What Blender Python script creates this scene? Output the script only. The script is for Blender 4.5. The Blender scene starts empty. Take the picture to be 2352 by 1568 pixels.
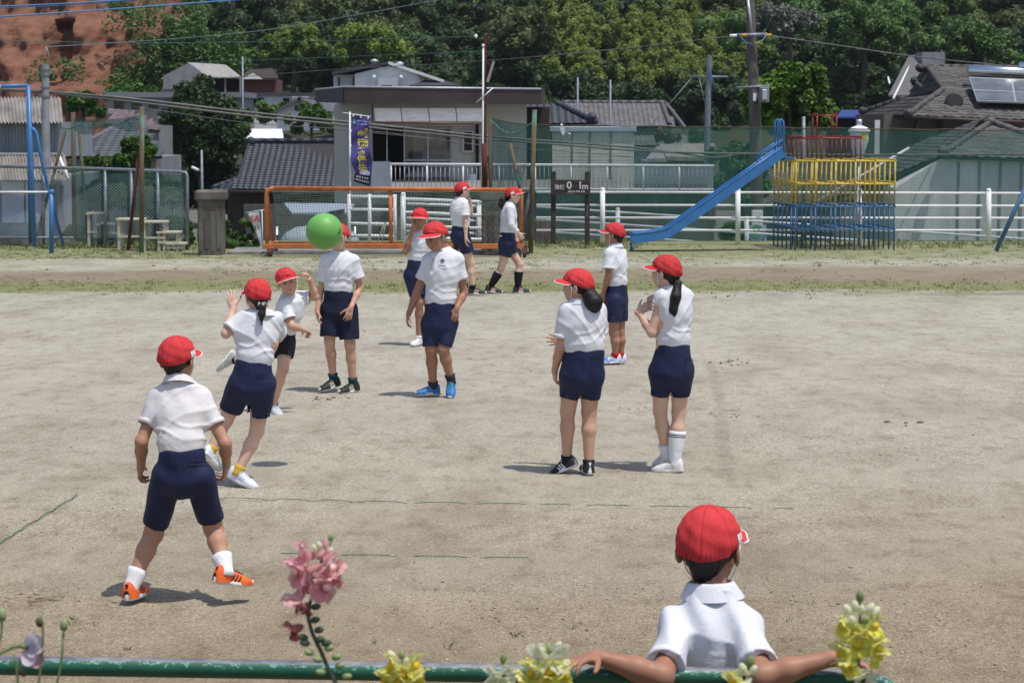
import bpy, bmesh, math, random
import numpy as np
from mathutils import Vector, Matrix

random.seed(7)
RNG = np.random.default_rng(11)
scene = bpy.context.scene
COL = scene.collection

# ------------------------------------------------------------------ camera
CAM_H = 2.25                     # eye height above the playground
FPX, CX, CY = 5137.0, 1176.0, 784.0      # focal length and centre for a 2352 px wide frame
PITCH = math.atan((784.0 - 285.0) / FPX)
cam_data = bpy.data.cameras.new('camera')
cam_data.sensor_width = 36.0
cam_data.lens = 36.0 * FPX / 2352.0
cam_data.clip_start = 0.1
cam_data.clip_end = 3000.0
cam_data.dof.use_dof = True
cam_data.dof.focus_distance = 13.0
cam_data.dof.aperture_fstop = 16.0
cam = bpy.data.objects.new('camera', cam_data)
cam.location = (0, 0, CAM_H)
cam.rotation_euler = (math.pi / 2 - PITCH, 0, 0)
COL.objects.link(cam)
scene.camera = cam

# ------------------------------------------------------------------ sky, sun, exposure
SUN = Vector((0.262, -0.235, 1.0)).normalized()          # towards the sun
sun_el = math.asin(SUN.z)
sun_az = math.atan2(SUN.x, SUN.y)
world = bpy.data.worlds.new('World')
scene.world = world
world.use_nodes = True
wn = world.node_tree
wn.nodes.clear()
wo = wn.nodes.new('ShaderNodeOutputWorld')
wb = wn.nodes.new('ShaderNodeBackground')
ws = wn.nodes.new('ShaderNodeTexSky')
ws.sky_type = 'NISHITA'
ws.sun_disc = False
ws.sun_elevation = sun_el
ws.sun_rotation = sun_az
ws.air_density = 1.0
ws.dust_density = 1.6
ws.ozone_density = 1.0
wb.inputs['Strength'].default_value = 0.14
wn.links.new(ws.outputs[0], wb.inputs[0])
wn.links.new(wb.outputs[0], wo.inputs[0])
sun_data = bpy.data.lights.new('sun', 'SUN')
sun_data.energy = 3.5
sun_data.angle = math.radians(0.53)
sun_data.color = (1.0, 0.965, 0.91)
sun = bpy.data.objects.new('sun', sun_data)
sun.rotation_euler = SUN.to_track_quat('Z', 'Y').to_euler()
sun.location = (10, -5, 60)
COL.objects.link(sun)
scene.view_settings.view_transform = 'Standard'
scene.view_settings.look = 'None'
scene.view_settings.exposure = 0.0
scene.view_settings.gamma = 1.0
scene.render.resolution_x = 1024
scene.render.resolution_y = 682
scene.cycles.max_bounces = 6
scene.cycles.transparent_max_bounces = 24

# ------------------------------------------------------------------ pixel <-> place
_cp, _sp = math.cos(PITCH), math.sin(PITCH)
def ray(px, py):
    x, y = (px - CX) / FPX, (CY - py) / FPX
    return np.array([x, _cp + y * _sp, -_sp + y * _cp])
def at(px, py, Y):
    d = ray(px, py)
    return np.array([0, 0, CAM_H]) + d * (Y / d[1])
def gnd(px, py, z=0.0):
    d = ray(px, py)
    return np.array([0, 0, CAM_H]) + d * ((z - CAM_H) / d[2])
def nrm(v):
    v = np.asarray(v, float)
    return v / max(np.linalg.norm(v), 1e-9)
V3 = lambda *a: np.array(a, float)

# ------------------------------------------------------------------ objects
BASE = {}
def tag(o, label=None, cat=None, group=None, kind=None):
    if label: o['label'] = label
    if cat: o['category'] = cat
    if group: o['group'] = group
    if kind: o['kind'] = kind
    return o
def thing(name, base, label, cat, group=None):
    o = bpy.data.objects.new(name, None)
    o.empty_display_size = 0.2
    o.location = tuple(base)
    COL.objects.link(o)
    BASE[o.name] = np.array(base, float)
    return tag(o, label, cat, group)
def put(name, me, parent=None, base=None):
    o = bpy.data.objects.new(name, me)
    COL.objects.link(o)
    if parent is not None:
        o.parent = parent
        BASE[o.name] = BASE[parent.name]
    else:
        o.location = tuple(base)
        BASE[o.name] = np.array(base, float)
    return o
def set_smooth(me, smooth=True, angle=None):
    n = len(me.polygons)
    if n:
        me.polygons.foreach_set('use_smooth', np.full(n, bool(smooth)))
def mesh_np(name, V, F, mat=None, parent=None, base=None, smooth=False, attr=None):
    """V (n,3) world points, F (m,3|4) array or list of lists -> one mesh object"""
    V = np.asarray(V, float)
    if parent is not None: b = BASE[parent.name]
    elif base is not None: b = np.asarray(base, float)
    else: b = np.array([V[:, 0].mean(), V[:, 1].mean(), V[:, 2].min()])
    me = bpy.data.meshes.new(name)
    if isinstance(F, np.ndarray) and F.ndim == 2:
        m, k = F.shape
        me.vertices.add(len(V)); me.vertices.foreach_set('co', (V - b).astype(np.float32).ravel())
        me.loops.add(m * k); me.loops.foreach_set('vertex_index', F.astype(np.int32).ravel())
        me.polygons.add(m)
        me.polygons.foreach_set('loop_start', (np.arange(m) * k).astype(np.int32))
        me.polygons.foreach_set('loop_total', np.full(m, k, np.int32))
        me.update(calc_edges=True)
    else:
        me.from_pydata([tuple(v) for v in (V - b)], [], [tuple(int(i) for i in f) for f in F])
        me.update()
    if smooth: set_smooth(me)
    if mat is not None: me.materials.append(mat)
    return put(name, me, parent, b)

class MB:
    """collects simple solids in world space; build() makes ONE mesh object"""
    def __init__(s): s.v = []; s.f = []; s.n = 0
    def add(s, V, F):
        V = np.asarray(V, float); s.v.append(V)
        s.f += [[i + s.n for i in f] for f in F]; s.n += len(V); return s
    def box(s, lo, hi, bev=0.0):
        lo, hi = np.minimum(lo, hi), np.maximum(lo, hi)
        if bev <= 0 or min(hi - lo) < 2.2 * bev:
            c = [(x, y, z) for z in (lo[2], hi[2]) for y in (lo[1], hi[1]) for x in (lo[0], hi[0])]
            return s.add(c, [(0, 2, 3, 1), (4, 5, 7, 6), (0, 1, 5, 4), (2, 6, 7, 3), (0, 4, 6, 2), (1, 3, 7, 5)])
        V, F, idx = [], [], {}
        for i, sx in enumerate((lo[0], hi[0])):
            for j, sy in enumerate((lo[1], hi[1])):
                for k, sz in enumerate((lo[2], hi[2])):
                    dx, dy, dz = (bev if i == 0 else -bev), (bev if j == 0 else -bev), (bev if k == 0 else -bev)
                    for a, p in enumerate(((sx, sy + dy, sz + dz), (sx + dx, sy, sz + dz), (sx + dx, sy + dy, sz))):
                        idx[i, j, k, a] = len(V); V.append(p)
        q = lambda *t: F.append([idx[e] for e in t])
        for i in (0, 1):
            q((i,0,0,0),(i,1,0,0),(i,1,1,0),(i,0,1,0)) if i else q((i,0,0,0),(i,0,1,0),(i,1,1,0),(i,1,0,0))
            q((0,i,0,1),(0,i,1,1),(1,i,1,1),(1,i,0,1)) if i else q((0,i,0,1),(1,i,0,1),(1,i,1,1),(0,i,1,1))
            q((0,0,i,2),(1,0,i,2),(1,1,i,2),(0,1,i,2)) if i else q((0,0,i,2),(0,1,i,2),(1,1,i,2),(1,0,i,2))
        for j in (0, 1):
            for k in (0, 1): q((0,j,k,1),(1,j,k,1),(1,j,k,2),(0,j,k,2))
        for i in (0, 1):
            for k in (0, 1): q((i,0,k,0),(i,1,k,0),(i,1,k,2),(i,0,k,2))
            for j in (0, 1): q((i,j,0,0),(i,j,1,0),(i,j,1,1),(i,j,0,1))
        for i in (0, 1):
            for j in (0, 1):
                for k in (0, 1): q((i,j,k,0),(i,j,k,1),(i,j,k,2))
        return s.add(V, F)
    def obox(s, c, ax, ay, az):
        """oriented box: centre and three half-axis vectors"""
        c, ax, ay, az = map(lambda t: np.asarray(t, float), (c, ax, ay, az))
        V = [c + i * ax + j * ay + k * az for k in (-1, 1) for j in (-1, 1) for i in (-1, 1)]
        return s.add(V, [(0, 2, 3, 1), (4, 5, 7, 6), (0, 1, 5, 4), (2, 6, 7, 3), (0, 4, 6, 2), (1, 3, 7, 5)])
    def tube(s, pts, r, n=8, caps=True, flat=None):
        pts = [np.asarray(p, float) for p in pts]
        rs = r if hasattr(r, '__len__') else [r] * len(pts)
        V, F = [], []
        prev = None
        for i, p in enumerate(pts):
            t = nrm(pts[min(i + 1, len(pts) - 1)] - pts[max(i - 1, 0)])
            if prev is None:
                u = np.cross(t, (0, 0, 1) if abs(t[2]) < 0.9 else (1, 0, 0))
            else:
                u = prev - t * np.dot(prev, t)
            u = nrm(u); prev = u
            w = np.cross(t, u)
            for k in range(n):
                a = 2 * math.pi * k / n
                V.append(p + rs[i] * (math.cos(a) * u + math.sin(a) * w))
        m = len(pts)
        for i in range(m - 1):
            for k in range(n):
                F.append((i*n + k, i*n + (k+1) % n, (i+1)*n + (k+1) % n, (i+1)*n + k))
        if caps:
            F.append(tuple(range(n))[::-1]); F.append(tuple((m-1)*n + k for k in range(n)))
        return s.add(V, F)
    def lathe(s, c, prof, n=24, axis=None, xaxis=None):
        """prof: list of (radius, height) from c along axis (default z)"""
        ax = nrm(axis) if axis is not None else V3(0, 0, 1)
        u = np.cross(ax, (0, 0, 1) if abs(ax[2]) < 0.9 else (1, 0, 0)); u = nrm(u); w = np.cross(ax, u)
        V, F = [], []
        for r, h in prof:
            for k in range(n):
                a = 2 * math.pi * k / n
                V.append(np.asarray(c, float) + ax * h + r * (math.cos(a) * u + math.sin(a) * w))
        for i in range(len(prof) - 1):
            for k in range(n):
                F.append((i*n + k, i*n + (k+1) % n, (i+1)*n + (k+1) % n, (i+1)*n + k))
        F.append(tuple(range(n))[::-1]); F.append(tuple((len(prof)-1)*n + k for k in range(n)))
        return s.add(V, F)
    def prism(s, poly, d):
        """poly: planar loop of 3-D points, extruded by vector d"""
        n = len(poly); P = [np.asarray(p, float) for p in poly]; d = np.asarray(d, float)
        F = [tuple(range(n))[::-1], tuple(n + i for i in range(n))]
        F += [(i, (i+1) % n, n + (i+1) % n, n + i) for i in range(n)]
        return s.add(P + [p + d for p in P], F)
    def grid(s, fn, nu, nv, closed_u=False):
        V = [fn(i / (nu if closed_u else nu - 1), j / (nv - 1)) for j in range(nv) for i in range(nu)]
        F = []
        for j in range(nv - 1):
            for i in range(nu if closed_u else nu - 1):
                F.append((j*nu + i, j*nu + (i+1) % nu, (j+1)*nu + (i+1) % nu, (j+1)*nu + i))
        return s.add(V, F)
    def build(s, name, mat, parent=None, base=None, smooth=False):
        o = mesh_np(name, np.concatenate(s.v), s.f, mat, parent, base, smooth)
        if smooth == 'auto':
            try:
                o.data.set_sharp_from_angle(angle=math.radians(40))
            except Exception:
                pass
        return o

def text_obj(name, txt, mat, parent, origin, ux, uy, size, warp=None, thick=0.0015, align='LEFT', bold=0.0):
    """flat lettering as a mesh: origin + x*ux + y*uy (unit vectors), in the thing's place"""
    cu = bpy.data.curves.new('lettering', 'FONT')
    cu.body = txt; cu.size = size; cu.align_x = align
    cu.offset = bold
    o = bpy.data.objects.new('lettering_tmp', cu); COL.objects.link(o)
    dg = bpy.context.evaluated_depsgraph_get()
    me = bpy.data.meshes.new_from_object(o.evaluated_get(dg))
    bpy.data.objects.remove(o); bpy.data.curves.remove(cu)
    n = len(me.vertices)
    co = np.zeros(n * 3, np.float32); me.vertices.foreach_get('co', co); co = co.reshape(-1, 3)
    nz = np.cross(ux, uy)
    W = np.asarray(origin) + co[:, :1] * np.asarray(ux) + co[:, 1:2] * np.asarray(uy) + nz * thick
    if warp is not None: W = warp(W)
    W = W - BASE[parent.name]
    me.vertices.foreach_set('co', W.astype(np.float32).ravel()); me.update()
    me.materials.clear(); me.materials.append(mat)
    me.name = name
    return put(name, me, parent)

# ------------------------------------------------------------------ materials
_M = {}
def pm(name, col, col2=None, scale=6.0, rough=0.7, bump=0.0, bscale=40.0, metal=0.0, stretch=(1, 1, 1), detail=4.0,
       lo=0.4, hi=0.6, coat=0.0, spec=0.5, bdist=0.01, trans=0.0, rand=0.0, island=0.0, sheen=0.0, world_co=False, alpha=None):
    """procedural principled material: two colours mixed by noise, noise bump"""
    if name in _M: return _M[name]
    m = bpy.data.materials.new(name); m.use_nodes = True
    nt = m.node_tree; N = nt.nodes; L = nt.links
    b = N['Principled BSDF']
    b.inputs['Roughness'].default_value = rough
    b.inputs['Metallic'].default_value = metal
    b.inputs['Specular IOR Level'].default_value = spec
    if coat: b.inputs['Coat Weight'].default_value = coat
    if sheen: b.inputs['Sheen Weight'].default_value = sheen
    tc = N.new('ShaderNodeTexCoord'); mp = N.new('ShaderNodeMapping'); mp.inputs['Scale'].default_value = stretch
    if world_co:
        ge = N.new('ShaderNodeNewGeometry'); L.new(ge.outputs['Position'], mp.inputs[0])
    else:
        L.new(tc.outputs['Object'], mp.inputs[0])
    out = None
    c1 = (*col, 1); c2 = (*(col2 or col), 1)
    if col2 is not None:
        nz = N.new('ShaderNodeTexNoise'); nz.inputs['Scale'].default_value = scale; nz.inputs['Detail'].default_value = detail
        L.new(mp.outputs[0], nz.inputs[0])
        rp = N.new('ShaderNodeValToRGB')
        rp.color_ramp.elements[0].position = lo; rp.color_ramp.elements[0].color = c1
        rp.color_ramp.elements[1].position = hi; rp.color_ramp.elements[1].color = c2
        L.new(nz.outputs[0], rp.inputs[0]); out = rp.outputs[0]
    else:
        rg = N.new('ShaderNodeRGB'); rg.outputs[0].default_value = c1; out = rg.outputs[0]
    if rand or island:
        hs = N.new('ShaderNodeHueSaturation')
        if island:
            src = N.new('ShaderNodeNewGeometry').outputs['Random Per Island']; amt = island
        else:
            src = N.new('ShaderNodeObjectInfo').outputs['Random']; amt = rand
        mr = N.new('ShaderNodeMapRange'); mr.inputs['To Min'].default_value = 1 - amt; mr.inputs['To Max'].default_value = 1 + amt
        L.new(src, mr.inputs['Value']); L.new(mr.outputs[0], hs.inputs['Value'])
        L.new(out, hs.inputs['Color']); out = hs.outputs[0]
    L.new(out, b.inputs['Base Color'])
    if bump:
        nb = N.new('ShaderNodeTexNoise'); nb.inputs['Scale'].default_value = bscale; nb.inputs['Detail'].default_value = 3
        L.new(mp.outputs[0], nb.inputs[0])
        bp = N.new('ShaderNodeBump'); bp.inputs['Strength'].default_value = bump; bp.inputs['Distance'].default_value = bdist
        L.new(nb.outputs[0], bp.inputs['Height']); L.new(bp.outputs[0], b.inputs['Normal'])
    if trans:      # thin leaf or petal: some of the light passes through
        mo = N['Material Output']; tr = N.new('ShaderNodeBsdfTranslucent'); L.new(out, tr.inputs[0])
        mx = N.new('ShaderNodeMixShader'); mx.inputs[0].default_value = trans
        L.new(b.outputs[0], mx.inputs[1]); L.new(tr.outputs[0], mx.inputs[2]); L.new(mx.outputs[0], mo.inputs[0])
    _M[name] = m
    return m
def net_mat(name, col, cover, cell):
    """woven net too fine to count: threads cover part of the sheet, the rest is open"""
    m = bpy.data.materials.new(name); m.use_nodes = True
    nt = m.node_tree; N = nt.nodes; L = nt.links
    b = N['Principled BSDF']; b.inputs['Base Color'].default_value = (*col, 1); b.inputs['Roughness'].default_value = 0.8
    ge = N.new('ShaderNodeNewGeometry')
    nz = N.new('ShaderNodeTexNoise'); nz.inputs['Scale'].default_value = 3.0; nz.inputs['Detail'].default_value = 6
    mp = N.new('ShaderNodeMapping'); mp.inputs['Scale'].default_value = (1.2, 1.2, 0.35)
    L.new(ge.outputs['Position'], mp.inputs[0]); L.new(mp.outputs[0], nz.inputs[0])
    mr = N.new('ShaderNodeMapRange'); mr.inputs['From Min'].default_value = 0.3; mr.inputs['From Max'].default_value = 0.7
    mr.inputs['To Min'].default_value = cover * 0.7; mr.inputs['To Max'].default_value = min(1, cover * 1.3)
    L.new(nz.outputs[0], mr.inputs[0])
    # threads
    sx = N.new('ShaderNodeSeparateXYZ'); L.new(ge.outputs['Position'], sx.inputs[0])
    outs = []
    for ch in ('X', 'Z'):
        a = N.new('ShaderNodeMath'); a.operation = 'MULTIPLY'; a.inputs[1].default_value = 1.0 / cell; L.new(sx.outputs[ch], a.inputs[0])
        f = N.new('ShaderNodeMath'); f.operation = 'FRACT'; L.new(a.outputs[0], f.inputs[0])
        g = N.new('ShaderNodeMath'); g.operation = 'LESS_THAN'; g.inputs[1].default_value = 0.16; L.new(f.outputs[0], g.inputs[0])
        outs.append(g)
    mx = N.new('ShaderNodeMath'); mx.operation = 'MAXIMUM'; L.new(outs[0].outputs[0], mx.inputs[0]); L.new(outs[1].outputs[0], mx.inputs[1])
    sc = N.new('ShaderNodeMath'); sc.operation = 'MULTIPLY'; sc.inputs[1].default_value = 0.35; L.new(mx.outputs[0], sc.inputs[0])
    ad = N.new('ShaderNodeMath'); ad.operation = 'ADD'; ad.use_clamp = True; L.new(sc.outputs[0], ad.inputs[0]); L.new(mr.outputs[0], ad.inputs[1])
    L.new(ad.outputs[0], b.inputs['Alpha'])
    _M[name] = m
    return m
# ------------------------------------------------------------------ ground
def ground_mat():
    m = bpy.data.materials.new('sandy_ground'); m.use_nodes = True
    nt = m.node_tree; N = nt.nodes; L = nt.links
    b = N['Principled BSDF']; b.inputs['Roughness'].default_value = 0.95; b.inputs['Specular IOR Level'].default_value = 0.15
    ge = N.new('ShaderNodeNewGeometry'); pos = ge.outputs['Position']
    sx = N.new('ShaderNodeSeparateXYZ'); L.new(pos, sx.inputs[0])
    def noise(scale, detail=4, stretch=None, rough=0.5):
        n = N.new('ShaderNodeTexNoise'); n.inputs['Scale'].default_value = scale; n.inputs['Detail'].default_value = detail
        n.inputs['Roughness'].default_value = rough
        if stretch:
            mp = N.new('ShaderNodeMapping'); mp.inputs['Scale'].default_value = stretch; L.new(pos, mp.inputs[0]); L.new(mp.outputs[0], n.inputs[0])
        else: L.new(pos, n.inputs[0])
        return n.outputs[0]
    def math_(op, a, bb):
        n = N.new('ShaderNodeMath'); n.operation = op
        for i, v in enumerate((a, bb)):
            if isinstance(v, (int, float)): n.inputs[i].default_value = v
            else: L.new(v, n.inputs[i])
        return n.outputs[0]
    def ramp(v, stops, interp='LINEAR'):
        r = N.new('ShaderNodeValToRGB'); r.color_ramp.interpolation = interp
        e = r.color_ramp.elements
        while len(e) < len(stops): e.new(0.5)
        for i, (p, c) in enumerate(stops):
            e[i].position = p; e[i].color = (*c, 1) if len(c) == 3 else c
        L.new(v, r.inputs[0]); return r.outputs[0]
    def mix(f, a, bb, mode='MIX'):
        n = N.new('ShaderNodeMix'); n.data_type = 'RGBA'; n.blend_type = mode
        if isinstance(f, (int, float)): n.inputs[0].default_value = f
        else: L.new(f, n.inputs[0])
        for i, v in ((6, a), (7, bb)):
            if isinstance(v, tuple): n.inputs[i].default_value = (*v, 1)
            else: L.new(v, n.inputs[i])
        return n.outputs[2]
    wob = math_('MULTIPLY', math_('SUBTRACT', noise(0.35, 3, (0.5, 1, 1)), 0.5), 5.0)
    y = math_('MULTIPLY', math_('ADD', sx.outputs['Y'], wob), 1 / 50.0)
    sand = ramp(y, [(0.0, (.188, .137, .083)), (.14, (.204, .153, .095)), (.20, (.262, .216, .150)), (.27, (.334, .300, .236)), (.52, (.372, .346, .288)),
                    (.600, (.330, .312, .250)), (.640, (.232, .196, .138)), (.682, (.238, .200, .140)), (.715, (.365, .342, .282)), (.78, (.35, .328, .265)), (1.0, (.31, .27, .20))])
    # broad patches, rake streaks, damp spots
    st = noise(1.3, 8, (1.0, .50, 1), 0.66)
    sand = mix(0.8, sand, ramp(st, [(.32, (.74, .71, .66)), (.5, (1, 1, 1)), (.70, (1.16, 1.16, 1.15))]), 'MULTIPLY')
    st2 = noise(6.5, 6, (1.0, .55, 1), 0.66)
    sand = mix(0.62, sand, ramp(st2, [(.33, (.66, .61, .54)), (.47, (1, 1, 1)), (.68, (1.16, 1.16, 1.15))]), 'MULTIPLY')
    dk = noise(2.6, 7, (.9, .6, 1), .64)
    sand = mix(ramp(dk, [(.63, (0, 0, 0)), (.72, (.5, .5, .5))]), sand, (.225, .168, .108))
    # grit
    gr = noise(130, 4)
    sand = mix(0.8, sand, ramp(gr, [(.30, (.40, .38, .35)), (.5, (1, 1, 1)), (.68, (1.75, 1.75, 1.75))]), 'MULTIPLY')
    gr2 = noise(34, 5)
    sand = mix(0.5, sand, ramp(gr2, [(.32, (.68, .66, .62)), (.5, (1, 1, 1)), (.68, (1.25, 1.25, 1.25))]), 'MULTIPLY')
    # sparse low grass: belts near the far edge
    gb = ramp(y, [(.590, (0, 0, 0)), (.612, (.98, .98, .98)), (.632, (.62, .62, .62)), (.655, (.0, .0, .0)), (.69, (.22, .22, .22)), (.74, (.34, .34, .34)), (.77, (.62, .62, .62)), (.90, (.78, .78, .78))])
    gn = noise(3.2, 6, (0.45, 1.4, 1), 0.68)
    gm = math_('SUBTRACT', math_('ADD', gn, math_('MULTIPLY', gb, 0.42)), 0.62)
    gm = math_('MULTIPLY', gm, 7.0); gm.node.use_clamp = True
    gcol = ramp(noise(14, 4), [(.35, (.125, .140, .048)), (.55, (.20, .215, .078)), (.7, (.27, .26, .13))])
    gmask = math_('MULTIPLY', gm, ramp(gb, [(0.02, (0, 0, 0)), (.2, (.8, .8, .8))]))
    col = mix(gmask, sand, gcol)
    L.new(col, b.inputs['Base Color'])
    h = math_('ADD', math_('MULTIPLY', gr, 0.004), math_('MULTIPLY', st2, 0.045))
    h = math_('ADD', h, math_('MULTIPLY', gr2, 0.008))
    h = math_('ADD', h, math_('MULTIPLY', noise(22, 4, (0.5, 1, 1)), 0.016))
    bp = N.new('ShaderNodeBump'); bp.inputs['Strength'].default_value = 0.55; bp.inputs['Distance'].default_value = 1.0
    L.new(h, bp.inputs['Height']); L.new(bp.outputs[0], b.inputs['Normal'])
    return m
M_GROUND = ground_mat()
def ground_sheet():
    xs = np.linspace(-60, 60, 61); ys = np.concatenate([np.linspace(-30, 4, 12), np.linspace(4.6, 43.4, 66)])
    X, Y = np.meshgrid(xs, ys)
    Z = 0.006 * np.sin(X * 0.9 + np.sin(Y * .7)) * np.sin(Y * 1.1)
    Z = np.where(Y > 3, Z, 0)
    n, m = X.shape
    V = np.stack([X, Y, Z], -1).reshape(-1, 3)
    I = np.arange(n * m).reshape(n, m)
    F = np.stack([I[:-1, :-1], I[:-1, 1:], I[1:, 1:], I[1:, :-1]], -1).reshape(-1, 4)
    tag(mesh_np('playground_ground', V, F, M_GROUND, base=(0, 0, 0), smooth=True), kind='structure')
ground_sheet()
# ------------------------------------------------------------------ helpers for the setting
def pbox(mb, x0, y0, x1, y1, Y, dep, bev=0.0):
    a = at(x0, y0, Y); b = at(x1, y1, Y)
    return mb.box(V3(min(a[0], b[0]), Y, min(a[2], b[2])), V3(max(a[0], b[0]), Y + dep, max(a[2], b[2])), bev)
def bar(name, mat, p0, p1, r, parent, n=8, mid=None):
    m = MB(); m.tube([p0] + (mid or []) + [p1], r, n); return m.build(name, mat, parent, smooth=True)
def tile_mesh(w, l, t=0.018, amp=0.028):
    """one pan tile: S-shaped across, thick front lip"""
    V, F = [], []
    nx = 7
    for j, y in enumerate((0.0, l * 1.14)):
        for i in range(nx):
            u = i / (nx - 1)
            z = amp * (0.5 + 0.5 * math.cos(2 * math.pi * (u - .12))) + (t if j == 0 else 0)
            V.append((u * w * 1.02 - w / 2, y, z))
    for i in range(nx):
        x, y, z = V[i]; V.append((x, y, z - t * 1.3))
    for i in range(nx - 1):
        F.append((i, i+1, nx+i+1, nx+i)); F.append((2*nx+i, 2*nx+i+1, i+1, i))
    return V, F
def tiled_slope(parent, poly, mat, tw, tl, under, jitter=0.0):
    """poly: eave left, eave right, ..., back along the top. Tiles are parts; the 300 lowest single, the rest joined."""
    poly = [np.asarray(p, float) for p in poly]
    o = poly[0]; u = nrm(poly[1] - poly[0]); v = poly[-1] - poly[0]; v = nrm(v - u * np.dot(u, v)); n = np.cross(u, v)
    if n[2] < 0: n = -n
    P2 = [((p - o) @ u, (p - o) @ v) for p in poly]
    def inside(a, b):
        c = False; k = len(P2) - 1
        for i in range(len(P2)):
            (xi, yi), (xk, yk) = P2[i], P2[k]
            if (yi > b) != (yk > b) and a < (xk - xi) * (b - yi) / (yk - yi) + xi: c = not c
            k = i
        return c
    m = MB(); m.prism([p - n * .03 for p in poly], -n * .05); m.build('roof_deck', under, parent)
    amin, amax = min(p[0] for p in P2), max(p[0] for p in P2); bmax = max(p[1] for p in P2)
    V, F = tile_mesh(tw, tl)
    me = bpy.data.meshes.new('roof_tile'); me.from_pydata(V, [], F); me.update(); set_smooth(me); me.materials.append(mat)
    Rm = Matrix(((u[0], v[0], n[0]), (u[1], v[1], n[1]), (u[2], v[2], n[2])))
    cnt = 0; rest = []
    b0 = BASE[parent.name]
    j = 0
    while j * tl < bmax:
        i = 0
        while amin + i * tw < amax:
            a = amin + (i + .5) * tw; b = j * tl
            if inside(a, b + tl * .5):
                p = o + u * a + v * b + n * (random.uniform(-1, 1) * jitter)
                if cnt < 300:
                    ob = bpy.data.objects.new('roof_tile', me); COL.objects.link(ob); ob.parent = parent
                    ob.matrix_local = Matrix.Translation(Vector(p - b0)) @ Rm.to_4x4()
                else: rest.append(p)
                cnt += 1
            i += 1
        j += 1
    if rest:
        Rn = np.array([u, v, n]).T; Va = np.array(V) @ Rn.T; Fa = np.array(F)
        VV = np.concatenate([Va + p for p in rest]); FF = np.concatenate([Fa + k * len(V) for k in range(len(rest))])
        tag(mesh_np('roof_tiles', VV, FF, mat, parent, smooth=True), kind='stuff')
def ridge(parent, pts, r, mat, seg=.28, name='ridge', ends=True):
    """row of round cap tiles along a ridge"""
    m = MB()
    for a, b in zip(pts[:-1], pts[1:]):
        a, b = np.asarray(a), np.asarray(b); L = np.linalg.norm(b - a); k = max(1, int(L / seg))
        for i in range(k):
            p, q = a + (b - a) * i / k, a + (b - a) * (i + 1.06) / k
            m.tube([p, q], [r, r * 1.12], 10)
        m.obox((a + b) / 2 - V3(0, 0, r * 1.1), (b - a) / 2, nrm(np.cross(b - a, (0, 0, 1))) * r * .8, V3(0, 0, r * .8))
    return m.build(name, mat, parent, smooth=True)
def corrugated(mb, A, B, C, D, n, amp, rows=2):
    """sheet A-B (bottom) to D-C (top) with n waves along A-B"""
    A, B, C, D = map(np.asarray, (A, B, C, D))
    nn = nrm(np.cross(B - A, D - A)); nn = nn if nn[2] > 0 else -nn
    mb.grid(lambda u, v: (A * (1-u) + B * u) * (1-v) + (D * (1-u) + C * u) * v + nn * amp * math.sin(2 * math.pi * n * u), n * 8 + 1, rows)

# ------------------------------------------------------------------ leaves
def leaf_cloud(clumps, per, size, rng, flat=0.5, squash=1.0):
    """clumps (k,4): centre and radius -> many small leaf faces on and inside each clump"""
    C = np.repeat(clumps[:, :3], per, 0); Rr = np.repeat(clumps[:, 3], per)
    n = len(C)
    d = rng.normal(size=(n, 3)); d[:, 2] = d[:, 2] * .85 + .25; d /= np.linalg.norm(d, axis=1)[:, None]
    rad = Rr * (0.55 + .5 * rng.random(n)**.6)
    d2 = d.copy(); d2[:, 2] *= squash
    P = C + d2 * rad[:, None]
    nm = d * flat + rng.normal(size=(n, 3)) * .55; nm[:, 2] += .65; nm /= np.linalg.norm(nm, axis=1)[:, None]
    t = rng.normal(size=(n, 3)); t -= nm * (t * nm).sum(1)[:, None]; t /= np.linalg.norm(t, axis=1)[:, None]
    w = np.cross(nm, t)
    s = size * (.6 + .8 * rng.random(n))
    a = t * s[:, None]; b = w * (s * .62)[:, None]
    V = np.stack([P - a, P - b * .9 + nm * (s * .12)[:, None], P + a, P + b * .9 + nm * (s * .12)[:, None]], 1).reshape(-1, 3)
    F = np.arange(n * 4).reshape(-1, 4)
    return V, F
_LUMP = []
def _lump():
    if not _LUMP:
        bm = bmesh.new(); bmesh.ops.create_icosphere(bm, subdivisions=2, radius=1.0)
        _LUMP.append((np.array([v.co[:] for v in bm.verts]), np.array([[v.index for v in f.verts] for f in bm.faces]))); bm.free()
    return _LUMP[0]
def crown_clumps(c, r, k, rng, cr=(.22, .36), top=0.15):
    """clump centres spread near the shell of an uneven crown"""
    d = rng.normal(size=(k, 3)); d /= np.linalg.norm(d, axis=1)[:, None]
    d[:, 2] = np.where(d[:, 2] < -.45, -d[:, 2], d[:, 2])
    f = (.45 + .5 * rng.random(k)**.5) * (1 + .18 * rng.normal(size=k))
    P = np.asarray(c) + d * np.asarray(r) * f[:, None]
    R = np.mean(r) * rng.uniform(cr[0], cr[1], k)
    return np.concatenate([P, R[:, None]], 1)
def leafm(name, c1, c2, isl=.35, trans=.28):
    return pm(name, c1, c2, scale=.9, rough=.55, trans=trans, island=isl, lo=.38, hi=.62, spec=.3, world_co=True)
L_DARK = leafm('leaf_dark', (.028, .056, .018), (.048, .088, .025), isl=.22)
L_MID = leafm('leaf_mid', (.068, .135, .031), (.108, .190, .045), isl=.24)
L_YEL = leafm('leaf_yellow_green', (.130, .205, .034), (.190, .265, .054), trans=.36)
L_BRIGHT = leafm('leaf_bright', (.080, .160, .020), (.140, .240, .030))
L_OLIVE = leafm('leaf_olive', (.080, .108, .034), (.125, .150, .052), isl=.24)
L_GREY = leafm('leaf_grey_green', (.120, .135, .100), (.175, .190, .145))
L_BAM = leafm('leaf_bamboo', (.205, .270, .052), (.270, .325, .084), isl=.25, trans=.45)
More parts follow.
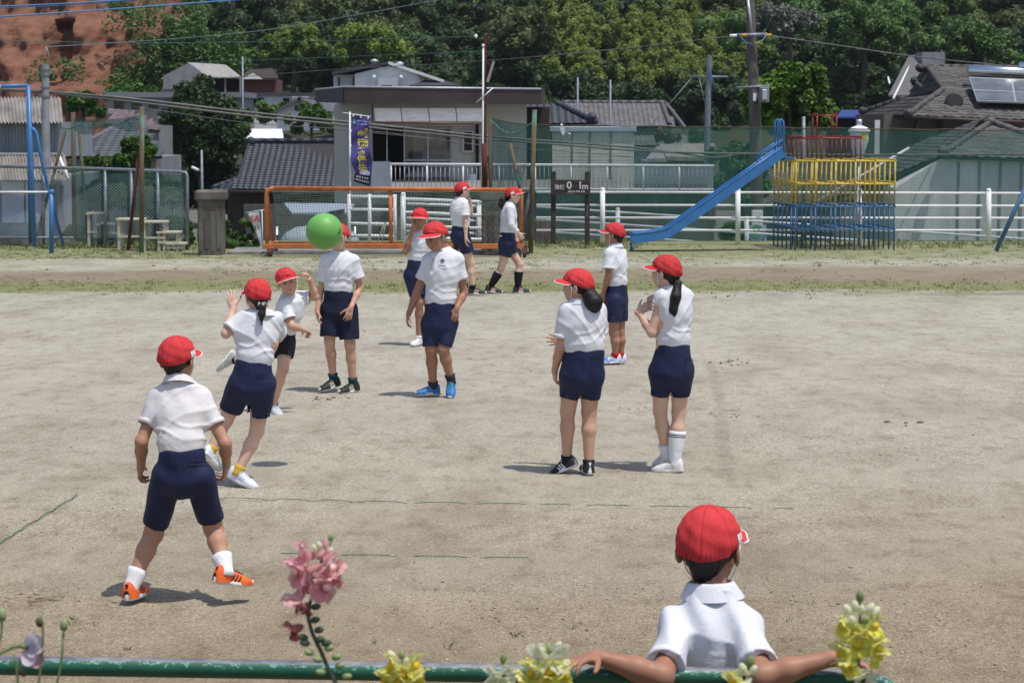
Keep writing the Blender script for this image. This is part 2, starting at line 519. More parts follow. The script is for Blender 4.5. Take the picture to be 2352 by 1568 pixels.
L_BUSH = leafm('leaf_bush', (.050, .120, .022), (.085, .165, .030))
L_PINE = leafm('leaf_pine', (.030, .085, .018), (.060, .130, .024))
BARK = pm('bark', (.055, .042, .032), (.10, .08, .062), scale=8, rough=.95, bump=.6, bscale=20, stretch=(1, 1, .2))
M_CORE = pm('inner_foliage', (.006, .012, .004), (.010, .020, .006), scale=3, rough=1.0, spec=.05, world_co=True)

def tree(label, px, py, w, h, Y, mat, k=26, per=150, leaf=None, base_z=None, seed=1, name='tree', group=None, cat='tree', trunk=True, cr=(.22, .36)):
    rng = np.random.default_rng(seed)
    c = at(px, py, Y); s = Y / FPX
    r = V3(w / 2 * s, w / 2 * s * .9, h / 2 * s) * .84
    bz = base_z if base_z is not None else c[2] - r[2] - 2
    T = thing(name, (c[0], c[1], bz), label, cat, group)
    cl = crown_clumps(c, r, k, rng, cr)
    V, F = leaf_cloud(cl, per, leaf or max(.10, .0012 * Y), rng)
    o = mesh_np('crown', V, F, mat, T)
    lumps(o, cl, .66, rng)
    if trunk:
        m = MB(); tr = max(.08, w * s * .035)
        m.tube([(c[0], c[1], bz), (c[0] + .1, c[1], (bz + c[2]) / 2), (c[0], c[1], c[2] - r[2] * .2), (c[0], c[1], c[2] + r[2] * .4)], [tr * 1.3, tr, tr * .8, tr * .3], 8)
        for i in range(7):
            q = cl[(i * 3) % len(cl)]
            st = V3(c[0], c[1], c[2] - r[2] * (.75 - .12 * i))
            m.tube([st, st * .5 + q[:3] * .5 + V3(0, 0, -.1), q[:3]], [tr * .5, tr * .35, tr * .12], 5)
        m.build('trunk', BARK, T, smooth=True)
    return T

# ------------------------------------------------------------------ land beyond the playground
def town_z(x, y):
    return -0.35 - 3.1 * np.clip((y - 46) / 32., 0, 1)
def hill_z(x, y):
    t = np.clip((y - 150) / 60., 0, None)
    return -3.5 + 13 * t**1.25 + 1.2 * np.sin(x * .07) * np.clip(t, 0, 1) + 14 * np.clip((y - 260) / 120., 0, None)
M_TOWN = pm('town_ground', (.10, .10, .095), (.15, .14, .125), scale=.5, rough=.95, world_co=True)
M_HILL = pm('forest_floor', (.020, .026, .012), (.045, .045, .022), scale=.6, rough=1.0, world_co=True)
def sheet(name, xs, ys, zf, mat):
    X, Yg = np.meshgrid(xs, ys); Z = zf(X, Yg)
    n, m = X.shape; I = np.arange(n * m).reshape(n, m)
    F = np.stack([I[:-1, :-1], I[:-1, 1:], I[1:, 1:], I[1:, :-1]], -1).reshape(-1, 4)
    return tag(mesh_np(name, np.stack([X, Yg, Z], -1).reshape(-1, 3), F, mat, base=(0, 0, 0), smooth=True), kind='structure')
sheet('town_ground', np.linspace(-400, 400, 41), np.concatenate([np.linspace(43.4, 90, 30), np.linspace(95, 170, 10)]), town_z, M_TOWN)
sheet('hillside', np.linspace(-420, 420, 85), np.linspace(148, 900, 80), hill_z, M_HILL)
m = MB(); m.box(V3(-60, 43.3, -1.0), V3(60, 43.42, -.004)); tag(m.build('playground_edge', M_TOWN), kind='structure')

# red soil cut in the hill
def cliff_mat():
    m = pm('red_soil', (.145, .056, .031), (.210, .098, .056), scale=1.1, rough=.95, bump=.5, bscale=2.2, bdist=.3, stretch=(.6, .6, 1.6), detail=8, lo=.36, hi=.64, world_co=True)
    return m
def cliff():
    nx, nz = 150, 90
    x0, x1 = at(-260, 0, 168)[0], at(352, 0, 168)[0]
    rng = np.random.default_rng(5)
    V = []
    ph = rng.random(12) * 6
    for j in range(nz):
        v = j / (nz - 1)
        for i in range(nx):
            u = i / (nx - 1)
            x = x0 + (x1 - x0) * u
            z = -3 + 27 * v
            led = 3.2 * (1 / (1 + math.exp(-(z - 7.1 + .5 * math.sin(x * .5)) * 5))) + 3.5 * (1 / (1 + math.exp(-(z - 10.2) * 3))) + 3 * (1 / (1 + math.exp(-(z - 5.2) * 6)))
            y = 164 + z * .28 + led
            y += .7 * math.sin(x * .55 + ph[0] + .5 * math.sin(z)) + .45 * math.sin(x * 1.3 + z * .6 + ph[1]) + .28 * math.sin(x * 2.9 + z * 1.7 + ph[2]) + .16 * math.sin(x * 6.1 - z * 3.9 + ph[3]) + .12 * math.sin(z * 7 + x * .8)
            y += .06 * rng.normal()
            # deep cleft
            cx = at(112, 100, 168)[0]
            if abs(x - cx) < 1.0 and 6.6 < z < 10.2: y += 3.2 * (1 - (x - cx)**4)
            y += 5 * max(0, (u - .86) / .14)**2 + 2 * max(0, .1 - u) * 10
            V.append((x, y, z))
    I = np.arange(nx * nz).reshape(nz, nx)
    F = np.stack([I[:-1, :-1], I[:-1, 1:], I[1:, 1:], I[1:, :-1]], -1).reshape(-1, 4)
    tag(mesh_np('red_cliff', np.array(V), F, cliff_mat(), smooth=False), kind='structure')
cliff()

# ------------------------------------------------------------------ woods on the hill
def lumps(o, clumps, core, rng):
    """packed inner leaves: a rough faceted lump inside every clump, joined to the same mesh"""
    CV, CF = _lump(); k = len(clumps)
    j = 1 + .22 * rng.normal(size=(k, len(CV), 1)).clip(-1.5, 1.5)
    W = (clumps[:, None, :3] + CV[None] * j * (clumps[:, None, 3:4] * core)).reshape(-1, 3) - BASE[o.name]
    Fi = (CF[None] + (np.arange(k) * len(CV))[:, None, None]).reshape(-1, 3)
    me = o.data; nv, nl, npoly = len(me.vertices), len(me.loops), len(me.polygons)
    me.vertices.add(len(W)); me.loops.add(Fi.size); me.polygons.add(len(Fi))
    co = np.zeros((nv + len(W)) * 3, np.float32); me.vertices.foreach_get('co', co); co[nv*3:] = W.ravel(); me.vertices.foreach_set('co', co)
    vi = np.zeros(nl + Fi.size, np.int32); me.loops.foreach_get('vertex_index', vi); vi[nl:] = (Fi + nv).ravel(); me.loops.foreach_set('vertex_index', vi)
    ls = np.zeros(npoly + len(Fi), np.int32); me.polygons.foreach_get('loop_start', ls); ls[npoly:] = nl + np.arange(len(Fi)) * 3; me.polygons.foreach_set('loop_start', ls)
    me.update(calc_edges=True)
def woods():
    rng = np.random.default_rng(21)
    groups = {'dark': ([], L_DARK), 'mid': ([], L_MID), 'olive': ([], L_OLIVE)}
    def add(px, py, w, Y, which, k=20):
        c = at(px, py, Y); s = Y / FPX; r = V3(w / 2 * s, w / 2 * s, w / 2 * s * rng.uniform(.75, 1.0))
        groups[which][0].append(crown_clumps(c, r, k, rng))
    for row, (y0, Y) in enumerate(((-80, 246), (-30, 232), (25, 220), (80, 208), (135, 198), (185, 190), (235, 184), (275, 178))):
        x = -160 + row * 37
        while x < 2560:
            w = rng.uniform(115, 205)
            if not (x < 330 and y0 < 260) and not (1290 < x < 1690 and 100 < y0 < 190):
                if not (x < 420 and y0 > 100) and not (y0 > 220 and x < 900) and not (y0 > 160 and x < 620):
                    which = rng.choice(['dark'] if y0 > 170 else ['dark', 'mid', 'mid', 'mid', 'olive'] if x > 1650 else ['dark', 'dark', 'mid', 'mid', 'olive'])  # lower rows use only the dark leaf colour, standing in for shade
                    add(x, y0 + rng.uniform(-25, 25), w, Y + rng.uniform(-3, 3), which)
            elif x < 330 and y0 < -20:
                add(x, y0 - 20, w, Y, 'olive')
            x += w * rng.uniform(.50, .72)
    out = []
    for g, (cl, mat) in groups.items():
        V, F = leaf_cloud(np.concatenate(cl), 150, .19, rng)
        o = mesh_np('woodland_' + g, V, F, mat, base=(0, 200, 0))
        lumps(o, np.concatenate(cl), .72, rng)
        tag(o, {'dark': 'dark evergreen crowns of the hillside wood, lower rows coloured dark for shade', 'mid': 'mid green leafy crowns scattered through the hillside wood', 'olive': 'olive brown crowns of the wood on the hillside'}[g], 'woodland', kind='stuff')
    # tree trunks lost in shade below the crowns
    m = MB()
    for i in range(60):
        px = rng.uniform(1250, 1720); Y = rng.uniform(180, 184); p = at(px, 262, Y)
        m.tube([(p[0], Y, p[2] - 3), (p[0] + rng.uniform(-.3, .3), Y, p[2] + rng.uniform(.8, 2.4))], [.09, .06], 5)
    tag(m.build('woodland_trunks', BARK, base=(0, 190, 0)), 'trunks standing in shade under the hillside wood', 'woodland', kind='stuff')
    # bamboo: tall feathery plumes
    cl = []
    for i in range(230):
        px = rng.uniform(1262, 1722); py = rng.uniform(-40, 190); Y = 184 + (190 - py) * .14 + rng.uniform(-2, 2)
        c = at(px, py, Y); hh = rng.uniform(1.0, 2.2); ln = rng.uniform(-.7, .7)
        for q in range(6):
            t = q / 5.
            cl.append((c[0] + ln * t * t + rng.normal() * .28, c[1] + rng.normal() * .3, c[2] + hh * (t - .5) - .25 * ln * ln * t + rng.normal() * .15, rng.uniform(.42, .8) * (1 - .35 * t)))
    V, F = leaf_cloud(np.array(cl), 110, .13, rng, squash=1.1)
    o = mesh_np('bamboo_grove', V, F, L_BAM, base=(0, 190, 0)); lumps(o, np.array(cl), .6, rng)
    tag(o, 'pale green feathery bamboo grove on the hill behind the tiled roofs', 'bamboo', kind='stuff')
    # scrub creeping over the red soil
    cl = []
    for px, py, n in ((400, 70, 40), (360, 120, 34), (420, 140, 40), (330, 160, 16), (300, 30, 16), (470, 150, 30), (128, 172, 14), (500, 110, 40), (300, 175, 20), (230, 195, 16)):
        for i in range(n):
            c = at(px + rng.normal() * 34, py + rng.normal() * 20, 163 + rng.uniform(0, 5)); cl.append((c[0], c[1] + (4 if px > 280 else 3), c[2], rng.uniform(.35, .9)))
    V, F = leaf_cloud(np.array(cl), 70, .15, rng)
    tag(mesh_np('hillside_scrub', V, F, L_MID, base=(0, 168, 0)), 'scrub spilling over the edge of the red soil cut', 'scrub', kind='stuff')
woods()
tree('rounded yellow green tree on the hillside above the far grey shed', 672, 112, 160, 130, 176, L_YEL, 34, 130, .17, seed=3)
tree('wide yellow green tree on the hillside above the white vented house', 842, 112, 190, 108, 175, L_YEL, 40, 130, .17, seed=4)
tree('grey green tree high on the hillside right of the tall dark pole', 1812, 62, 180, 96, 182, L_GREY, 36, 130, .17, seed=5)
tree('rounded deep green tree on the hillside above the old brown tiled roof', 1985, 90, 190, 170, 180, L_MID, 40, 130, .18, seed=6)
tree('tall green tree on the hillside near the right edge above the solar tank', 2260, 110, 190, 150, 183, L_MID, 36, 130, .18, seed=7)
tree('olive crowned tree on the hillside between the flat roof and the bamboo', 1195, 100, 190, 190, 182, L_OLIVE, 44, 130, .17, seed=8)
tree('bright green tree growing right beside the tall dark utility pole', 1812, 262, 232, 250, 74, L_BRIGHT, 46, 190, .115, seed=9, base_z=-3.4, cr=(.16, .30))
tree('big dark evergreen tree behind the white flower stands', 458, 332, 215, 255, 104, L_DARK, 120, 280, .12, seed=10, base_z=-3.5, cr=(.20, .32))
tree('lighter green tree leaning against the big dark evergreen', 536, 320, 90, 170, 106, L_MID, 34, 220, .12, seed=11, base_z=-3.5, trunk=False)
tree('dark bushy hedge low behind the gate pillar and street lamp', 478, 445, 230, 150, 106, L_DARK, 60, 220, .12, seed=51, base_z=-3.5, name='hedge', cat='hedge')
tree('green hedge behind the right half of the wire fence', 345, 455, 170, 120, 50, L_MID, 40, 200, .065, seed=52, base_z=-.8, name='hedge', cat='hedge')
tree('soft green shrub between the corrugated shed and the hipped roof', 175, 430, 70, 130, 60, L_BUSH, 26, 180, .075, seed=61, base_z=-1.8, name='bush', cat='bush')
tree('broad green shrub below the red cliff beside the grey low building', 300, 218, 150, 50, 126, L_BUSH, 26, 160, .14, seed=62, base_z=-3.5, name='bush', cat='bush')
tree('leafy bush growing in front of the grey hipped roof', 305, 365, 120, 110, 58, L_BUSH, 22, 200, .075, seed=12, base_z=-1.6, name='bush', cat='bush')
tree('low hedge like bush left of the leafy one behind the wire fence', 235, 385, 110, 50, 58.5, L_BUSH, 16, 200, .07, seed=13, base_z=-1.6, name='bush', cat='bush')
tree('dark bush low behind the middle of the wire fence', 235, 460, 120, 110, 52, L_DARK, 24, 200, .07, seed=14, base_z=-1.0, name='bush', cat='bush')
tree('green garden tree behind the cables left of the flat roofed house', 715, 285, 110, 90, 112, L_BUSH, 22, 150, .11, seed=15, base_z=-3.5)
tree('dark leafy tree between the far grey blocks and the blue tiled roof', 640, 268, 130, 60, 118, L_MID, 20, 150, .12, seed=16, base_z=-3.5)
tree('green tree behind the concrete pole above the corrugated shed', 190, 245, 110, 66, 90, L_BUSH, 20, 150, .10, seed=17, base_z=-3.4)
tree('leafy garden bush behind the slide under the tall dark pole', 1700, 420, 130, 200, 62, L_MID, 34, 190, .085, seed=18, base_z=-2.2, name='bush', cat='bush')
tree('green shrub behind the netting between the shed and the grey pole', 1600, 318, 60, 40, 84, L_BUSH, 12, 150, .09, seed=19, base_z=-3.4, name='bush', cat='bush')
tree('round reddish brown clipped bush behind the netting', 1530, 318, 70, 40, 84, pm('leaf_copper', (.12, .055, .022), (.17, .09, .03), scale=1, rough=.6, island=.3, trans=.2), 14, 150, .09, seed=20, base_z=-3.4, name='bush', cat='bush')
tree('roadside shrub behind the white rails right of the retaining wall', 1690, 540, 90, 70, 50, L_MID, 20, 170, .07, seed=22, base_z=-1.0, name='bush', cat='bush')
# ------------------------------------------------------------------ houses and sheds
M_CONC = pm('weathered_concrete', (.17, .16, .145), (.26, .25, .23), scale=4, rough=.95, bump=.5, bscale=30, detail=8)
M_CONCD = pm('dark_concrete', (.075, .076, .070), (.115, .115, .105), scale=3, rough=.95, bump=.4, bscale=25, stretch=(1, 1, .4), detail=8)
M_STUCCO = pm('cream_stucco', (.47, .46, .40), (.54, .525, .455), scale=1.2, rough=.92, bump=.25, bscale=80, stretch=(1, 1, .35))
M_FASCIA = pm('brown_fascia', (.045, .028, .026), (.060, .036, .032), scale=2, rough=.6)
M_FASCIAG = pm('grey_fascia', (.045, .047, .052), (.058, .060, .066), scale=2, rough=.6)
M_TRIM = pm('pale_metal_trim', (.50, .52, .55), (.42, .44, .47), scale=10, rough=.45, metal=.3)
M_ALU = pm('aluminium_frame', (.50, .52, .55), (.44, .46, .50), scale=12, rough=.4, metal=.5)
M_GLASS = pm('dark_window_glass', (.012, .014, .016), rough=.08, spec=.6)
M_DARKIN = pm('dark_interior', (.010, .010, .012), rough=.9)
M_CURTAIN = pm('grey_curtain', (.56, .55, .60), (.46, .44, .49), scale=20, rough=.9, stretch=(4, 1, .1))
M_TILE = pm('blue_black_tile', (.024, .029, .040), (.040, .046, .060), scale=5, rough=.48, rand=.22, spec=.35)
M_TILEB = pm('old_brown_tile', (.060, .052, .048), (.108, .099, .092), scale=5, rough=.7, rand=.35, bump=.3, bscale=30)
M_TILEG = pm('grey_tile', (.085, .080, .085), (.120, .112, .118), scale=5, rough=.55, rand=.25)
M_TILEGR = pm('dull_grey_tile', (.078, .078, .076), (.115, .114, .110), scale=5, rough=.7, rand=.3)
M_ASBEST = pm('weathered_corrugated_sheet', (.30, .275, .25), (.17, .145, .13), scale=3.2, rough=.95, stretch=(1, .3, .3), detail=9, lo=.40, hi=.66)
M_METALW = pm('grey_metal_cladding', (.29, .325, .35), (.24, .27, .295), scale=3, rough=.6, stretch=(1, 1, .2))
M_WHITEW = pm('white_wall', (.74, .75, .75), (.66, .67, .67), scale=2, rough=.85, stretch=(1, 1, .3))
M_BROWNW = pm('dark_brown_wall', (.040, .027, .023), (.055, .038, .032), scale=4, rough=.85)
M_CREAMS = pm('cream_siding', (.80, .77, .67), (.72, .69, .60), scale=4, rough=.75)
M_GREYW = pm('grey_wall', (.20, .205, .21), (.26, .26, .265), scale=2, rough=.9)
M_PALEW = pm('pale_wall', (.66, .66, .61), (.58, .58, .54), scale=1.5, rough=.9, stretch=(1, 1, .4))
M_WPAINT = pm('white_paint', (.80, .80, .80), (.70, .70, .69), scale=14, rough=.5, lo=.45, hi=.75)
M_DECK = pm('roof_underlay', (.03, .03, .032), rough=.9)
M_WHITEROOF = pm('bright_white_roof', (.82, .83, .84), rough=.5)
M_RUST = pm('rusty_paint', (.075, .095, .060), (.115, .060, .034), scale=9, rough=.9, stretch=(1, 1, .25), bump=.4, bscale=40, lo=.42, hi=.56, world_co=True, detail=7)
M_RUSTG = pm('flaking_green_paint', (.080, .215, .165), (.120, .085, .045), scale=5, rough=.85, stretch=(1, 1, .45), lo=.36, hi=.47, detail=8, world_co=True)
M_REDRUST = pm('red_rust', (.115, .024, .015), (.070, .025, .018), scale=5, rough=.9, stretch=(1, 1, .3))

# --- left corrugated shed
b = at(60, 510, 50); T = thing('corrugated_shed', (b[0], 50, -1.0), 'grey two level shed with weathered corrugated roofs at the left edge', 'shed')
m = MB(); pbox(m, -60, 280, 136, 360, 50.6, 4); m.build('upper_wall', M_METALW, T)
m = MB(); pbox(m, -60, 405, 133, 600, 49.2, 5); m.build('lower_wall', M_METALW, T)
for i in range(5):
    x = -60 + i * 41; m = MB(); corrugated(m, at(x, 282, 50.2), at(x + 41.5, 282, 50.2), at(x + 36 - i * .0, 224, 53.2), at(x - 5.5, 224, 53.2), 5, .022); m.build('roof_sheet', M_ASBEST, T, smooth=True)
    x = -60 + i * 44; m = MB(); corrugated(m, at(x, 413, 48.4), at(x + 44.5, 413, 48.4), at(x + 33, 352, 50.4), at(x - 11.5, 352, 50.4), 6, .022); m.build('roof_sheet', M_ASBEST, T, smooth=True)
m = MB(); pbox(m, -60, 351, 145, 355, 50.2, .1); m.build('flashing', M_TRIM, T)
for x0, x1 in ((3, 56), (58, 103)):
    m = MB(); pbox(m, x0, 418, x1, 512, 49.1, .06, .01); m.build('wall_panel', pm('pale_blue_panel', (.52, .58, .66), (.47, .53, .61), scale=3, rough=.6), T)
for i in range(26):
    m = MB(); x = -58 + i * 7.5; pbox(m, x, 284, x + 2.2, 350, 50.56, .05); m.build('cladding_rib', M_METALW, T)
m = MB(); m.tube([at(134, 355, 49.0), at(158, 412, 48.6)], .035, 8); m.build('downpipe', M_WHITEW, T, smooth=True)
m = MB(); pbox(m, 136, 425, 146, 545, 49, .14); m.build('porch_post', M_GREYW, T)

# --- houses further left
b = at(255, 360, 80); T = thing('hipped_house', (b[0], 82, -3.5), 'low house with a blue grey hipped roof behind the wire fence', 'house')
tiled_slope(T, [at(140, 360, 78), at(372, 360, 78), at(340, 295, 81.5), at(295, 281, 82), at(275, 281, 82)], pm('slate_tile', (.050, .064, .072), (.070, .086, .094), scale=4, rough=.6, rand=.2), .32, .30, M_DECK)
ridge(T, [at(140, 358, 78), at(285, 281, 82)], .09, M_TILEG); ridge(T, [at(295, 281, 82), at(352, 330, 80)], .09, M_TILEG, name='hip_ridge')
m = MB(); pbox(m, 160, 360, 372, 600, 79, 5); m.build('wall', M_GREYW, T)
b = at(310, 290, 96); T = thing('purple_roofed_house', (b[0], 97, -3.5), 'house with a dull purple roof behind the blue grey hipped one', 'house')
tiled_slope(T, [at(250, 290, 96), at(368, 300, 96), at(360, 255, 99), at(250, 252, 99)], pm('purple_tile', (.12, .085, .095), (.15, .11, .12), scale=4, rough=.7, rand=.2), .34, .32, M_DECK)
m = MB(); pbox(m, 252, 288, 366, 420, 97, 4); m.build('wall', M_GREYW, T)
b = at(320, 240, 120); T = thing('grey_flat_building', (b[0], 121, -3.5), 'long low grey building under the red cliff', 'building')
m = MB(); pbox(m, 245, 222, 560, 300, 121, 6); m.build('wall', M_GREYW, T)
m = MB(); pbox(m, 240, 212, 565, 224, 120.6, 7); m.build('roof_slab', pm('grey_roof', (.19, .20, .22), rough=.8), T)
for i in range(7):
    m = MB(); pbox(m, 262 + i * 40, 232, 284 + i * 40, 250, 120.95, .1); m.build('window', M_GLASS, T)
# open shed below the cliff
b = at(465, 200, 150); T = thing('open_shed', (b[0], 152, -3), 'grey open sided shed with a pale sloping roof below the cliff', 'shed')
m = MB(); m.add([at(375, 205, 150), at(478, 205, 150), at(478, 176, 150), at(432, 145, 150), at(375, 175, 150)], [(0, 1, 2, 3, 4)]); m.prism([at(375, 206, 150.1), at(478, 206, 150.1), at(478, 176, 150.1), at(432, 145, 150.1), at(375, 175, 150.1)], (0, 6, 0)); m.build('gable_wall', M_GREYW, T)
m = MB(); corrugated(m, at(477, 178, 149), at(556, 178, 153), at(520, 150, 158), at(430, 144, 152), 22, .05); m.build('roof', pm('pale_sheet_roof', (.42, .40, .37), (.33, .31, .29), scale=2, rough=.8), T, smooth=True)
m = MB(); pbox(m, 480, 182, 552, 212, 153.5, .3); m.build('dark_bay', M_DARKIN, T)
for x in (480, 515, 550):
    m = MB(); pbox(m, x, 178, x + 4, 212, 151.5, .2); m.build('post', M_GREYW, T)
b = at(605, 170, 152); T = thing('small_far_house', (b[0], 153, -3), 'small far house with brown roof beside the open shed', 'house')
m = MB(); pbox(m, 560, 182, 635, 215, 153, 4); m.build('wall', pm('brick_brown', (.14, .06, .045), (.10, .05, .04), scale=5, rough=.9), T)
m = MB(); m.prism([at(552, 184, 152), at(640, 184, 152), at(625, 162, 156), at(572, 165, 156)], (0, 0, .15)); m.build('roof', M_BROWNW, T)
m = MB(); m.prism([at(556, 182, 151.8), at(604, 182, 151.8), at(580, 168, 151.8)], (0, .1, 0)); m.build('gable', M_WHITEW, T)
# pale blocks mid left
b = at(660, 235, 125); T = thing('pale_block_building', (b[0], 126, -3.5), 'pale low block building behind the cables left of the flat roof', 'building')
m = MB(); pbox(m, 556, 216, 775, 300, 126, 8); m.build('wall', M_WHITEW, T)
m = MB(); pbox(m, 552, 213, 778, 219, 125.7, 8.6); m.build('roof_edge', M_FASCIAG, T)
for i, x in enumerate((575, 592, 650, 712)):
    m = MB(); pbox(m, x, 226, x + 14, 244, 125.9, .2); m.build('window', M_GLASS, T)
for x in (668, 690):
    m = MB(); pbox(m, x, 222, x + 17, 250, 124.5, 1.0, .05); m.build('tank', M_GREYW, T)
b = at(675, 255, 116); T = thing('gabled_cottage', (b[0], 118, -3.5), 'small pale gabled cottage with double window among the garden trees', 'house')
m = MB(); m.prism([at(636, 300, 116), at(738, 300, 116), at(738, 256, 116), at(687, 233, 116), at(636, 256, 116)], (0, 7, 0)); m.build('wall', M_WHITEW, T)
for s, (xa, xb) in enumerate(((600, 690), (684, 750))):
    m = MB(); q = [at(690 if s == 0 else 684, 230, 115.6), at(628 if s == 0 else 748, 262, 115.6)]
    m.prism([q[0], q[1], q[1] + V3(0, 8, 0), q[0] + V3(0, 8, 0)], (0, 0, .16)); m.build('roof_slope', M_TILEG, T)
for x in (677, 689):
    m = MB(); pbox(m, x, 243, x + 8, 254, 115.9, .08); m.build('window', M_GLASS, T)
b = at(600, 310, 108); T = thing('white_roofed_shed', (b[0], 109, -3.5), 'shed with a bright white roof behind the blue black tiled roof', 'shed')
m = MB(); m.prism([at(548, 322, 107), at(652, 324, 107), at(648, 299, 110), at(566, 299, 110)], (0, 0, .06)); m.build('roof', M_WHITEROOF, T)
m = MB(); pbox(m, 556, 322, 650, 420, 107.6, 3); m.build('wall', M_BROWNW, T)

# --- blue black tiled house
b = at(640, 570, 100); T = thing('blue_black_tiled_house', (b[0], 102, -3.5), 'dark brown house with a glossy blue black pan tile roof', 'house')
tiled_slope(T, [at(532, 434, 98.0), at(850, 441, 98.0), at(850, 326, 102.2), at(576, 326, 102.2), at(566, 352, 101.2), at(548, 408, 99.0)], M_TILE, .270, .236, M_DECK)
tiled_slope(T, [at(488, 438, 98.2), at(545, 436, 98.0), at(553, 404, 99.4), at(545, 410, 99.2)], M_TILE, .270, .236, M_DECK)
ridge(T, [at(574, 324, 102.2), at(850, 324, 102.2)], .13, M_TILE, .5)
ridge(T, [at(488, 431, 98.6), at(546, 410, 99.6)], .11, M_TILE, .3, 'hip_ridge'); ridge(T, [at(572, 330, 102), at(546, 412, 99.2)], .07, M_TILE, .24, 'verge')
m = MB(); m.lathe(at(576, 325, 102.0), [(.16, -.1), (.22, 0), (.16, .1)], 12, axis=(0, 1, 0)); m.build('ridge_end_tile', M_TILE, T, smooth=True)
m = MB(); pbox(m, 522, 438, 850, 640, 99.2, 6); m.build('wall', M_BROWNW, T)
m = MB(); m.tube([at(510, 439, 97.8), at(800, 443, 97.8)], .06, 8); m.build('gutter', M_FASCIA, T, smooth=True)

# --- flat roofed house
b = at(1000, 440, 70); T = thing('flat_roofed_house', (b[0], 73, -3.4), 'cream single storey house with a broad brown flat roof edge and awning', 'house')
m = MB()
fa = [at(790, 237, 69.8), at(1244, 240, 69.8), at(1252, 240, 78), at(727, 235, 78)]
fb = [at(790, 201, 69.8), at(1243, 206, 69.8), at(1252, 208, 78), at(724, 208, 78)]
m.add(fa + fb, [(0, 1, 5, 4), (1, 2, 6, 5), (2, 3, 7, 6), (4, 5, 6, 7), (3, 2, 1, 0)]); m.build('roof', M_FASCIA, T)
m = MB(); m.add([fa[3], fa[0], fb[0], fb[3]], [(0, 1, 2, 3)]); v = m.v[0]; v += np.cross(fa[0] - fa[3], (0, 0, 1)) / np.linalg.norm(fa[0] - fa[3]) * .02
m.build('side_fascia', M_FASCIAG, T)
m = MB(); m.tube([fb[3] + V3(0, 0, .02), fb[0] + V3(0, 0, .02), fb[1] + V3(0, 0, .02)], .035, 6); m.build('roof_trim', M_TRIM, T, smooth=True)
# wall with real openings
def wall_rects(rects, Y, dep, mat, nm='wall'):
    for r in rects:
        mm = MB(); pbox(mm, *r, Y, dep); mm.build(nm, mat, T)
wall_rects([(767, 236, 856, 520), (856, 236, 1210, 292), (1037, 292, 1064, 440), (1086, 292, 1210, 440), (1064, 292, 1086, 302), (1064, 347, 1086, 440), (856, 436, 1210, 520)], 71.0, .5, M_STUCCO)
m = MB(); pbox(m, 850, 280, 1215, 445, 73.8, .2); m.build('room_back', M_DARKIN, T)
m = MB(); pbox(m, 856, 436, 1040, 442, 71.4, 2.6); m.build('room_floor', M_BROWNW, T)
fr = MB()
for x in (927, 981, 1034): pbox(fr, x, 294, x + 4, 436, 71.12, .08)
for y in (293, 366, 431): pbox(fr, 927, y, 1038, y + 4, 71.14, .07)
wf = fr.build('window_frame', M_ALU, T)
for x0, x1 in ((930, 981), (984, 1035)):
    for y0, y1 in ((297, 366), (370, 431)):
        m = MB(); pbox(m, x0, y0, x1, y1, 71.17, .012)
        o = m.build('pane', None, wf)
        g = _M.get('clear_pane')
        if g is None:
            g = pm('clear_pane', (.8, .85, .85), rough=.05)
            nt = g.node_tree; mo = nt.nodes['Material Output']; tr = nt.nodes.new('ShaderNodeBsdfTransparent'); gl = nt.nodes.new('ShaderNodeBsdfGlossy'); gl.inputs['Roughness'].default_value = .03
            mx = nt.nodes.new('ShaderNodeMixShader'); mx.inputs[0].default_value = .14; tr.inputs[0].default_value = (.75, .78, .78, 1)
            nt.links.new(tr.outputs[0], mx.inputs[1]); nt.links.new(gl.outputs[0], mx.inputs[2]); nt.links.new(mx.outputs[0], mo.inputs[0])
        o.data.materials.clear(); o.data.materials.append(g)
for x0, x1 in ((948, 980), (986, 1034)):
    m = MB(); a, c = at(x0, 298, 71.32), at(x1, 432, 71.32)
    m.grid(lambda u, v: V3(a[0] + (c[0] - a[0]) * u, 71.32 + .05 * math.sin(u * 30) * (.6 + .4 * v), a[2] + (c[2] - a[2]) * v), 61, 4); m.build('curtain', M_CURTAIN, T, smooth=True)
m = MB(); m.tube([at(889, 284, 70.6), at(889, 440, 70.6)], .025, 6); m.build('porch_pole', M_ALU, T, smooth=True)
m = MB()
for r in ((1062, 299, 1088, 303), (1062, 346, 1088, 351), (1061, 303, 1066, 346), (1084, 303, 1089, 346)): pbox(m, *r, 70.9, .1)
o = m.build('narrow_window_frame', M_ALU, T)
m = MB(); pbox(m, 1066, 303, 1084, 346, 71.1, .03); m.build('pane', M_GLASS, o)
# curved awning: four panels between rails
AWN = pm('smoked_awning_sheet', (.30, .295, .295), (.36, .355, .355), scale=3, rough=.25, spec=.7, trans=.35)
for i in range(4):
    xa, xb = 858 + i * 63, 858 + (i + 1) * 63
    m = MB(); a0, a1 = at(xa - 2, 248, 70.4), at(xb - 2, 248, 70.4); c0, c1 = at(xa + 3, 279, 67.6), at(xb + 3, 279, 67.6)
    def aw(u, v):
        p = (a0 * (1-u) + a1 * u) * (1-v) + (c0 * (1-u) + c1 * u) * v
        return p + V3(0, 0, .13 * math.sin(math.pi * min(1, v)))
    m.grid(aw, 3, 10); m.build('awning_panel', AWN, T, smooth=True)
    m = MB(); m.tube([aw(0, v / 8.) + V3(0, 0, .012) for v in range(9)], .016, 5); m.build('awning_rib', M_FASCIA, T, smooth=True)
m = MB(); m.tube([at(860, 281, 67.6), at(1114, 284, 67.6)], .035, 6); m.build('awning_gutter', pm('copper_gutter', (.13, .065, .045), rough=.5), T, smooth=True)
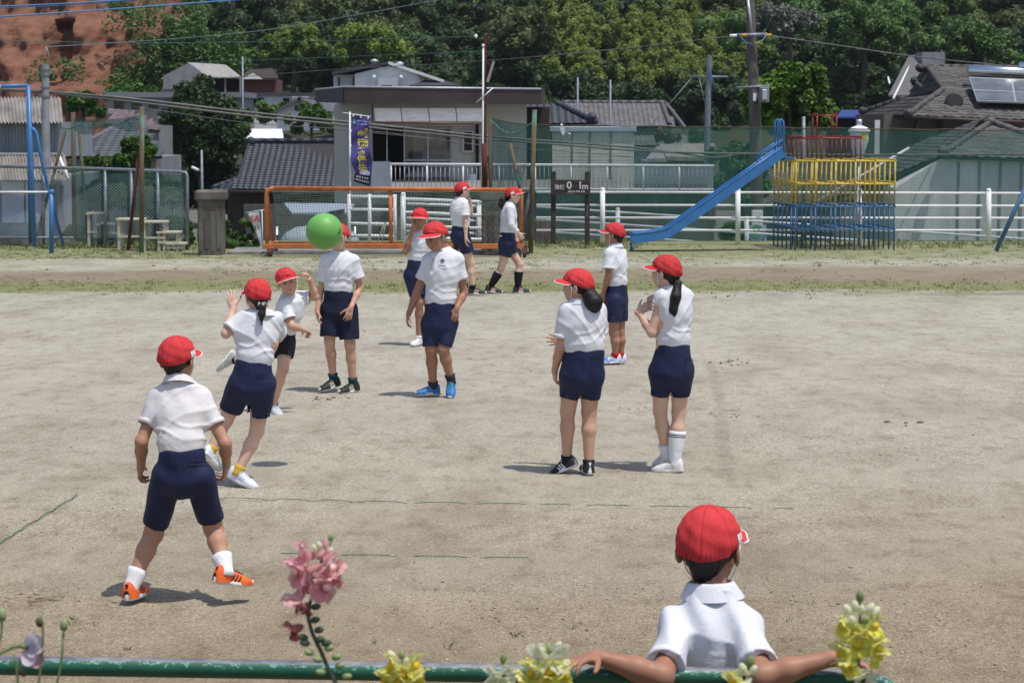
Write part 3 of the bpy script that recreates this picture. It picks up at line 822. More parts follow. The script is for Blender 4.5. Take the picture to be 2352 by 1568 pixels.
m = MB(); pbox(m, 1092, 285, 1100, 440, 70.8, .1); m.build('dark_corner_post', M_DARKIN, T)
m = MB(); pbox(m, 1206, 246, 1262, 520, 74, 4); m.build('side_wing', M_BROWNW, T)
m = MB(); pbox(m, 1216, 300, 1236, 380, 73.9, .1); m.build('side_window', M_GLASS, T)
m = MB(); m.tube([at(1085, 400, 70.6), at(1085, 440, 70.6)], .13, 14); m.build('water_heater', M_WHITEW, T, smooth=True)

# --- white vented house behind
b = at(900, 190, 130); T = thing('white_vented_house', (b[0], 132, -3), 'white house with dark roof and round roof vents behind the flat roof', 'house')
m = MB(); pbox(m, 766, 172, 818, 260, 131, 8); m.build('side_wall', M_WHITEW, T)
m = MB(); m.prism([at(815, 260, 130), at(1000, 260, 130), at(958, 168, 130), at(892, 151, 130), at(815, 170, 130)], (0, 8, 0)); m.build('gable_wall', M_WHITEW, T)
m = MB(); pbox(m, 868, 178, 918, 215, 129.4, .6); m.build('projecting_bay', pm('pale_grey_wall', (.47, .49, .50), rough=.8), T)
m = MB(); pbox(m, 876, 196, 900, 200, 129.35, .1); m.build('window', M_GLASS, T)
for i, (p, q) in enumerate((((892, 148), (762, 172)), ((892, 148), (1018, 190)))):
    m = MB(); a, c = at(*p, 129.6), at(*q, 129.6); m.prism([a, c, c + V3(0, 9, 0), a + V3(0, 9, 0)], (0, 0, .18)); m.build('roof_slope', pm('charcoal_roof', (.045, .046, .05), rough=.7) if i == 0 else M_WHITEW, T)
for x, y in ((860, 148), (918, 154), (984, 186)):
    m = MB(); m.lathe(at(x, y, 133), [(.16, -.1), (.16, .12), (.24, .14), (.24, .22), (.10, .30), (.01, .32)], 14); m.build('roof_vent', M_TRIM, T, smooth=True)
for x in (776, 809):
    m = MB(); pbox(m, x, 178, x + 5, 200, 130.9, .1); m.build('slit_window', M_GLASS, T)
for x in (859, 921):
    m = MB(); pbox(m, x - 4, 173, x + 4, 181, 129.2, .3, .05); m.build('wall_vent', M_WHITEROOF, T)
m = MB(); m.prism([at(940, 200, 128), at(1060, 200, 128), at(1020, 189, 131), at(975, 189, 131)], (0, 0, .1)); m.build('lower_roof', pm('charcoal_roof', (.045, .046, .05), rough=.7), T)

# --- tiled roofs in the middle
b = at(1400, 300, 120); T = thing('grey_tiled_house', (b[0], 122, -3.5), 'long grey tiled house roof in the middle below the bamboo', 'house')
tiled_slope(T, [at(1256, 290, 118), at(1552, 292, 118), at(1526, 238, 122), at(1290, 236, 122)], M_TILEG, .26, .30, M_DECK)
ridge(T, [at(1288, 235, 122), at(1527, 236, 122)], .12, M_TILEG, .5); ridge(T, [at(1520, 237, 122), at(1538, 284, 118.2)], .12, M_TILEG, .3, 'verge'); ridge(T, [at(1530, 238, 122), at(1572, 292, 118)], .10, M_TILEG, .3, 'hip_ridge')
m = MB(); pbox(m, 1270, 290, 1548, 460, 119, 6); m.build('wall', M_GREYW, T)
tiled_slope(T, [at(1440, 335, 112), at(1600, 333, 112), at(1570, 312, 114), at(1450, 312, 114)], M_TILEGR, .26, .28, M_DECK)
b = at(1290, 285, 88); T = thing('dark_tiled_roof_house', (b[0], 90, -3.5), 'dark tiled roof corner with an end ornament right of the flat roof', 'house')
tiled_slope(T, [at(1190, 285, 86), at(1358, 283, 86), at(1278, 238, 89), at(1200, 240, 89)], M_TILE, .27, .26, M_DECK)
ridge(T, [at(1278, 236, 89), at(1362, 276, 86)], .11, M_TILE, .3, 'hip_ridge')
m = MB(); m.lathe(at(1360, 270, 86), [(.05, -.16), (.17, -.08), (.2, .02), (.12, .14), (.02, .2)], 10, axis=(.4, -1, .3)); m.lathe(at(1366, 279, 86), [(.1, -.1), (.12, .1)], 10, axis=(1, -.4, 0)); m.build('ridge_end_tile', M_TILE, T, smooth=True)
m = MB(); pbox(m, 1190, 286, 1350, 460, 87, 5); m.build('wall', M_BROWNW, T)
# prefab shed with dish
b = at(1362, 437, 75); T = thing('cream_prefab_shed', (b[0], 76, -3.4), 'cream siding shed with a pale blue roof edge behind the netting', 'shed')
m = MB(); pbox(m, 1268, 303, 1455, 520, 75, 4); m.build('wall', M_CREAMS, T)
m = MB(); pbox(m, 1262, 291, 1462, 303, 74.87, 5, .02); m.build('roof', pm('pale_blue_metal', (.45, .52, .60), rough=.5), T)
for i in range(17):
    m = MB(); y = 305 + i * 8.0; pbox(m, 1268, y, 1455, y + 6.9, 74.97, .04); m.build('siding_board', M_CREAMS, T)
for x in (1313, 1354, 1402):
    m = MB(); pbox(m, x, 303, x + 3, 440, 74.93, .05); m.build('seam_strip', M_GREYW, T)
b = at(1293, 305, 70.9); T = thing('satellite_dish', (b[0], 71, b[2] - .4), 'white satellite dish seen nearly edge on beside the cream shed', 'dish')
m = MB(); c = at(1292, 299, 71)
m.lathe(c, [(.01, -.05), (.12, -.035), (.20, .0), (.205, .01), (.12, -.02), (.01, -.035)], 24, axis=(.93, -.36, .2)); m.build('dish', M_WPAINT, T, smooth=True)
m = MB(); m.tube([c, c + V3(-.05, .1, -.1), c + V3(-.05, .2, -.45)], .02, 6); m.build('mount', M_ALU, T, smooth=True)
m = MB(); m.tube([c, at(1307, 307, 70.9)], .008, 5); m.tube([at(1305, 307, 70.9), at(1311, 309, 70.9)], .035, 8); m.build('feed_horn', M_WPAINT, T, smooth=True)
# concrete-roofed outbuilding
b = at(1570, 370, 66); T = thing('low_outbuilding', (b[0], 67, -3.2), 'low outbuilding with a pale concrete roof behind the grey pole', 'shed')
m = MB(); m.prism([at(1530, 369, 65), at(1650, 371, 65), at(1640, 338, 70), at(1514, 340, 70)], (0, 0, .12)); m.build('roof', M_CONC, T)
m = MB(); m.prism([at(1484, 372, 65), at(1532, 372, 65), at(1516, 342, 69), at(1508, 344, 69)], (0, 0, .1)); m.build('roof_end', M_GREYW, T)
m = MB(); pbox(m, 1488, 371, 1645, 520, 66, 4); m.build('wall', M_GREYW, T)

# --- terrace with railing
b = at(1270, 555, 60); T = thing('terrace_wall', (b[0], 61, -3.0), 'dark concrete retaining wall below the white railing', 'wall')
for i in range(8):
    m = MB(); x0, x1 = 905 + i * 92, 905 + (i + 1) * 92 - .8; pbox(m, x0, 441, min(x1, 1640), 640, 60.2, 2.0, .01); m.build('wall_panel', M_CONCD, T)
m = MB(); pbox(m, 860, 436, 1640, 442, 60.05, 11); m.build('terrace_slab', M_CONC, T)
b = at(1270, 440, 60); T = thing('terrace_railing', (b[0], 60.3, b[2]), 'white railing with thin bars along the terrace in front of the houses', 'railing')
bar('top_rail', M_WPAINT, at(896, 377, 60.3), at(1640, 381, 60.3), .035, T); bar('bottom_rail', M_WPAINT, at(896, 433, 60.3), at(1640, 435, 60.3), .02, T)
for i in range(72):
    x = 898 + i * 10.35; bar('baluster', M_ALU if i % 8 else M_WPAINT, at(x, 378, 60.3), at(x, 435, 60.3), .0115 if i % 8 else .028, T, 6)
m = MB(); pbox(m, 852, 371, 897, 432, 60.25, .04); m.build('side_panel', M_METALW, T)
for i in range(5):
    m = MB(); x0 = 1456 + i * 36.6; pbox(m, x0, 384, x0 + 36, 432, 60.45, .03); m.build('infill_panel', M_METALW, T)

# --- old brown tiled house with solar heater
b = at(2180, 290, 76); T = thing('brown_tiled_house', (b[0], 77, -3.4), 'old brown tiled house with a solar water heater on its roof', 'house')
tiled_slope(T, [at(2088, 266, 71), at(2460, 280, 71), at(2460, 162, 77), at(2132, 158, 77), at(2166, 206, 74.2)], M_TILEB, .275, .30, M_DECK, .008)
tiled_slope(T, [at(1974, 268, 79), at(2088, 266, 71.2), at(2140, 214, 74.4), at(2078, 226, 78)], M_TILEB, .275, .30, M_DECK, .008)
tiled_slope(T, [at(2084, 228, 78), at(2166, 206, 74.3), at(2134, 158, 77), at(2118, 156, 79)], M_TILEB, .275, .30, M_DECK, .006)
ridge(T, [at(2112, 154, 78), at(2460, 158, 77)], .10, M_TILEB, .32)
ridge(T, [at(2166, 205, 74.1), at(2088, 261, 71)], .095, M_TILEB, .26, 'hip_ridge'); ridge(T, [at(2080, 224, 78), at(1980, 257, 79)], .085, M_TILEB, .26, 'hip_ridge')
ridge(T, [at(2132, 157, 76.8), at(2167, 205, 74.1)], .07, M_TILEB, .26, 'verge'); ridge(T, [at(2100, 186, 78), at(2134, 216, 76)], .07, M_TILEB, .26, 'verge')
for p in ((2086, 260, 70.8), (2112, 156, 77.8), (2100, 186, 77.8), (1981, 255, 79)):
    m = MB(); m.lathe(at(*p), [(.04, -.16), (.12, -.09), (.15, .03), (.10, .13), (.03, .18)], 10, axis=(-.3, -1, .25)); m.build('ridge_end_tile', M_TILEB, T, smooth=True)
m = MB(); pbox(m, 2030, 262, 2460, 600, 73.5, 6); m.build('wall', pm('brown_grey_wall', (.13, .11, .092), (.16, .135, .11), scale=2, rough=.9), T)
m = MB(); m.tube([at(2080, 270, 70.9), at(2400, 283, 70.9)], .06, 8); m.build('gutter', M_FASCIA, T, smooth=True)
for x in (2010, 2100, 2155): m = MB(); pbox(m, x, 276, x + 9, 420, 73.3, .1); m.build('wall_post', M_WHITEW if x == 2010 else M_FASCIA, T)
m = MB(); m.lathe(at(2192, 232, 72.4), [(.30, -.25), (.30, .02), (.22, .05)], 12, axis=(0, -.8, .6)); m.build('roof_opening', M_DARKIN, T)
# solar heater
q = [at(2243, 242, 71.9), at(2420, 248, 71.9), at(2420, 196, 74.2), at(2224, 188, 74.2)]
T2 = thing('solar_water_heater', (at(2300, 240, 72)[0], 73, q[0][2]), 'solar water heater with silver tank on the brown tiled roof', 'solar heater')
n_ = nrm(np.cross(q[1] - q[0], q[3] - q[0])); n_ = n_ if n_[2] > 0 else -n_
m = MB(); m.prism([p + n_ * .10 for p in q], n_ * .06); fo = m.build('collector_frame', M_ALU, T2)
for i in range(2):
    for j in range(2):
        a0, a1, b0, b1 = i / 2 + .012, (i + 1) / 2 - .012, j * .45 + .03, j * .45 + .42 + j * .08
        bl = lambda u, v: (q[0] * (1-u) + q[1] * u) * (1-v) + (q[3] * (1-u) + q[2] * u) * v + n_ * .166
        m = MB(); m.prism([bl(a0, b0), bl(a1, b0), bl(a1, b1), bl(a0, b1)], n_ * .008); m.build('collector_glass', pm('collector_glass', (.10, .105, .115), (.15, .15, .155), scale=2, rough=.2, spec=.6), fo)
m = MB(); m.tube([at(2224, 163, 74.6), at(2420, 170, 74.6)], .20, 18); m.build('tank', pm('polished_steel', (.75, .76, .78), rough=.22, metal=1.0), T2, smooth=True)
m = MB(); m.tube([at(2340, 152, 75.2), at(2420, 154, 75.2)], .14, 14); m.build('second_tank', pm('polished_steel', (.75, .76, .78), rough=.22, metal=1.0), T2, smooth=True)
for x in (2240, 2320): bar('tank_leg', M_ALU, at(x, 168, 74.6), at(x, 195, 74.4), .02, T2)

# --- lower right house with pale wall
b = at(2200, 540, 57); T = thing('pale_walled_house', (b[0], 59, -2.6), 'pale walled house with green grey tiles behind the netting at right', 'house')
tiled_slope(T, [at(2160, 358, 55), at(2420, 366, 55), at(2420, 320, 58), at(2277, 279, 60.5)], M_TILEGR, .275, .30, M_DECK, .005)
tiled_slope(T, [at(1880, 470, 58), at(2160, 358, 55.2), at(2277, 279, 60.5), at(2085, 340, 63)], M_TILEGR, .275, .30, M_DECK, .005)
ridge(T, [at(2276, 280, 60), at(2165, 352, 55)], .075, M_TILEGR, .26, 'hip_ridge'); ridge(T, [at(2278, 280, 60), at(2420, 330, 57)], .075, M_TILEGR, .26, 'hip_ridge')
for p in ((2276, 279, 59.8), (2166, 347, 54.8)):
    m = MB(); m.lathe(at(*p), [(.04, -.16), (.11, -.08), (.14, .03), (.09, .12), (.03, .16)], 10, axis=(-.2, -1, .2)); m.build('ridge_end_tile', M_TILEB, T, smooth=True)
m = MB(); m.prism([at(2056, 600, 55.2), at(2440, 600, 55.2), at(2440, 366, 55.2), at(2165, 362, 55.2), at(2056, 432, 55.2)], (0, 5, 0)); m.build('wall', M_PALEW, T)
bar('verge_pipe', M_WHITEW, at(2088, 340, 58), at(1872, 466, 57.6), .035, T)
for i in range(5):
    m = MB(); x = 2200 + i * 48; pbox(m, x, 372, x + 1.4, 560, 55.17, .05); m.build('wall_joint', M_GREYW, T)
b = at(1810, 470, 66); T = thing('low_grey_roof', (b[0], 67, -3.2), 'low grey tiled roof behind the climbing frame', 'house')
tiled_slope(T, [at(1735, 470, 63), at(1885, 470, 62), at(2085, 345, 68), at(1740, 392, 69)], M_TILEGR, .275, .30, M_DECK, .005)
m = MB(); pbox(m, 1740, 468, 2060, 640, 64, 4); m.build('wall', M_GREYW, T)
b = at(1935, 270, 90); T = thing('blue_roofed_shed', (b[0], 91, -3.5), 'small shed with a deep blue roof left of the brown tiles', 'shed')
m = MB(); m.prism([at(1922, 272, 89), at(1985, 272, 89), at(1985, 256, 91), at(1932, 256, 91)], (0, 0, .06)); m.build('roof', pm('blue_sheet', (.030, .055, .22), rough=.5), T)
m = MB(); pbox(m, 1922, 273, 1990, 420, 90, 3); m.build('wall', M_DARKIN, T)
# far road climbing the hill with rails
T = thing('far_steps_path', at(2090, 200, 150) * V3(1, 1, 0) + V3(0, 0, 2), 'grey path with a white handrail climbing behind the brown roof', 'path')
m = MB(); m.prism([at(2040, 222, 140), at(2110, 222, 140), at(2118, 160, 158), at(2100, 130, 165), at(2088, 130, 165)], (0, 0, .1)); m.build('path_surface', pm('worn_asphalt', (.10, .10, .10), (.14, .135, .13), scale=2, rough=.95), T)
bar('handrail', M_WHITEW, at(2052, 226, 138), at(2100, 130, 165), .07, T); bar('handrail', M_WHITEW, at(2040, 178, 150), at(2043, 192, 146), .07, T)
m = MB(); pbox(m, 2118, 120, 2170, 160, 160, 3); m.build('hut', M_GREYW, T)
# white container on the roofside
T = thing('white_container', (at(1975, 360, 56)[0], 56, -2.6), 'white lidded vessel with a yellow label behind the netting by the climbing frame', 'container')
c = at(1973, 330, 56)
m = MB(); m.lathe(c, [(.02, -.48), (.10, -.38), (.20, -.05), (.235, .08), (.235, .30)], 20); m.build('vessel', M_WPAINT, T, smooth=True)
m = MB(); m.lathe(c, [(.27, .28), (.28, .33), (.20, .40), (.09, .44), (.05, .45)], 20); m.build('lid', M_WPAINT, T, smooth=True)
m = MB(); m.lathe(c, [(.07, .44), (.07, .60)], 12); m.build('neck', M_ALU, T, smooth=True)
m = MB(); m.grid(lambda u, v: c + V3(math.sin(.0 + .8 * u) * .242, -math.cos(.0 + .8 * u) * .242, .10 + .17 * v), 8, 3); m.build('label', pm('yellow_label', (.62, .52, .03), rough=.6), T)
m = MB(); m.tube([c + V3(0, 0, -.45), c + V3(0, 0, -3.0)], .04, 8); m.build('stand', M_ALU, T, smooth=True)
# ------------------------------------------------------------------ playground edge: goal, fences, frames
M_ORANGE = pm('orange_paint', (.50, .150, .034), (.34, .095, .026), scale=7, rough=.6, lo=.45, hi=.68, bump=.15, bscale=60, detail=9)
M_BLUE = pm('blue_paint', (.032, .155, .40), (.044, .185, .44), scale=8, rough=.4)
M_BLUED = pm('dull_blue_paint', (.040, .125, .26), (.10, .12, .16), scale=10, rough=.6, detail=9, lo=.5, hi=.7)
M_YELLOW = pm('yellow_paint', (.60, .43, .065), (.42, .27, .05), scale=9, rough=.6, detail=9, lo=.45, hi=.68)
M_RED = pm('dark_red_paint', (.21, .022, .024), (.28, .04, .04), scale=8, rough=.5)
M_GALV = pm('galvanised_steel', (.17, .20, .235), (.24, .27, .30), scale=14, rough=.55, metal=.4)
M_WIRE = pm('wire', (.26, .31, .33), rough=.5, metal=.5)
M_WIREG = pm('green_wire', (.06, .16, .14), (.10, .20, .18), scale=4, rough=.6)
M_NETG = pm('green_twine', (.035, .15, .12), rough=.8)
M_NETD = pm('pale_twine', (.13, .22, .18), rough=.8)
M_CASTER = pm('rusty_iron', (.060, .030, .022), (.11, .05, .03), scale=20, rough=.9)
M_BLACK = pm('black_rubber', (.02, .02, .02), rough=.9)
M_STAND = pm('cream_painted_wood', (.52, .49, .39), (.36, .33, .25), scale=9, rough=.75, lo=.45, hi=.75)

# concrete strip at the gateway
m = MB(); a, b = gnd(515, 587), gnd(1215, 587); m.box(V3(a[0], 38.75, -.05), V3(b[0], 40.2, .05), .01); tag(m.build('gateway_strip', M_CONC), kind='structure')

# gate pillars
def pillar(label, xc):
    Y = gnd(xc, 586)[1]; g = gnd(xc, 586)
    T = thing('gate_pillar', (g[0], Y + .2, 0), label, 'pillar', 'gate pillars')
    s = FPX / Y
    m = MB(); m.box(V3(g[0] - 28 / s, Y, 0), V3(g[0] + 28 / s, Y + .45, at(0, 461, Y)[2]), .012); m.build('shaft', M_CONCP, T)
    m = MB(); z0, z1 = at(0, 462, Y)[2] + .002, at(0, 437, Y)[2]
    m.box(V3(g[0] - 35 / s, Y - .05, z0), V3(g[0] + 35 / s, Y + .5, z1), .035); m.build('cap', M_CONCP, T)
    for k, dx in enumerate((-21, -8, 6, 20)):
        m = MB(); m.box(V3(g[0] + (dx - 5) / s, Y - .012, .06 + .05 * (k % 2)), V3(g[0] + (dx + 3.5) / s, Y + .01, z0 - .10 - .09 * ((k * 2) % 3)), .004); m.build('facing_strip', M_CONCP, T)
M_CONCP = pm('stained_pillar_concrete', (.085, .073, .062), (.165, .148, .130), scale=5, rough=.95, bump=.7, bscale=26, stretch=(1, 1, .35), detail=9, lo=.38, hi=.66)
pillar('weathered concrete gate pillar left of the orange goal', 483)
pillar('weathered concrete gate pillar behind the goal net, beside the walking girls', 1134)

# orange goal
YG0 = 38.0; s = FPX / YG0; sx = lambda px: at(px, 500, YG0)[0]; zz = lambda py: at(600, py, YG0)[2]
T = thing('soccer_goal', (sx(900), YG0 + .3, 0), 'small orange wheeled goal with a green net', 'goal')
R_ = .036
pts = [V3(sx(613), YG0, zz(566)), V3(sx(612), YG0, zz(452)), V3(sx(614), YG0, zz(440)), V3(sx(621), YG0, zz(434)), V3(sx(630), YG0, zz(432))]
m = MB(); m.tube(pts, R_, 12); m.build('left_post', M_ORANGE, T, smooth=True)
m = MB(); m.tube([V3(sx(630), YG0, zz(432)), V3(sx(1186), YG0, zz(436))], R_, 12); m.build('crossbar', M_ORANGE, T, smooth=True)
m = MB(); m.tube([V3(sx(1186), YG0, zz(436)), V3(sx(1193), YG0, zz(438)), V3(sx(1197), YG0, zz(446)), V3(sx(1197), YG0, zz(566))], R_, 12); m.build('right_post', M_ORANGE, T, smooth=True)
m = MB(); m.tube([V3(sx(897), YG0 + .02, zz(566)), V3(sx(897), YG0 + .02, zz(436))], .033, 10); m.build('middle_post', M_ORANGE, T, smooth=True)
m = MB(); m.box(V3(sx(604), YG0 - .04, zz(571)), V3(sx(1204), YG0 + .04, zz(560)), .006); m.build('ground_beam', M_ORANGE, T)
for px in (612, 1197):
    m = MB(); m.box(V3(sx(px) - .045, YG0 + .045, zz(571)), V3(sx(px) + .045, YG0 + 1.0, zz(561)), .006); m.build('side_beam', M_ORANGE, T)
    m = MB(); m.tube([V3(sx(px), YG0 + .05, zz(434)), V3(sx(px), YG0 + 1.0, zz(560))], .022, 8); m.build('side_stay', M_ORANGE, T, smooth=True)
    for dy in (0, .9):
        m = MB(); c = V3(sx(px) + .06, YG0 + dy, .075); m.lathe(c, [(.075, -.03), (.075, .03)], 18, axis=(1, 0, 0)); w = m.build('caster_wheel', M_CASTER, T, smooth='auto')
        m = MB(); m.box(c - V3(.05, .04, -.03), c + V3(.05, .04, zz(570) - .077), .006); m.build('caster_bracket', M_CASTER, w)
m = MB(); m.box(V3(sx(606), YG0 + .96, zz(571)), V3(sx(1203), YG0 + 1.04, zz(562))); m.build('rear_beam', M_ORANGE, T)
m = MB()
x0, x1 = sx(626), sx(1190); n = 88
for i in range(n + 1):
    x = x0 + (x1 - x0) * i / n
    m.tube([V3(x, YG0 + .06, zz(441)), V3(x + .01, YG0 + .45, zz(500)), V3(x, YG0 + .95, zz(560))], .0034, 3, caps=False)
for j in range(27):
    t = j / 26.; z = zz(441) * (1-t) + zz(560) * t; y = YG0 + .06 + .89 * t + .05 * math.sin(t * 3)
    m.tube([V3(x0 + (x1 - x0) * k / 12, y, z - .012 * math.sin(k * 2.1 + j)) for k in range(13)], .0034, 3, caps=False)
tag(m.build('net', M_NETD, T), kind='stuff')

# chain link fence at left
YC0 = 41.6
T = thing('chain_link_fence', (at(215, 560, YC0)[0], YC0, 0), 'galvanised chain link fence panel behind the white stands', 'fence')
fx = lambda px: at(px, 500, YC0 - .004 * max(0, px))
def fp(px, py): return at(px, py, YC0 - .0035 * max(0, px))
for px in (-40, 100, 242, 302, 363): bar('post', M_GALV, fp(px, 383 + px * .03), fp(px, 562), .032, T)
m = MB(); m.tube([fp(-60, 381), fp(240, 388), fp(418, 395), fp(427, 397), fp(430, 404), fp(431, 574)], .030, 8); m.build('top_rail', M_GALV, T, smooth=True)
bar('bottom_rail', M_GALV, fp(-60, 545), fp(170, 546), .022, T)
m = MB()
def lattice(xa, xb, ya, yb, step, r):
    a = xa - (yb - ya)
    while a < xb:
        for sg in (1, -1):
            p, q = (a, ya), (a + (yb - ya), yb)
            if sg < 0: p, q = (a, yb), (a + (yb - ya), ya)
            u0 = max(0, (xa - p[0]) / (q[0] - p[0])); u1 = min(1, (xb - p[0]) / (q[0] - p[0]))
            if u1 > u0:
                A = (p[0] + (q[0]-p[0]) * u0, p[1] + (q[1]-p[1]) * u0); B = (p[0] + (q[0]-p[0]) * u1, p[1] + (q[1]-p[1]) * u1)
                m.tube([fp(*A) + V3(0, sg * r, 0), fp(*B) + V3(0, sg * r, 0)], r, 3, caps=False)
        a += step
lattice(-20, 428, 398, 546, 7.6, .0026)
tag(m.build('wire_mesh', M_WIRE, T), kind='stuff')
m = MB(); pbox(m, -60, 546, 250, 562, YC0 + .02, .2); m.build('kerb', M_CONC, T)
# dense green windbreak netting on the fence between posts
NETM = net_mat('green_net', (.024, .125, .100), .50, .035)
NETL = net_mat('thin_green_net', (.022, .115, .092), .34, .035)
m = MB(); a = [fp(172, 394), fp(426, 402), fp(426, 560), fp(172, 556)]; m.add([p + V3(0, .05, 0) for p in a], [(0, 1, 2, 3)]); m.build('netting', NETM, T)

# rusty poles with stays at left
def rusty(label, top, bot, Y, stays, mat):
    T = thing('rusty_pole', at(*bot, Y) * V3(1, 1, 0), label, 'pole', 'rusty poles of the old backstop')
    bar('pole', mat, at(*top, Y), at(*bot, Y), .042, T, 10)
    for (p, q, mt) in stays: bar('stay', mt, at(*p, Y + .1), at(*q, Y + .5), .030, T, 8)
rusty('rusty green pole with two slanting stays beside the blue frame', (168, 258), (171, 548), 41.2, [((150, 300), (84, 545), M_RUSTG), ((182, 302), (203, 556), M_RUSTG)], M_RUST)
rusty('tall rusty green pole in front of the right white stand', (326, 245), (325, 580), 38.9, [((320, 352), (294, 573), M_REDRUST)], M_RUSTG)
rusty('rusty green pole right of the goal beside the striding girl', (1228, 252), (1219, 582), 38.7, [((1196, 440), (1172, 330), M_RUSTG), ((1222, 420), (1190, 578), M_GALV)], M_RUSTG)
rusty('short rusty pole against the tall red one behind the goal', (1126, 270), (1127, 560), 43.0, [((1122, 360), (1130, 450), M_REDRUST)], M_RUST)
T = thing('backstop_net', at(245, 300, 41.2) * V3(1, 1, 0), 'sagging green net strung between the two left rusty poles', 'net')
m = MB(); m.grid(lambda u, v: at(168 + 157 * u, 272 + 6 * math.sin(u * 3.1) - 8 * u + (26 + 10 * math.sin(u * 9)) * v, 41.0 - 2.1 * u), 24, 5); m.build('net_strip', NETM, T, smooth=True)
m = MB(); m.tube([at(140 + 185 * i / 20, 293 - 22 * (i / 20.)**2 + 4 * math.sin(i), 41.1 - 2.1 * i / 20) for i in range(21)], .012, 5); m.build('head_rope', M_NETG, T, smooth=True)

# concrete power pole at left
def upole(name, label, pts, rs, Y, mat, bz=-1.0):
    p = [at(*q, Y) for q in pts]; p[-1] = V3(p[-1][0], p[-1][1], bz)
    T = thing(name, (p[-1][0], p[-1][1], bz), label, 'pole'); m = MB(); m.tube(p, rs, 16); m.build('pole', mat, T, smooth='auto'); return T
T = upole('utility_pole', 'pale concrete utility pole at the left above the corrugated shed', [(104, 148), (105, 330), (107, 545)], [.078, .092, .11], 47, pm('pole_concrete', (.24, .25, .26), (.31, .32, .33), scale=6, rough=.9, bump=.2), -.4)
for y in (160, 172, 200, 222):
    m = MB(); m.lathe(at(104, y, 47), [(.088, -.02), (.10, -.018), (.10, .018), (.088, .02)], 14); m.build('band', M_GALV, T)
bar('stay_wire', M_WIRE, at(107, 108, 47), at(118, 152, 47), .006, T); bar('stay_wire', M_WIRE, at(107, 108, 47), at(98, 148, 47), .006, T)
T = upole('utility_pole', 'slim pale grey steel pole rising behind the cream shed', [(1629, 128), (1626, 250), (1622, 376)], [.07, .085, .10], 62, M_GALV, -2.6)
bar('cross_arm', M_GALV, at(1588, 176, 62), at(1672, 177, 62), .03, T); bar('guy_wire', M_WIRE, at(1590, 178, 62), at(1475, 312, 62), .008, T); bar('guy_wire', M_WIRE, at(1606, 180, 62), at(1625, 260, 62), .008, T)
for i in range(6):
    m = MB(); m.tube([at(1629, 150 + i * 5, 61.9), at(1637 + i, 180 + i * 4, 61.9), at(1636 + i * 1.5, 196 + i * 3, 61.9)], .007, 4); m.build('cable_tail', M_BLUED, T, smooth=True)
T = upole('utility_pole', 'tall dark utility pole with a transformer box behind the slide', [(1722, -40), (1727, 120), (1735, 290), (1741, 560)], [.085, .11, .135, .16], 50, pm('dark_pole', (.085, .072, .062), (.145, .125, .108), scale=4, rough=.9, stretch=(1, 1, .2)), -1.0)
for y0, y1, dx in ((78, 84, 0),):
    bar('cross_arm', M_GALV, at(1690, 82, 49.8), at(1762, 80, 49.8), .045, T)
for x, y in ((1684, 83), (1764, 82), (1742, 101), (1708, 82)):
    m = MB(); m.tube([at(x - 8, y, 49.7), at(x + 8, y - 1, 49.7)], .035, 8); m.build('insulator', pm('orange_insulator', (.50, .27, .03), rough=.5) if x != 1684 else M_WPAINT, T, smooth=True)
for p in (((1700, 84), (1712, 98), (1727, 101)), ((1760, 82), (1748, 98), (1736, 101))):
    m = MB(); m.tube([at(*q, 49.6) for q in p], .012, 5); m.build('jumper_cable', M_BLUE, T, smooth=True)
bar('conduit', M_TRIM, at(1718, 0, 49.85), at(1727, 78, 49.85), .03, T)
m = MB(); pbox(m, 1746, 200, 1767, 236, 49.6, .25, .02); o = m.build('transformer_box', M_GREYW, T)
m = MB(); pbox(m, 1751, 206, 1762, 230, 49.56, .05, .01); m.build('cover', M_TRIM, o)
m = MB(); pbox(m, 1730, 214, 1737, 232, 49.82, .03); m.build('white_plate', M_WPAINT, T)
bar('short_arm', M_GALV, at(1690, 202, 49.9), at(1768, 198, 49.9), .03, T)
m = MB(); pbox(m, 1727, 483, 1752, 520, 49.78, .1, .01); m.build('base_wrap', M_WPAINT, T)
for lab, x, y0, y1, Y in (('thin grey mast behind the middle tiled roof, left one', 1327, 178, 250, 118), ('thin grey mast behind the middle tiled roof, right one', 1402, 184, 250, 118), ('thin lamp mast beside the far open shed', 557, 130, 240, 120), ('galvanised net pole rising behind the red climbing bars', 1846, 268, 560, 43.2)):
    r_ = .05 if Y > 100 else .035
    o = thing('mast', at(x, y1, Y) * V3(1, 1, 0) + V3(0, 0, -3 if Y > 100 else 0), lab, 'mast'); p = at(x, y1, Y); bar('mast_tube', M_GALV, at(x, y0, Y), V3(p[0], Y, -3 if Y > 100 else 0), r_, o)
    if Y > 100: bar('mast_arm', M_GALV, at(x - 6, y0 + 16, Y), at(x + 6, y0 + 16, Y), .03, o)
# red pole with conduit and flood light
T = upole('light_pole', 'tall red rusty pole with white conduit and flood light behind the goal', [(1114, 82), (1113, 250), (1113, 560)], [.033, .036, .045], 44, M_REDRUST, -.3)
m = MB(); m.tube([at(1110, 106, 43.9), at(1109, 330, 43.9), at(1107, 370, 43.9), at(1105, 432, 43.9)], .018, 8); m.build('conduit', M_WPAINT, T, smooth=True)
m = MB(); m.lathe(at(1110, 106, 43.9), [(.01, -.03), (.03, -.01), (.03, .02), (.01, .04)], 10); m.build('conduit_cap', M_WPAINT, T, smooth=True)
m = MB(); m.obox(at(1127, 165, 43.9), V3(.06, 0, .20), V3(0, .10, 0), V3(.025, 0, -.008)); m.build('flood_light', pm('lamp_glass', (.30, .29, .25), rough=.3), T)
m = MB(); m.lathe(at(1093, 84, 44), [(.01, -.04), (.035, -.02), (.035, .02), (.01, .04)], 10); m.build('insulator', M_WPAINT, T, smooth=True)
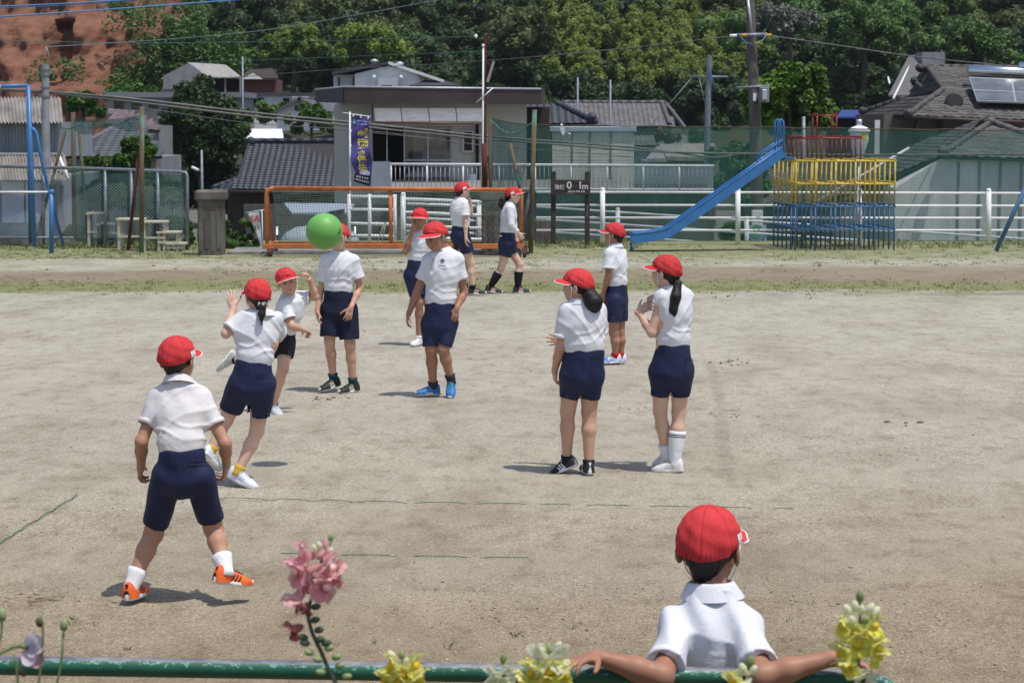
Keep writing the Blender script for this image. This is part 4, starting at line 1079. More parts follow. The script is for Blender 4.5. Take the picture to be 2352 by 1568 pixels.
bar('bracket', M_WPAINT, at(1094, 236, 43.9), at(1133, 202, 43.9), .012, T); m = MB(); m.tube([at(1112, 330, 43.9), at(1114, 430, 43.9)], .06, 10); m.build('lower_sleeve', M_REDRUST, T, smooth=True)

# street lamp small
T = thing('street_lamp', at(463, 430, 52) * V3(1, 1, 0) + V3(0, 0, -.9), 'thin street lamp with a white tube lamp beside the dark evergreen', 'lamp')
p = at(463, 345, 52); bar('post', M_GALV, p, V3(p[0], 52, -.9), .03, T); bar('arm', M_GALV, at(463, 392, 52), at(455, 392, 52), .012, T)
m = MB(); m.tube([at(440, 384, 51.9), at(456, 391, 51.9)], .035, 10); m.build('lamp_head', M_WPAINT, T, smooth=True)

# nets along the back
def netsheet(name, label, pts, mat, rope=True, sag=3):
    T = thing(name, at(*pts[0]) * V3(1, 1, 0), label, 'net')
    A, B, C, D = [at(*p) for p in pts]
    m = MB(); m.grid(lambda u, v: (A * (1-u) + B * u) * (1-v) + (D * (1-u) + C * u) * v + V3(0, .04 * math.sin(u * 40) * math.sin(v * 7), -.02 * math.sin(u * math.pi * sag)**2 * (1-v)), 61, 9)
    m.build('net_sheet', mat, T, smooth=True)
    m = MB(); m.tube([A * (1-i/30.) + B * (i/30.) + V3(0, 0, -.02 * math.sin(i/30. * math.pi * sag)**2) for i in range(31)], .010, 5); m.build('head_rope', M_RUST, T, smooth=True)
    return T
netsheet('boundary_net', 'long green boundary net behind the white rail fence', [(1232, 286, 43.0), (2460, 300, 43.0), (2460, 557, 43.0), (1232, 557, 43.0)], NETL, sag=9)
T = netsheet('gate_net', 'dense green net section hung between the two rusty poles by the gate', [(1128, 272, 40.6), (1226, 288, 38.9), (1222, 572, 38.9), (1130, 560, 40.6)], NETM, sag=1)
m = MB(); pts = []
for i in range(41):
    u = i / 40.; pts.append(at(1128 + 96 * u, 276 + 52 * math.sin(u * math.pi) * .55 + 3 * abs(math.sin(u * 25)), 40.5 - 1.7 * u))
m.tube(pts, .010, 5); m.build('loop_rope', pm('teal_rope', (.05, .24, .20), rough=.8), T, smooth=True)

# white guard rails
def guard(label, xs, ys, Y, posts, r=.030):
    T = thing('guard_rail_fence', at(xs[0], 560, Y) * V3(1, 1, 0), label, 'fence')
    for (y0, y1) in ys: bar('rail', M_WPAINT, at(xs[0], y0, Y), at(xs[1], y1, Y), r, T, 8)
    for px, t, bt in posts:
        bar('post', M_WPAINT, at(px, t, Y - .05), at(px, bt, Y - .05), .048, T, 10)
        m = MB(); m.lathe(at(px, t, Y - .05), [(.048, 0), (.052, .01), (.03, .04), (.01, .045)], 10); m.build('post_cap', M_WPAINT, T, smooth=True)
guard('straight white pipe guard rail along the right edge of the playground', (1232, 2440), ((441, 444), (471, 473), (500, 501), (529, 529)), 41.9, [(1384, 436, 560), (1695, 436, 560), (1974, 437, 560), (2271, 438, 560)], .021)
guard('sloping white pipe guard rail running down behind the straight one', (1232, 2420), ((475, 553), (503, 581), (531, 609)), 46.0, [(1419, 482, 600), (1715, 502, 610)], .023)
guard('white pipe guard rail behind the goal, right half', (928, 1108), ((457, 464), (487, 495), (518, 524), (546, 550)), 41.0, [(926, 447, 580)], .030)
guard('second white pipe rail set just behind the goal net', (934, 1110), ((468, 474), (500, 508), (531, 537)), 44.0, [(1100, 470, 580)], .026)
T = thing('pipe_gate', at(860, 560, 40.6) * V3(1, 1, 0), 'white pipe gate standing behind the middle of the goal', 'gate')
for px in (802, 849, 907): bar('upright', M_WPAINT, at(px, 446, 40.6), at(px, 572, 40.6), .034, T)
for y in (451, 481, 513, 541): bar('rail', M_WPAINT, at(802, y, 40.6), at(907, y + 1.5, 40.6), .028, T)
bar('brace', pm('bare_wood', (.30, .25, .17), rough=.9), at(884, 510, 40.3), at(857, 583, 40.3), .012, T); bar('brace', pm('bare_wood', (.30, .25, .17), rough=.9), at(886, 512, 40.3), at(872, 583, 40.3), .012, T)

# block wall, sign
T = thing('block_wall', at(1250, 560, 42.3) * V3(1, 1, 0), 'short dirty concrete block wall right of the netted gate', 'wall')
for j, (y0, y1) in enumerate(((506, 531), (532, 556))):
    for x0, x1 in (((1228, 1250.5), (1251, 1275)) if j else ((1228, 1240), (1240.5, 1275))):
        m = MB(); pbox(m, x0, y0, x1, y1 + (5 if j else 0), 42.3, .15, .012); m.build('block', M_CONCP, T)
M_SIGNW = pm('dark_stained_wood', (.030, .025, .022), (.060, .048, .040), scale=6, rough=.85, stretch=(.4, 1, 4), bump=.4, bscale=30)
T = thing('elevation_sign', at(1310, 556, 41.2) * V3(1, 1, 0), 'dark wooden sign on two posts giving the height above the sea', 'sign')
for px in (1271, 1349): m = MB(); pbox(m, px - 5.5, 394, px + 5.5, 561, 41.25, .09, .006); m.build('post', M_SIGNW, T)
m = MB(); pbox(m, 1265, 413, 1356, 447, 41.18, .05, .004); m.build('board', M_SIGNW, T)
M_LET = pm('white_lettering', (.74, .74, .76), (.62, .62, .64), scale=30, rough=.7)
Sg = FPX / 41.17
def sgn(txt, px, py, hpx, bold=.0): text_obj('lettering', txt, M_LET, T, at(px, py, 41.172), V3(1, 0, 0), V3(0, 0, 1), hpx / Sg, bold=bold)
sgn('海抜', 1273.5, 434.2, 12.0, .0010); sgn('0', 1301.5, 433.4, 23.5, .003); sgn('1', 1326.8, 433.4, 23.5, .003); sgn('m', 1336.5, 434.3, 19.5, .002); pass
sgn('above the sea', 1304.5, 441.6, 7.0, .0006); 
for x in (1302.5, 1308.5, 1313.5):      # small worn marks under the lettering
    m = MB(); pbox(m, x, 443.4, x + 3.4, 446.0, 41.174, .004); m.build('worn_mark', pm('faded_mark', (.20, .18, .18), rough=.8), T)
for i in range(6):
    m = MB(); pbox(m, 1347.2, 470 + i * 5.0, 1350.4, 473 + i * 5.0, 41.243, .006); m.build('worn_mark', pm('faded_mark', (.20, .18, .18), rough=.8), T)

# emblem board low behind the rails
T = thing('emblem_board', at(1737, 560, 47) * V3(1, 1, 0), 'white board with a green and blue emblem behind the sloping rails', 'sign')
m = MB(); m.prism([at(1714, 519, 47), at(1760, 516, 47), at(1760, 556, 47), at(1724, 557, 47)], (0, .03, 0)); m.build('board', pm('pale_board', (.55, .58, .66), rough=.6), T)
c = at(1738, 532, 46.98)
m = MB(); m.prism([c + V3(.135 * math.cos(a), 0, .15 * math.sin(a)) for a in np.linspace(0, 2 * math.pi, 25)[:-1]], (0, -.004, 0)); m.build('emblem_green', pm('emblem_green', (.10, .32, .16), rough=.6), T)
m = MB(); m.tube([c + V3(.19 * math.cos(a), -.004, .21 * math.sin(a)) for a in np.linspace(math.pi * .95, math.pi * 2.05, 20)], .018, 5); m.build('emblem_ring', pm('emblem_blue', (.06, .12, .36), rough=.6), T)

# banner on a pole
M_BANNER = pm('violet_banner_cloth', (.035, .024, .165), (.050, .036, .22), scale=1.5, rough=.7, sheen=.2)
YB0 = 41.4; SB = FPX / YB0
T = thing('banner', at(803, 580, YB0) * V3(1, 1, 0), 'tall violet road safety banner with yellow characters on a white pole', 'banner')
bar('pole', M_WPAINT, at(803.5, 257, YB0), at(805, 582, YB0), .014, T); bar('cross_arm', M_WPAINT, at(787, 259, YB0), at(851, 268, YB0), .008, T)
def bwarp(W):
    W = np.array(W, float).reshape(-1, 3)
    o = at(808, 266, YB0); hgt = (422 - 266) / SB; wid = 41 / SB
    v = (o[2] - W[:, 2]) / hgt; u = (W[:, 0] - o[0]) / wid
    # the cloth is blown sideways: bellies right two thirds down, hem swings
    left = np.interp(v, [0, .2, .45, .62, .74, .82, .90, 1.0], [1.5, -1, -2, -3, 1.5, 8, 6, 4])
    right = np.interp(v, [0, .12, .3, .5, .65, .8, .92, 1.0], [0, -1.8, -2.2, 1.5, 5.5, 4, 1, -1.5])
    W[:, 0] += (left * (1 - u) + right * u) / SB
    W[:, 2] -= (np.interp(v, [0, .8, 1], [0, 0, 0]) + u * np.interp(v, [0, .15, .8, 1], [4, 1, 3, 6]) - (1-u) * np.interp(v, [.8, 1], [0, 6])) / SB
    W[:, 1] += .10 * np.sin(v * 6.5 + u * 1.2) * (.3 + .7 * v) + .03 * np.sin(v * 17 + u * 3)
    return W
m = MB(); m.grid(lambda u, v: at(808, 266, YB0) + V3(41 / SB * u, 0, -156 / SB * v), 15, 61); m.v[0] = bwarp(m.v[0]); m.build('cloth', M_BANNER, T, smooth=True)
def onb(name, txt, px, py, hpx, mat, bold=.0):
    text_obj(name, txt, mat, T, at(px, py, YB0), V3(1, 0, 0), V3(0, 0, 1), hpx / SB, warp=lambda W: bwarp(W) + V3(0, -.006, 0), bold=bold)
M_YCH = pm('yellow_print', (.70, .60, .02), rough=.7); M_WCH = pm('white_print', (.74, .74, .82), rough=.7); M_LBL = pm('light_blue_print', (.25, .50, .80), rough=.7); M_RCH = pm('red_print', (.52, .03, .05), rough=.7); M_KCH = pm('black_print', (.012, .010, .02), rough=.7)
onb('lettering', 'マナーではなく', 817.5, 279, 4.9, M_WCH, .0005); onb('lettering', 'ルールです！', 820.5, 286.5, 4.9, M_WCH, .0005)
for i, ch in enumerate('歩行者優先'): onb('lettering', ch, 821.5, 314 + i * 19.2, 18.2, M_YCH, .0030)
for i, ch in enumerate('横断歩道は'): onb('lettering', ch, 838.5, 301.0 + i * 8.6, 8.4, M_YCH, .0014)
def patch(name, mat, pts, off=.004):
    # finely cut polygon so that it follows the cloth
    m = MB(); P_ = [np.array(p, float) for p in pts]; c = sum(P_) / len(P_)
    ring = []
    for a, b_ in zip(P_, P_[1:] + P_[:1]):
        for k in range(6): ring.append(a + (b_ - a) * k / 6)
    V = [at(c[0], c[1], YB0)] + [at((q[0] + c[0]) / 2, (q[1] + c[1]) / 2, YB0) for q in ring] + [at(q[0], q[1], YB0) for q in ring]
    n = len(ring); F = [(0, 1 + i, 1 + (i+1) % n) for i in range(n)] + [(1 + i, 1 + n + i, 1 + n + (i+1) % n, 1 + (i+1) % n) for i in range(n)]
    m.add(bwarp(np.array(V)) + V3(0, -off, 0), F); m.build(name, mat, T, smooth=True)
patch('triangle_mark', M_LBL, [(808.8, 284), (816.5, 284), (813, 270)])
patch('hem_band', M_KCH, [(808.3, 402), (848.6, 402), (848.6, 421.6), (808.3, 421.6)], .003)
patch('road_picture', pm('pale_blue_print', (.45, .58, .78), rough=.7), [(817, 384), (846, 392), (846, 400), (826, 400)], .004)
patch('picture_stripes', M_RCH, [(816, 384), (828, 389), (828, 400), (822, 400)], .006)
for i in range(5): patch('hem_mark', M_WCH, [(814 + i * 6.4, 405), (817.6 + i * 6.4, 405), (817.6 + i * 6.4, 409), (814 + i * 6.4, 409)], .007)
for i in range(8): patch('hem_mark', M_WCH, [(811.5 + i * 4.4, 413), (814.6 + i * 4.4, 413), (814.6 + i * 4.4, 417), (811.5 + i * 4.4, 417)], .007)
for i in range(3): patch('picture_stripe', M_WCH, [(820 + i * 3, 393), (821.2 + i * 3, 393), (822.6 + i * 3, 400), (821.2 + i * 3, 400)], .008)
patch('small_triangle_mark', M_LBL, [(821, 381), (827, 381), (824, 375)], .006)
for x, y in ((812, 262), (829, 264.5), (846, 267.5)):
    m = MB(); m.tube([at(x, y, YB0), at(x - .5, y + 6, YB0 - .01)], .012, 5); m.build('tie_tab', M_WPAINT, T)
for i, y in enumerate((300, 334, 368, 398)):
    m = MB(); m.tube([at(803.5, y, YB0), at(808, y + 1, YB0)], .010, 5); m.build('tie_tab', M_WPAINT, T)
# small pennant
YP = 39.4
T = thing('pennant', at(603, 580, YP) * V3(1, 1, 0), 'small white pennant with red letters leaning left of the goal', 'pennant')
bar('pole', M_WPAINT, at(601.5, 482, YP), at(604, 580, YP), .009, T); bar('cross_arm', M_WPAINT, at(565, 488, YP), at(612, 481, YP), .006, T)
tri = lambda u, v: at((567 + 34 * u) * (1-v) + (602 + 1.0 * u) * v + 2 * math.sin(v * 3) * (1-u), (489.5 - 4 * u) * (1-v) + 576 * v, YP - .03 * math.sin(v * 8 + u * 2) - .01)
m = MB(); m.grid(tri, 9, 22); m.build('cloth', pm('white_flag_cloth', (.66, .67, .70), (.58, .59, .63), scale=9, rough=.8), T, smooth=True)
for u0, u1 in ((0, .10), (.86, 1.0)):
    m = MB(); m.grid(lambda u, v: tri(u0 + (u1 - u0) * u, v) + V3(0, -.008, 0), 3, 22); m.build('border', pm('green_border', (.07, .22, .14), rough=.8), T, smooth=True)
text_obj('lettering', 'SA', pm('red_print', (.52, .03, .05)), T, at(574, 510, YP - .06), nrm(V3(1, 0, .05)), V3(0, 0, 1), 20 / (FPX / YP), bold=.003)
m = MB(); m.tube([at(586, 519, YP - .065), at(588, 529, YP - .065)], .012, 5); m.tube([at(592, 517, YP - .065), at(595, 527, YP - .065)], .014, 5); m.build('dark_stroke', pm('grey_print', (.10, .10, .12), rough=.7), T)

# arched carport behind the goal
T = thing('carport', (at(720, 560, 62)[0], 63, -2.4), 'grey arched carport roof seen through the goal net', 'carport')
CARP = pm('grey_roof_sheet', (.17, .21, .25), (.25, .29, .33), scale=3, rough=.4)
for i in range(5):
    m = MB(); m.grid(lambda u, v: at(632 + 160 * v + 16 * i * .0, 545 - 62 * math.sin(v * 1.45) - 3, 60 + i * .9 + .88 * u) , 2, 16); m.build('roof_sheet', CARP, T, smooth=True)
m = MB(); m.prism([at(652, 470, 64), at(815, 472, 64), at(800, 492, 63), at(670, 492, 63)], (0, 0, .05)); m.build('flat_sheet', pm('pale_sheet', (.30, .34, .40), rough=.5), T)
for px in (636, 740, 815): bar('post', M_ALU, at(px, 520, 61), V3(at(px, 520, 61)[0], 61, -2.4), .04, T)
m = MB(); pbox(m, 560, 470, 930, 600, 68, .3); m.build('back_wall', M_CONCD, T)
T = thing('covered_car', (at(715, 560, 58)[0], 58, -2.2), 'car under a pale cover beneath the arched carport', 'car')
cb = at(735, 560, 58)
def carf(u, v):
    a = u * 2 * math.pi; L_, W_ = 1.0, .5
    prof = np.interp(v, [0, .35, .6, .85, 1], [1.0, 1.02, .92, .60, .02]); z = np.interp(v, [0, .35, .6, .85, 1], [0, .25, .42, .60, .64])
    return V3(cb[0] + L_ * prof * math.copysign(abs(math.cos(a))**.6, math.cos(a)), 58 + W_ * prof * math.copysign(abs(math.sin(a))**.6, math.sin(a)), cb[2] - .15 + z)
m = MB(); m.grid(carf, 32, 12, True); m.build('cover', pm('car_cover', (.35, .40, .42), (.28, .33, .36), scale=5, rough=.5), T, smooth=True)

# topiary cloud pine
T = thing('cloud_pruned_pine', at(555, 590, 40.6) * V3(1, 1, 0), 'cloud pruned garden pine with flat green pads left of the goal', 'tree')
rng_ = np.random.default_rng(31)
m = MB(); m.tube([at(556, 595, 40.6), at(552, 560, 40.6), at(562, 535, 40.7), at(556, 505, 40.7)], [.05, .045, .035, .02], 7)
pads = ((575, 512, 44, 24), (545, 538, 30, 16), (560, 545, 40, 18), (572, 562, 40, 26), (528, 560, 46, 44), (556, 580, 50, 22), (590, 528, 26, 14))
for (x, y, w, h) in pads: m.tube([at(555, y + 16, 40.6), at(x, y + 3, 40.6)], [.02, .012], 5)
m.build('trunk', BARK, T, smooth=True)
for (x, y, w, h) in pads:
    c = at(x, y, 40.6); s_ = 40.6 / FPX
    cl = np.array([(c[0] + rng_.uniform(-.38, .38) * w * s_, 40.6 + rng_.uniform(-.3, .3) * w * s_, c[2] + rng_.uniform(-.12, .12) * h * s_, h * s_ * .40) for _ in range(9)])
    V, F = leaf_cloud(cl, 130, .016, rng_); o = mesh_np('foliage_pad', V, F, L_PINE, T); lumps(o, cl, .8, rng_)
def dome(label, px, py, w, h, Y, mat, seed, leaf=.03, name='clipped_bush'):
    rng = np.random.default_rng(seed); c = at(px, py, Y); s_ = Y / FPX
    T = thing(name, (c[0], Y, c[2] - h / 2 * s_ - .1), label, 'bush')
    k = 22; a = rng.random(k) * 6.28; r = np.sqrt(rng.random(k)); z = np.sqrt(1 - r**2 * .9)
    cl = np.stack([c[0] + r * np.cos(a) * w * .42 * s_, Y + r * np.sin(a) * w * .4 * s_, c[2] - h * .5 * s_ + z * h * .62 * s_, np.full(k, w * .16 * s_)], 1)
    V, F = leaf_cloud(cl, 170, leaf, rng); o = mesh_np('foliage', V, F, mat, T); lumps(o, cl, .8, rng)
    m = MB(); m.tube([V3(c[0], Y, c[2] - h / 2 * s_ - .1), c], .05, 6); m.build('stem', BARK, T)
dome('rounded clipped bush behind the wire fence by the right white stand', 406, 512, 76, 48, 42.6, L_BUSH, 41)
dome('low clipped bush left of the white stands behind the rusty pole', 172, 528, 56, 42, 42.8, L_BUSH, 42)
dome('small bush between the wire fence end and the gate pillar', 436, 545, 26, 70, 41.6, L_BUSH, 43)
dome('bush just right of the left gate pillar against the brown wall', 519, 520, 22, 100, 44.0, L_BUSH, 44)

# stepped white flower stands
def stand(label, tops, Y, legs):
    g = gnd(tops[-1][0], 562); T = thing('flower_stand', (at(tops[0][0], 560, Y)[0], Y, 0), label, 'stand', 'stepped white flower stands')
    for (x0, x1, y) in tops:
        for k in range(3):
            m = MB(); a = at(x0, y, Y); b = at(x1, y, Y); m.box(V3(a[0] - .02, Y - .15 + k * .135, a[2] - .035), V3(b[0] + .02, Y - .15 + k * .135 + .12, a[2]), .004); m.build('shelf_board', M_STAND, T)
        for x in (x0 + 3, x1 - 3):
            for dy in (-.10, .20):
                m = MB(); a = at(x, y, Y); m.box(V3(a[0] - .024, Y + dy - .02, 0), V3(a[0] + .024, Y + dy + .02, a[2] - .037)); m.build('leg', M_STAND, T)
        m = MB(); a = at(x0, y, Y); b = at(x1, y, Y); zz_ = a[2] * .45
        m.box(V3(a[0], Y - .135, zz_ - .02), V3(b[0], Y - .125, zz_ + .02)); m.build('stretcher', M_STAND, T)
stand('stepped cream white wooden stand, smaller left one behind the rusty stays', [(203, 232, 488), (226, 257, 513), (251, 279, 536)], 41.0, 3)
stand('stepped cream white wooden stand, larger right one beside the tall rusty pole', [(272, 330, 501), (330, 382, 507), (364, 412, 531), (386, 426, 557)], 39.9, 4)

# blue frames at left
T = thing('blue_swing_frame', at(70, 566, 40) * V3(1, 1, 0), 'tall blue steel frame with a curved brace at the left edge', 'swing frame')
bar('post', M_BLUE, at(65, 197, 40), at(79, 567, 40), .040, T, 12); bar('rear_post', M_BLUED, at(65, 230, 40.5), at(70, 560, 40.6), .034, T, 10)
m = MB(); m.tube([at(68, 296, 40), at(76, 296, 40), at(83, 304, 40), at(92, 350, 40), at(112, 440, 40.2), at(145, 562, 40.6)], .030, 10); m.build('curved_brace', M_BLUE, T, smooth=True)
bar('top_beam', M_BLUE, at(-40, 200, 40), at(66, 197, 40), .034, T, 10)
m = MB(); m.tube([at(-12, 201, 39.98), at(2, 201, 39.98)], .042, 10); m.build('yellow_clamp', M_YELLOW, T, smooth=True)
T = thing('horizontal_bar', at(60, 580, 39.1) * V3(1, 1, 0), 'low exercise bar with a blue post and a white bar', 'exercise bar')
bar('post', M_BLUE, at(118, 438, 39.1), at(118, 581, 39.1), .042, T, 12); bar('bar', M_WPAINT, at(-40, 441, 39.1), at(116, 441, 39.1), .016, T)
m = MB(); m.tube([at(112, 441, 39.1), at(124, 441, 39.1)], .048, 10); m.build('clamp', M_BLUE, T, smooth=True)
T = thing('leaning_blue_pole', at(2300, 575, 39.6) * V3(1, 1, 0), 'blue slanting frame leg at the right edge', 'swing frame')
bar('leg', M_BLUED, at(2366, 408, 39.6), at(2288, 576, 39.6), .040, T, 12); bar('top_beam', M_BLUED, at(2366, 408, 39.6), at(2480, 404, 40.4), .04, T)

# slide
YS = 39.6; T = thing('slide', at(1460, 574, YS) * V3(1, 1, 0), 'blue metal slide leading down from the climbing frame', 'slide')
prof = [(1452, 553), (1462, 551), (1500, 547), (1530, 541), (1546, 533), (1600, 495), (1700, 424), (1802, 352)]
PB = [at(x, y, YS) for x, y in prof]
W_ = .46
up_ = []
for i in range(len(PB)):
    t = nrm(PB[min(i+1, len(PB)-1)] - PB[max(i-1, 0)]); up_.append(nrm(V3(-t[2], 0, t[0])))
m = MB(); n = len(PB)
m.add([p for p in PB] + [p + V3(0, W_, 0) for p in PB] + [p - u * .02 for p, u in zip(PB, up_)] + [p - u * .02 + V3(0, W_, 0) for p, u in zip(PB, up_)],
      [(i, i+1, n+i+1, n+i) for i in range(n-1)] + [(2*n+i, 3*n+i, 3*n+i+1, 2*n+i+1) for i in range(n-1)]); m.build('chute', M_BLUE, T, smooth=True)
for nm, dy in (('near_side', 0), ('far_side', W_)):
    m = MB(); q = [p + V3(0, dy, 0) for p in PB]
    lo_ = [p - u * .055 for p, u in zip(q, up_)]; hi_ = [p + u * .115 for p, u in zip(q, up_)]
    for i in range(n-1):
        m.prism([lo_[i], lo_[i+1], hi_[i+1], hi_[i]], (0, -.018 if dy == 0 else .018, 0))
    o = m.build(nm, M_BLUE, T)
    m = MB(); m.tube([p + V3(0, -.009 if dy == 0 else .009, 0) for p in hi_], .020, 8); m.build('rolled_edge', M_BLUE, o, smooth=True)
    bar('foot', M_BLUED, at(1453, 560, YS) + V3(0, dy, 0), V3(at(1453, 560, YS)[0], YS + dy, 0), .02, T)
    off = V3(0, dy, 0)
    m = MB(); m.tube([at(1746, 388, YS) + off, at(1746, 362, YS) + off, at(1752, 352, YS) + off, at(1800, 320, YS) + off], .014, 7); m.build('hand_rail', M_BLUE, T, smooth=True)
    m = MB(); m.tube([at(1758, 380, YS) + off, at(1758, 368, YS) + off, at(1764, 360, YS) + off, at(1798, 338, YS) + off], .012, 7); m.build('hand_rail', M_BLUE, T, smooth=True)
    m = MB(); m.tube([at(1800, 358, YS) + off, at(1800, 290, YS) + off, at(1799, 280, YS) + off, at(1795, 275, YS) + off, at(1790, 276, YS) + off, at(1787, 284, YS) + off, at(1787, 350, YS) + off], .017, 8); m.build('grab_loop', M_BLUE, T, smooth=True)
m = MB(); m.box(at(1800, 366, YS) + V3(0, 0, -.02), at(1824, 362, YS) + V3(0, W_, .01)); m.build('platform', M_BLUED, T)

# climbing frame
gx, gy = gnd(1826, 576)[:2]; T = thing('climbing_frame', (gx + .9, gy + .9, 0), 'climbing frame of blue, yellow and red bars beside the slide', 'climbing frame')
an = math.radians(3.5); ex = V3(math.cos(an), math.sin(an), 0); ey = V3(-math.sin(an) * 1.6, 1, 0); ey = nrm(ey)
cw, ch = .357, .405
node = lambda i, j, k: V3(gx, gy, 0) + ex * cw * i + ey * cw * j + V3(0, 0, ch * k)
for i in range(6):
    for j in range(6):
        bar('blue_upright', M_BLUED, node(i, j, 0), node(i, j, 2), .0155, T, 6)
        bar('yellow_upright', M_YELLOW, node(i, j, 2), node(i, j, 4), .0165, T, 6)
for k in (1, 2, 3, 4):
    mt, nm = (M_BLUED, 'blue_crossbar') if k <= 2 else (M_YELLOW, 'yellow_crossbar')
    if k == 2: mt, nm = M_BLUED, 'blue_crossbar'
    for i in range(6):
        bar(nm, mt, node(i, -.06, k), node(i, 5.06, k), .0155, T, 6); bar(nm, mt, node(-.06, i, k) + V3(0, 0, -.028), node(5.06, i, k) + V3(0, 0, -.028), .0155, T, 6)
for i in range(1, 5):
    for j in range(1, 5): bar('red_upright', M_RED, node(i - .5, j, 4), node(i - .5, j, 5), .0155, T, 6)
    bar('red_crossbar', M_RED, node(i - .5, .94, 5), node(i - .5, 4.06, 5), .0155, T, 6); bar('red_crossbar', M_RED, node(.44, i, 5) + V3(0, 0, -.028), node(3.56, i, 5) + V3(0, 0, -.028), .0155, T, 6)
for i in (2, 3):
    for j in (2, 3): bar('red_upright', M_RED, node(i - .5, j, 5), node(i - .5, j, 6), .0155, T, 6)
    bar('red_crossbar', M_RED, node(i - .5, 1.94, 6), node(i - .5, 3.06, 6), .0155, T, 6); bar('red_crossbar', M_RED, node(1.44, i, 6) + V3(0, 0, -.028), node(2.56, i, 6) + V3(0, 0, -.028), .0155, T, 6)

# overhead cables
def cable(label, pts, r, mat, sub=6):
    P_ = [at(*p) for p in pts]; Q = []
    for i in range(len(P_) - 1):
        for k in range(sub): Q.append(P_[i] + (P_[i+1] - P_[i]) * k / sub)
    Q.append(P_[-1]); Q = np.array(Q)
    if len(Q) > 6:
        for _ in range(3): Q[1:-1] = (Q[:-2] + 2 * Q[1:-1] + Q[2:]) / 4
    m = MB(); m.tube(list(Q), r, 6); o = m.build('cable', mat, smooth=True); tag(o, label, 'cable')
M_CAB = pm('grey_cable', (.10, .095, .09), (.16, .15, .14), scale=3, rough=.6); M_CABL = pm('pale_cable', (.22, .27, .33), rough=.5); M_CABB = pm('blue_cable', (.10, .24, .46), rough=.5); M_CABT = pm('teal_cable', (.06, .16, .15), rough=.6)
cable('upper one of the two thick grey cables crossing in front of the houses', [(-40, 203, 47), (104, 210, 47), (300, 226, 47), (574, 259, 47.5), (807, 281, 48), (1110, 313, 48.5), (1232, 322, 49), (1447, 338, 49.5), (1568, 352, 49.8), (1640, 364, 50), (1700, 354, 50), (1735, 344, 50)], .027, M_CAB)
cable('lower one of the two thick grey cables crossing in front of the houses', [(-40, 205, 47), (104, 213, 47), (300, 233, 47), (574, 267, 47.5), (807, 289, 48), (1110, 320, 48.5), (1232, 328, 49), (1500, 350, 49.6), (1900, 356, 50), (2440, 354, 51)], .025, M_CAB)
cable('thin drop cable sagging across the flat roofed house', [(300, 244, 52), (574, 285, 52), (860, 300, 52), (1110, 335, 52), (1260, 345, 52), (1470, 362, 52)], .009, M_CAB)
cable('lowest thin cable across the balcony windows', [(767, 297, 52.5), (930, 312, 52.5), (1110, 334, 52.5)], .008, M_CAB)
cable('pale blue cable rising across the red cliff to the top edge', [(-40, 42, 60), (280, 20, 60), (600, -4, 60)], .022, M_CABB)
cable('higher pale blue cable pair at the top left corner', [(-40, 17, 60), (150, 9, 60), (330, -2, 60)], .020, M_CABB)
cable('second high blue cable just below the top left corner', [(-40, 21, 60), (180, 11, 60), (360, -3, 60)], .012, M_CABB)
cable('thin grey wire from the concrete pole over the woods', [(107, 108, 47), (400, 90, 60), (620, 70, 70), (1010, 0, 80)], .007, M_CABL)
cable('thin teal wire running level across the woods', [(-20, 93, 60), (300, 100, 60), (700, 96, 60), (1093, 84, 44)], .008, M_CABT)
cable('thin dark wire over the white vented house to the tall pole', [(540, 178, 60), (760, 160, 56), (1000, 148, 52), (1206, 133, 50), (1450, 110, 50), (1684, 83, 50)], .009, M_CAB)
cable('thin teal wire above the grey shed towards the flood light', [(430, 144, 60), (760, 132, 54), (1108, 118, 44)], .007, M_CABT)
cable('dark wire leaving the tall pole to the right over the trees', [(1764, 82, 50), (1922, 104, 51), (2100, 131, 53), (2440, 164, 58)], .016, M_CAB)
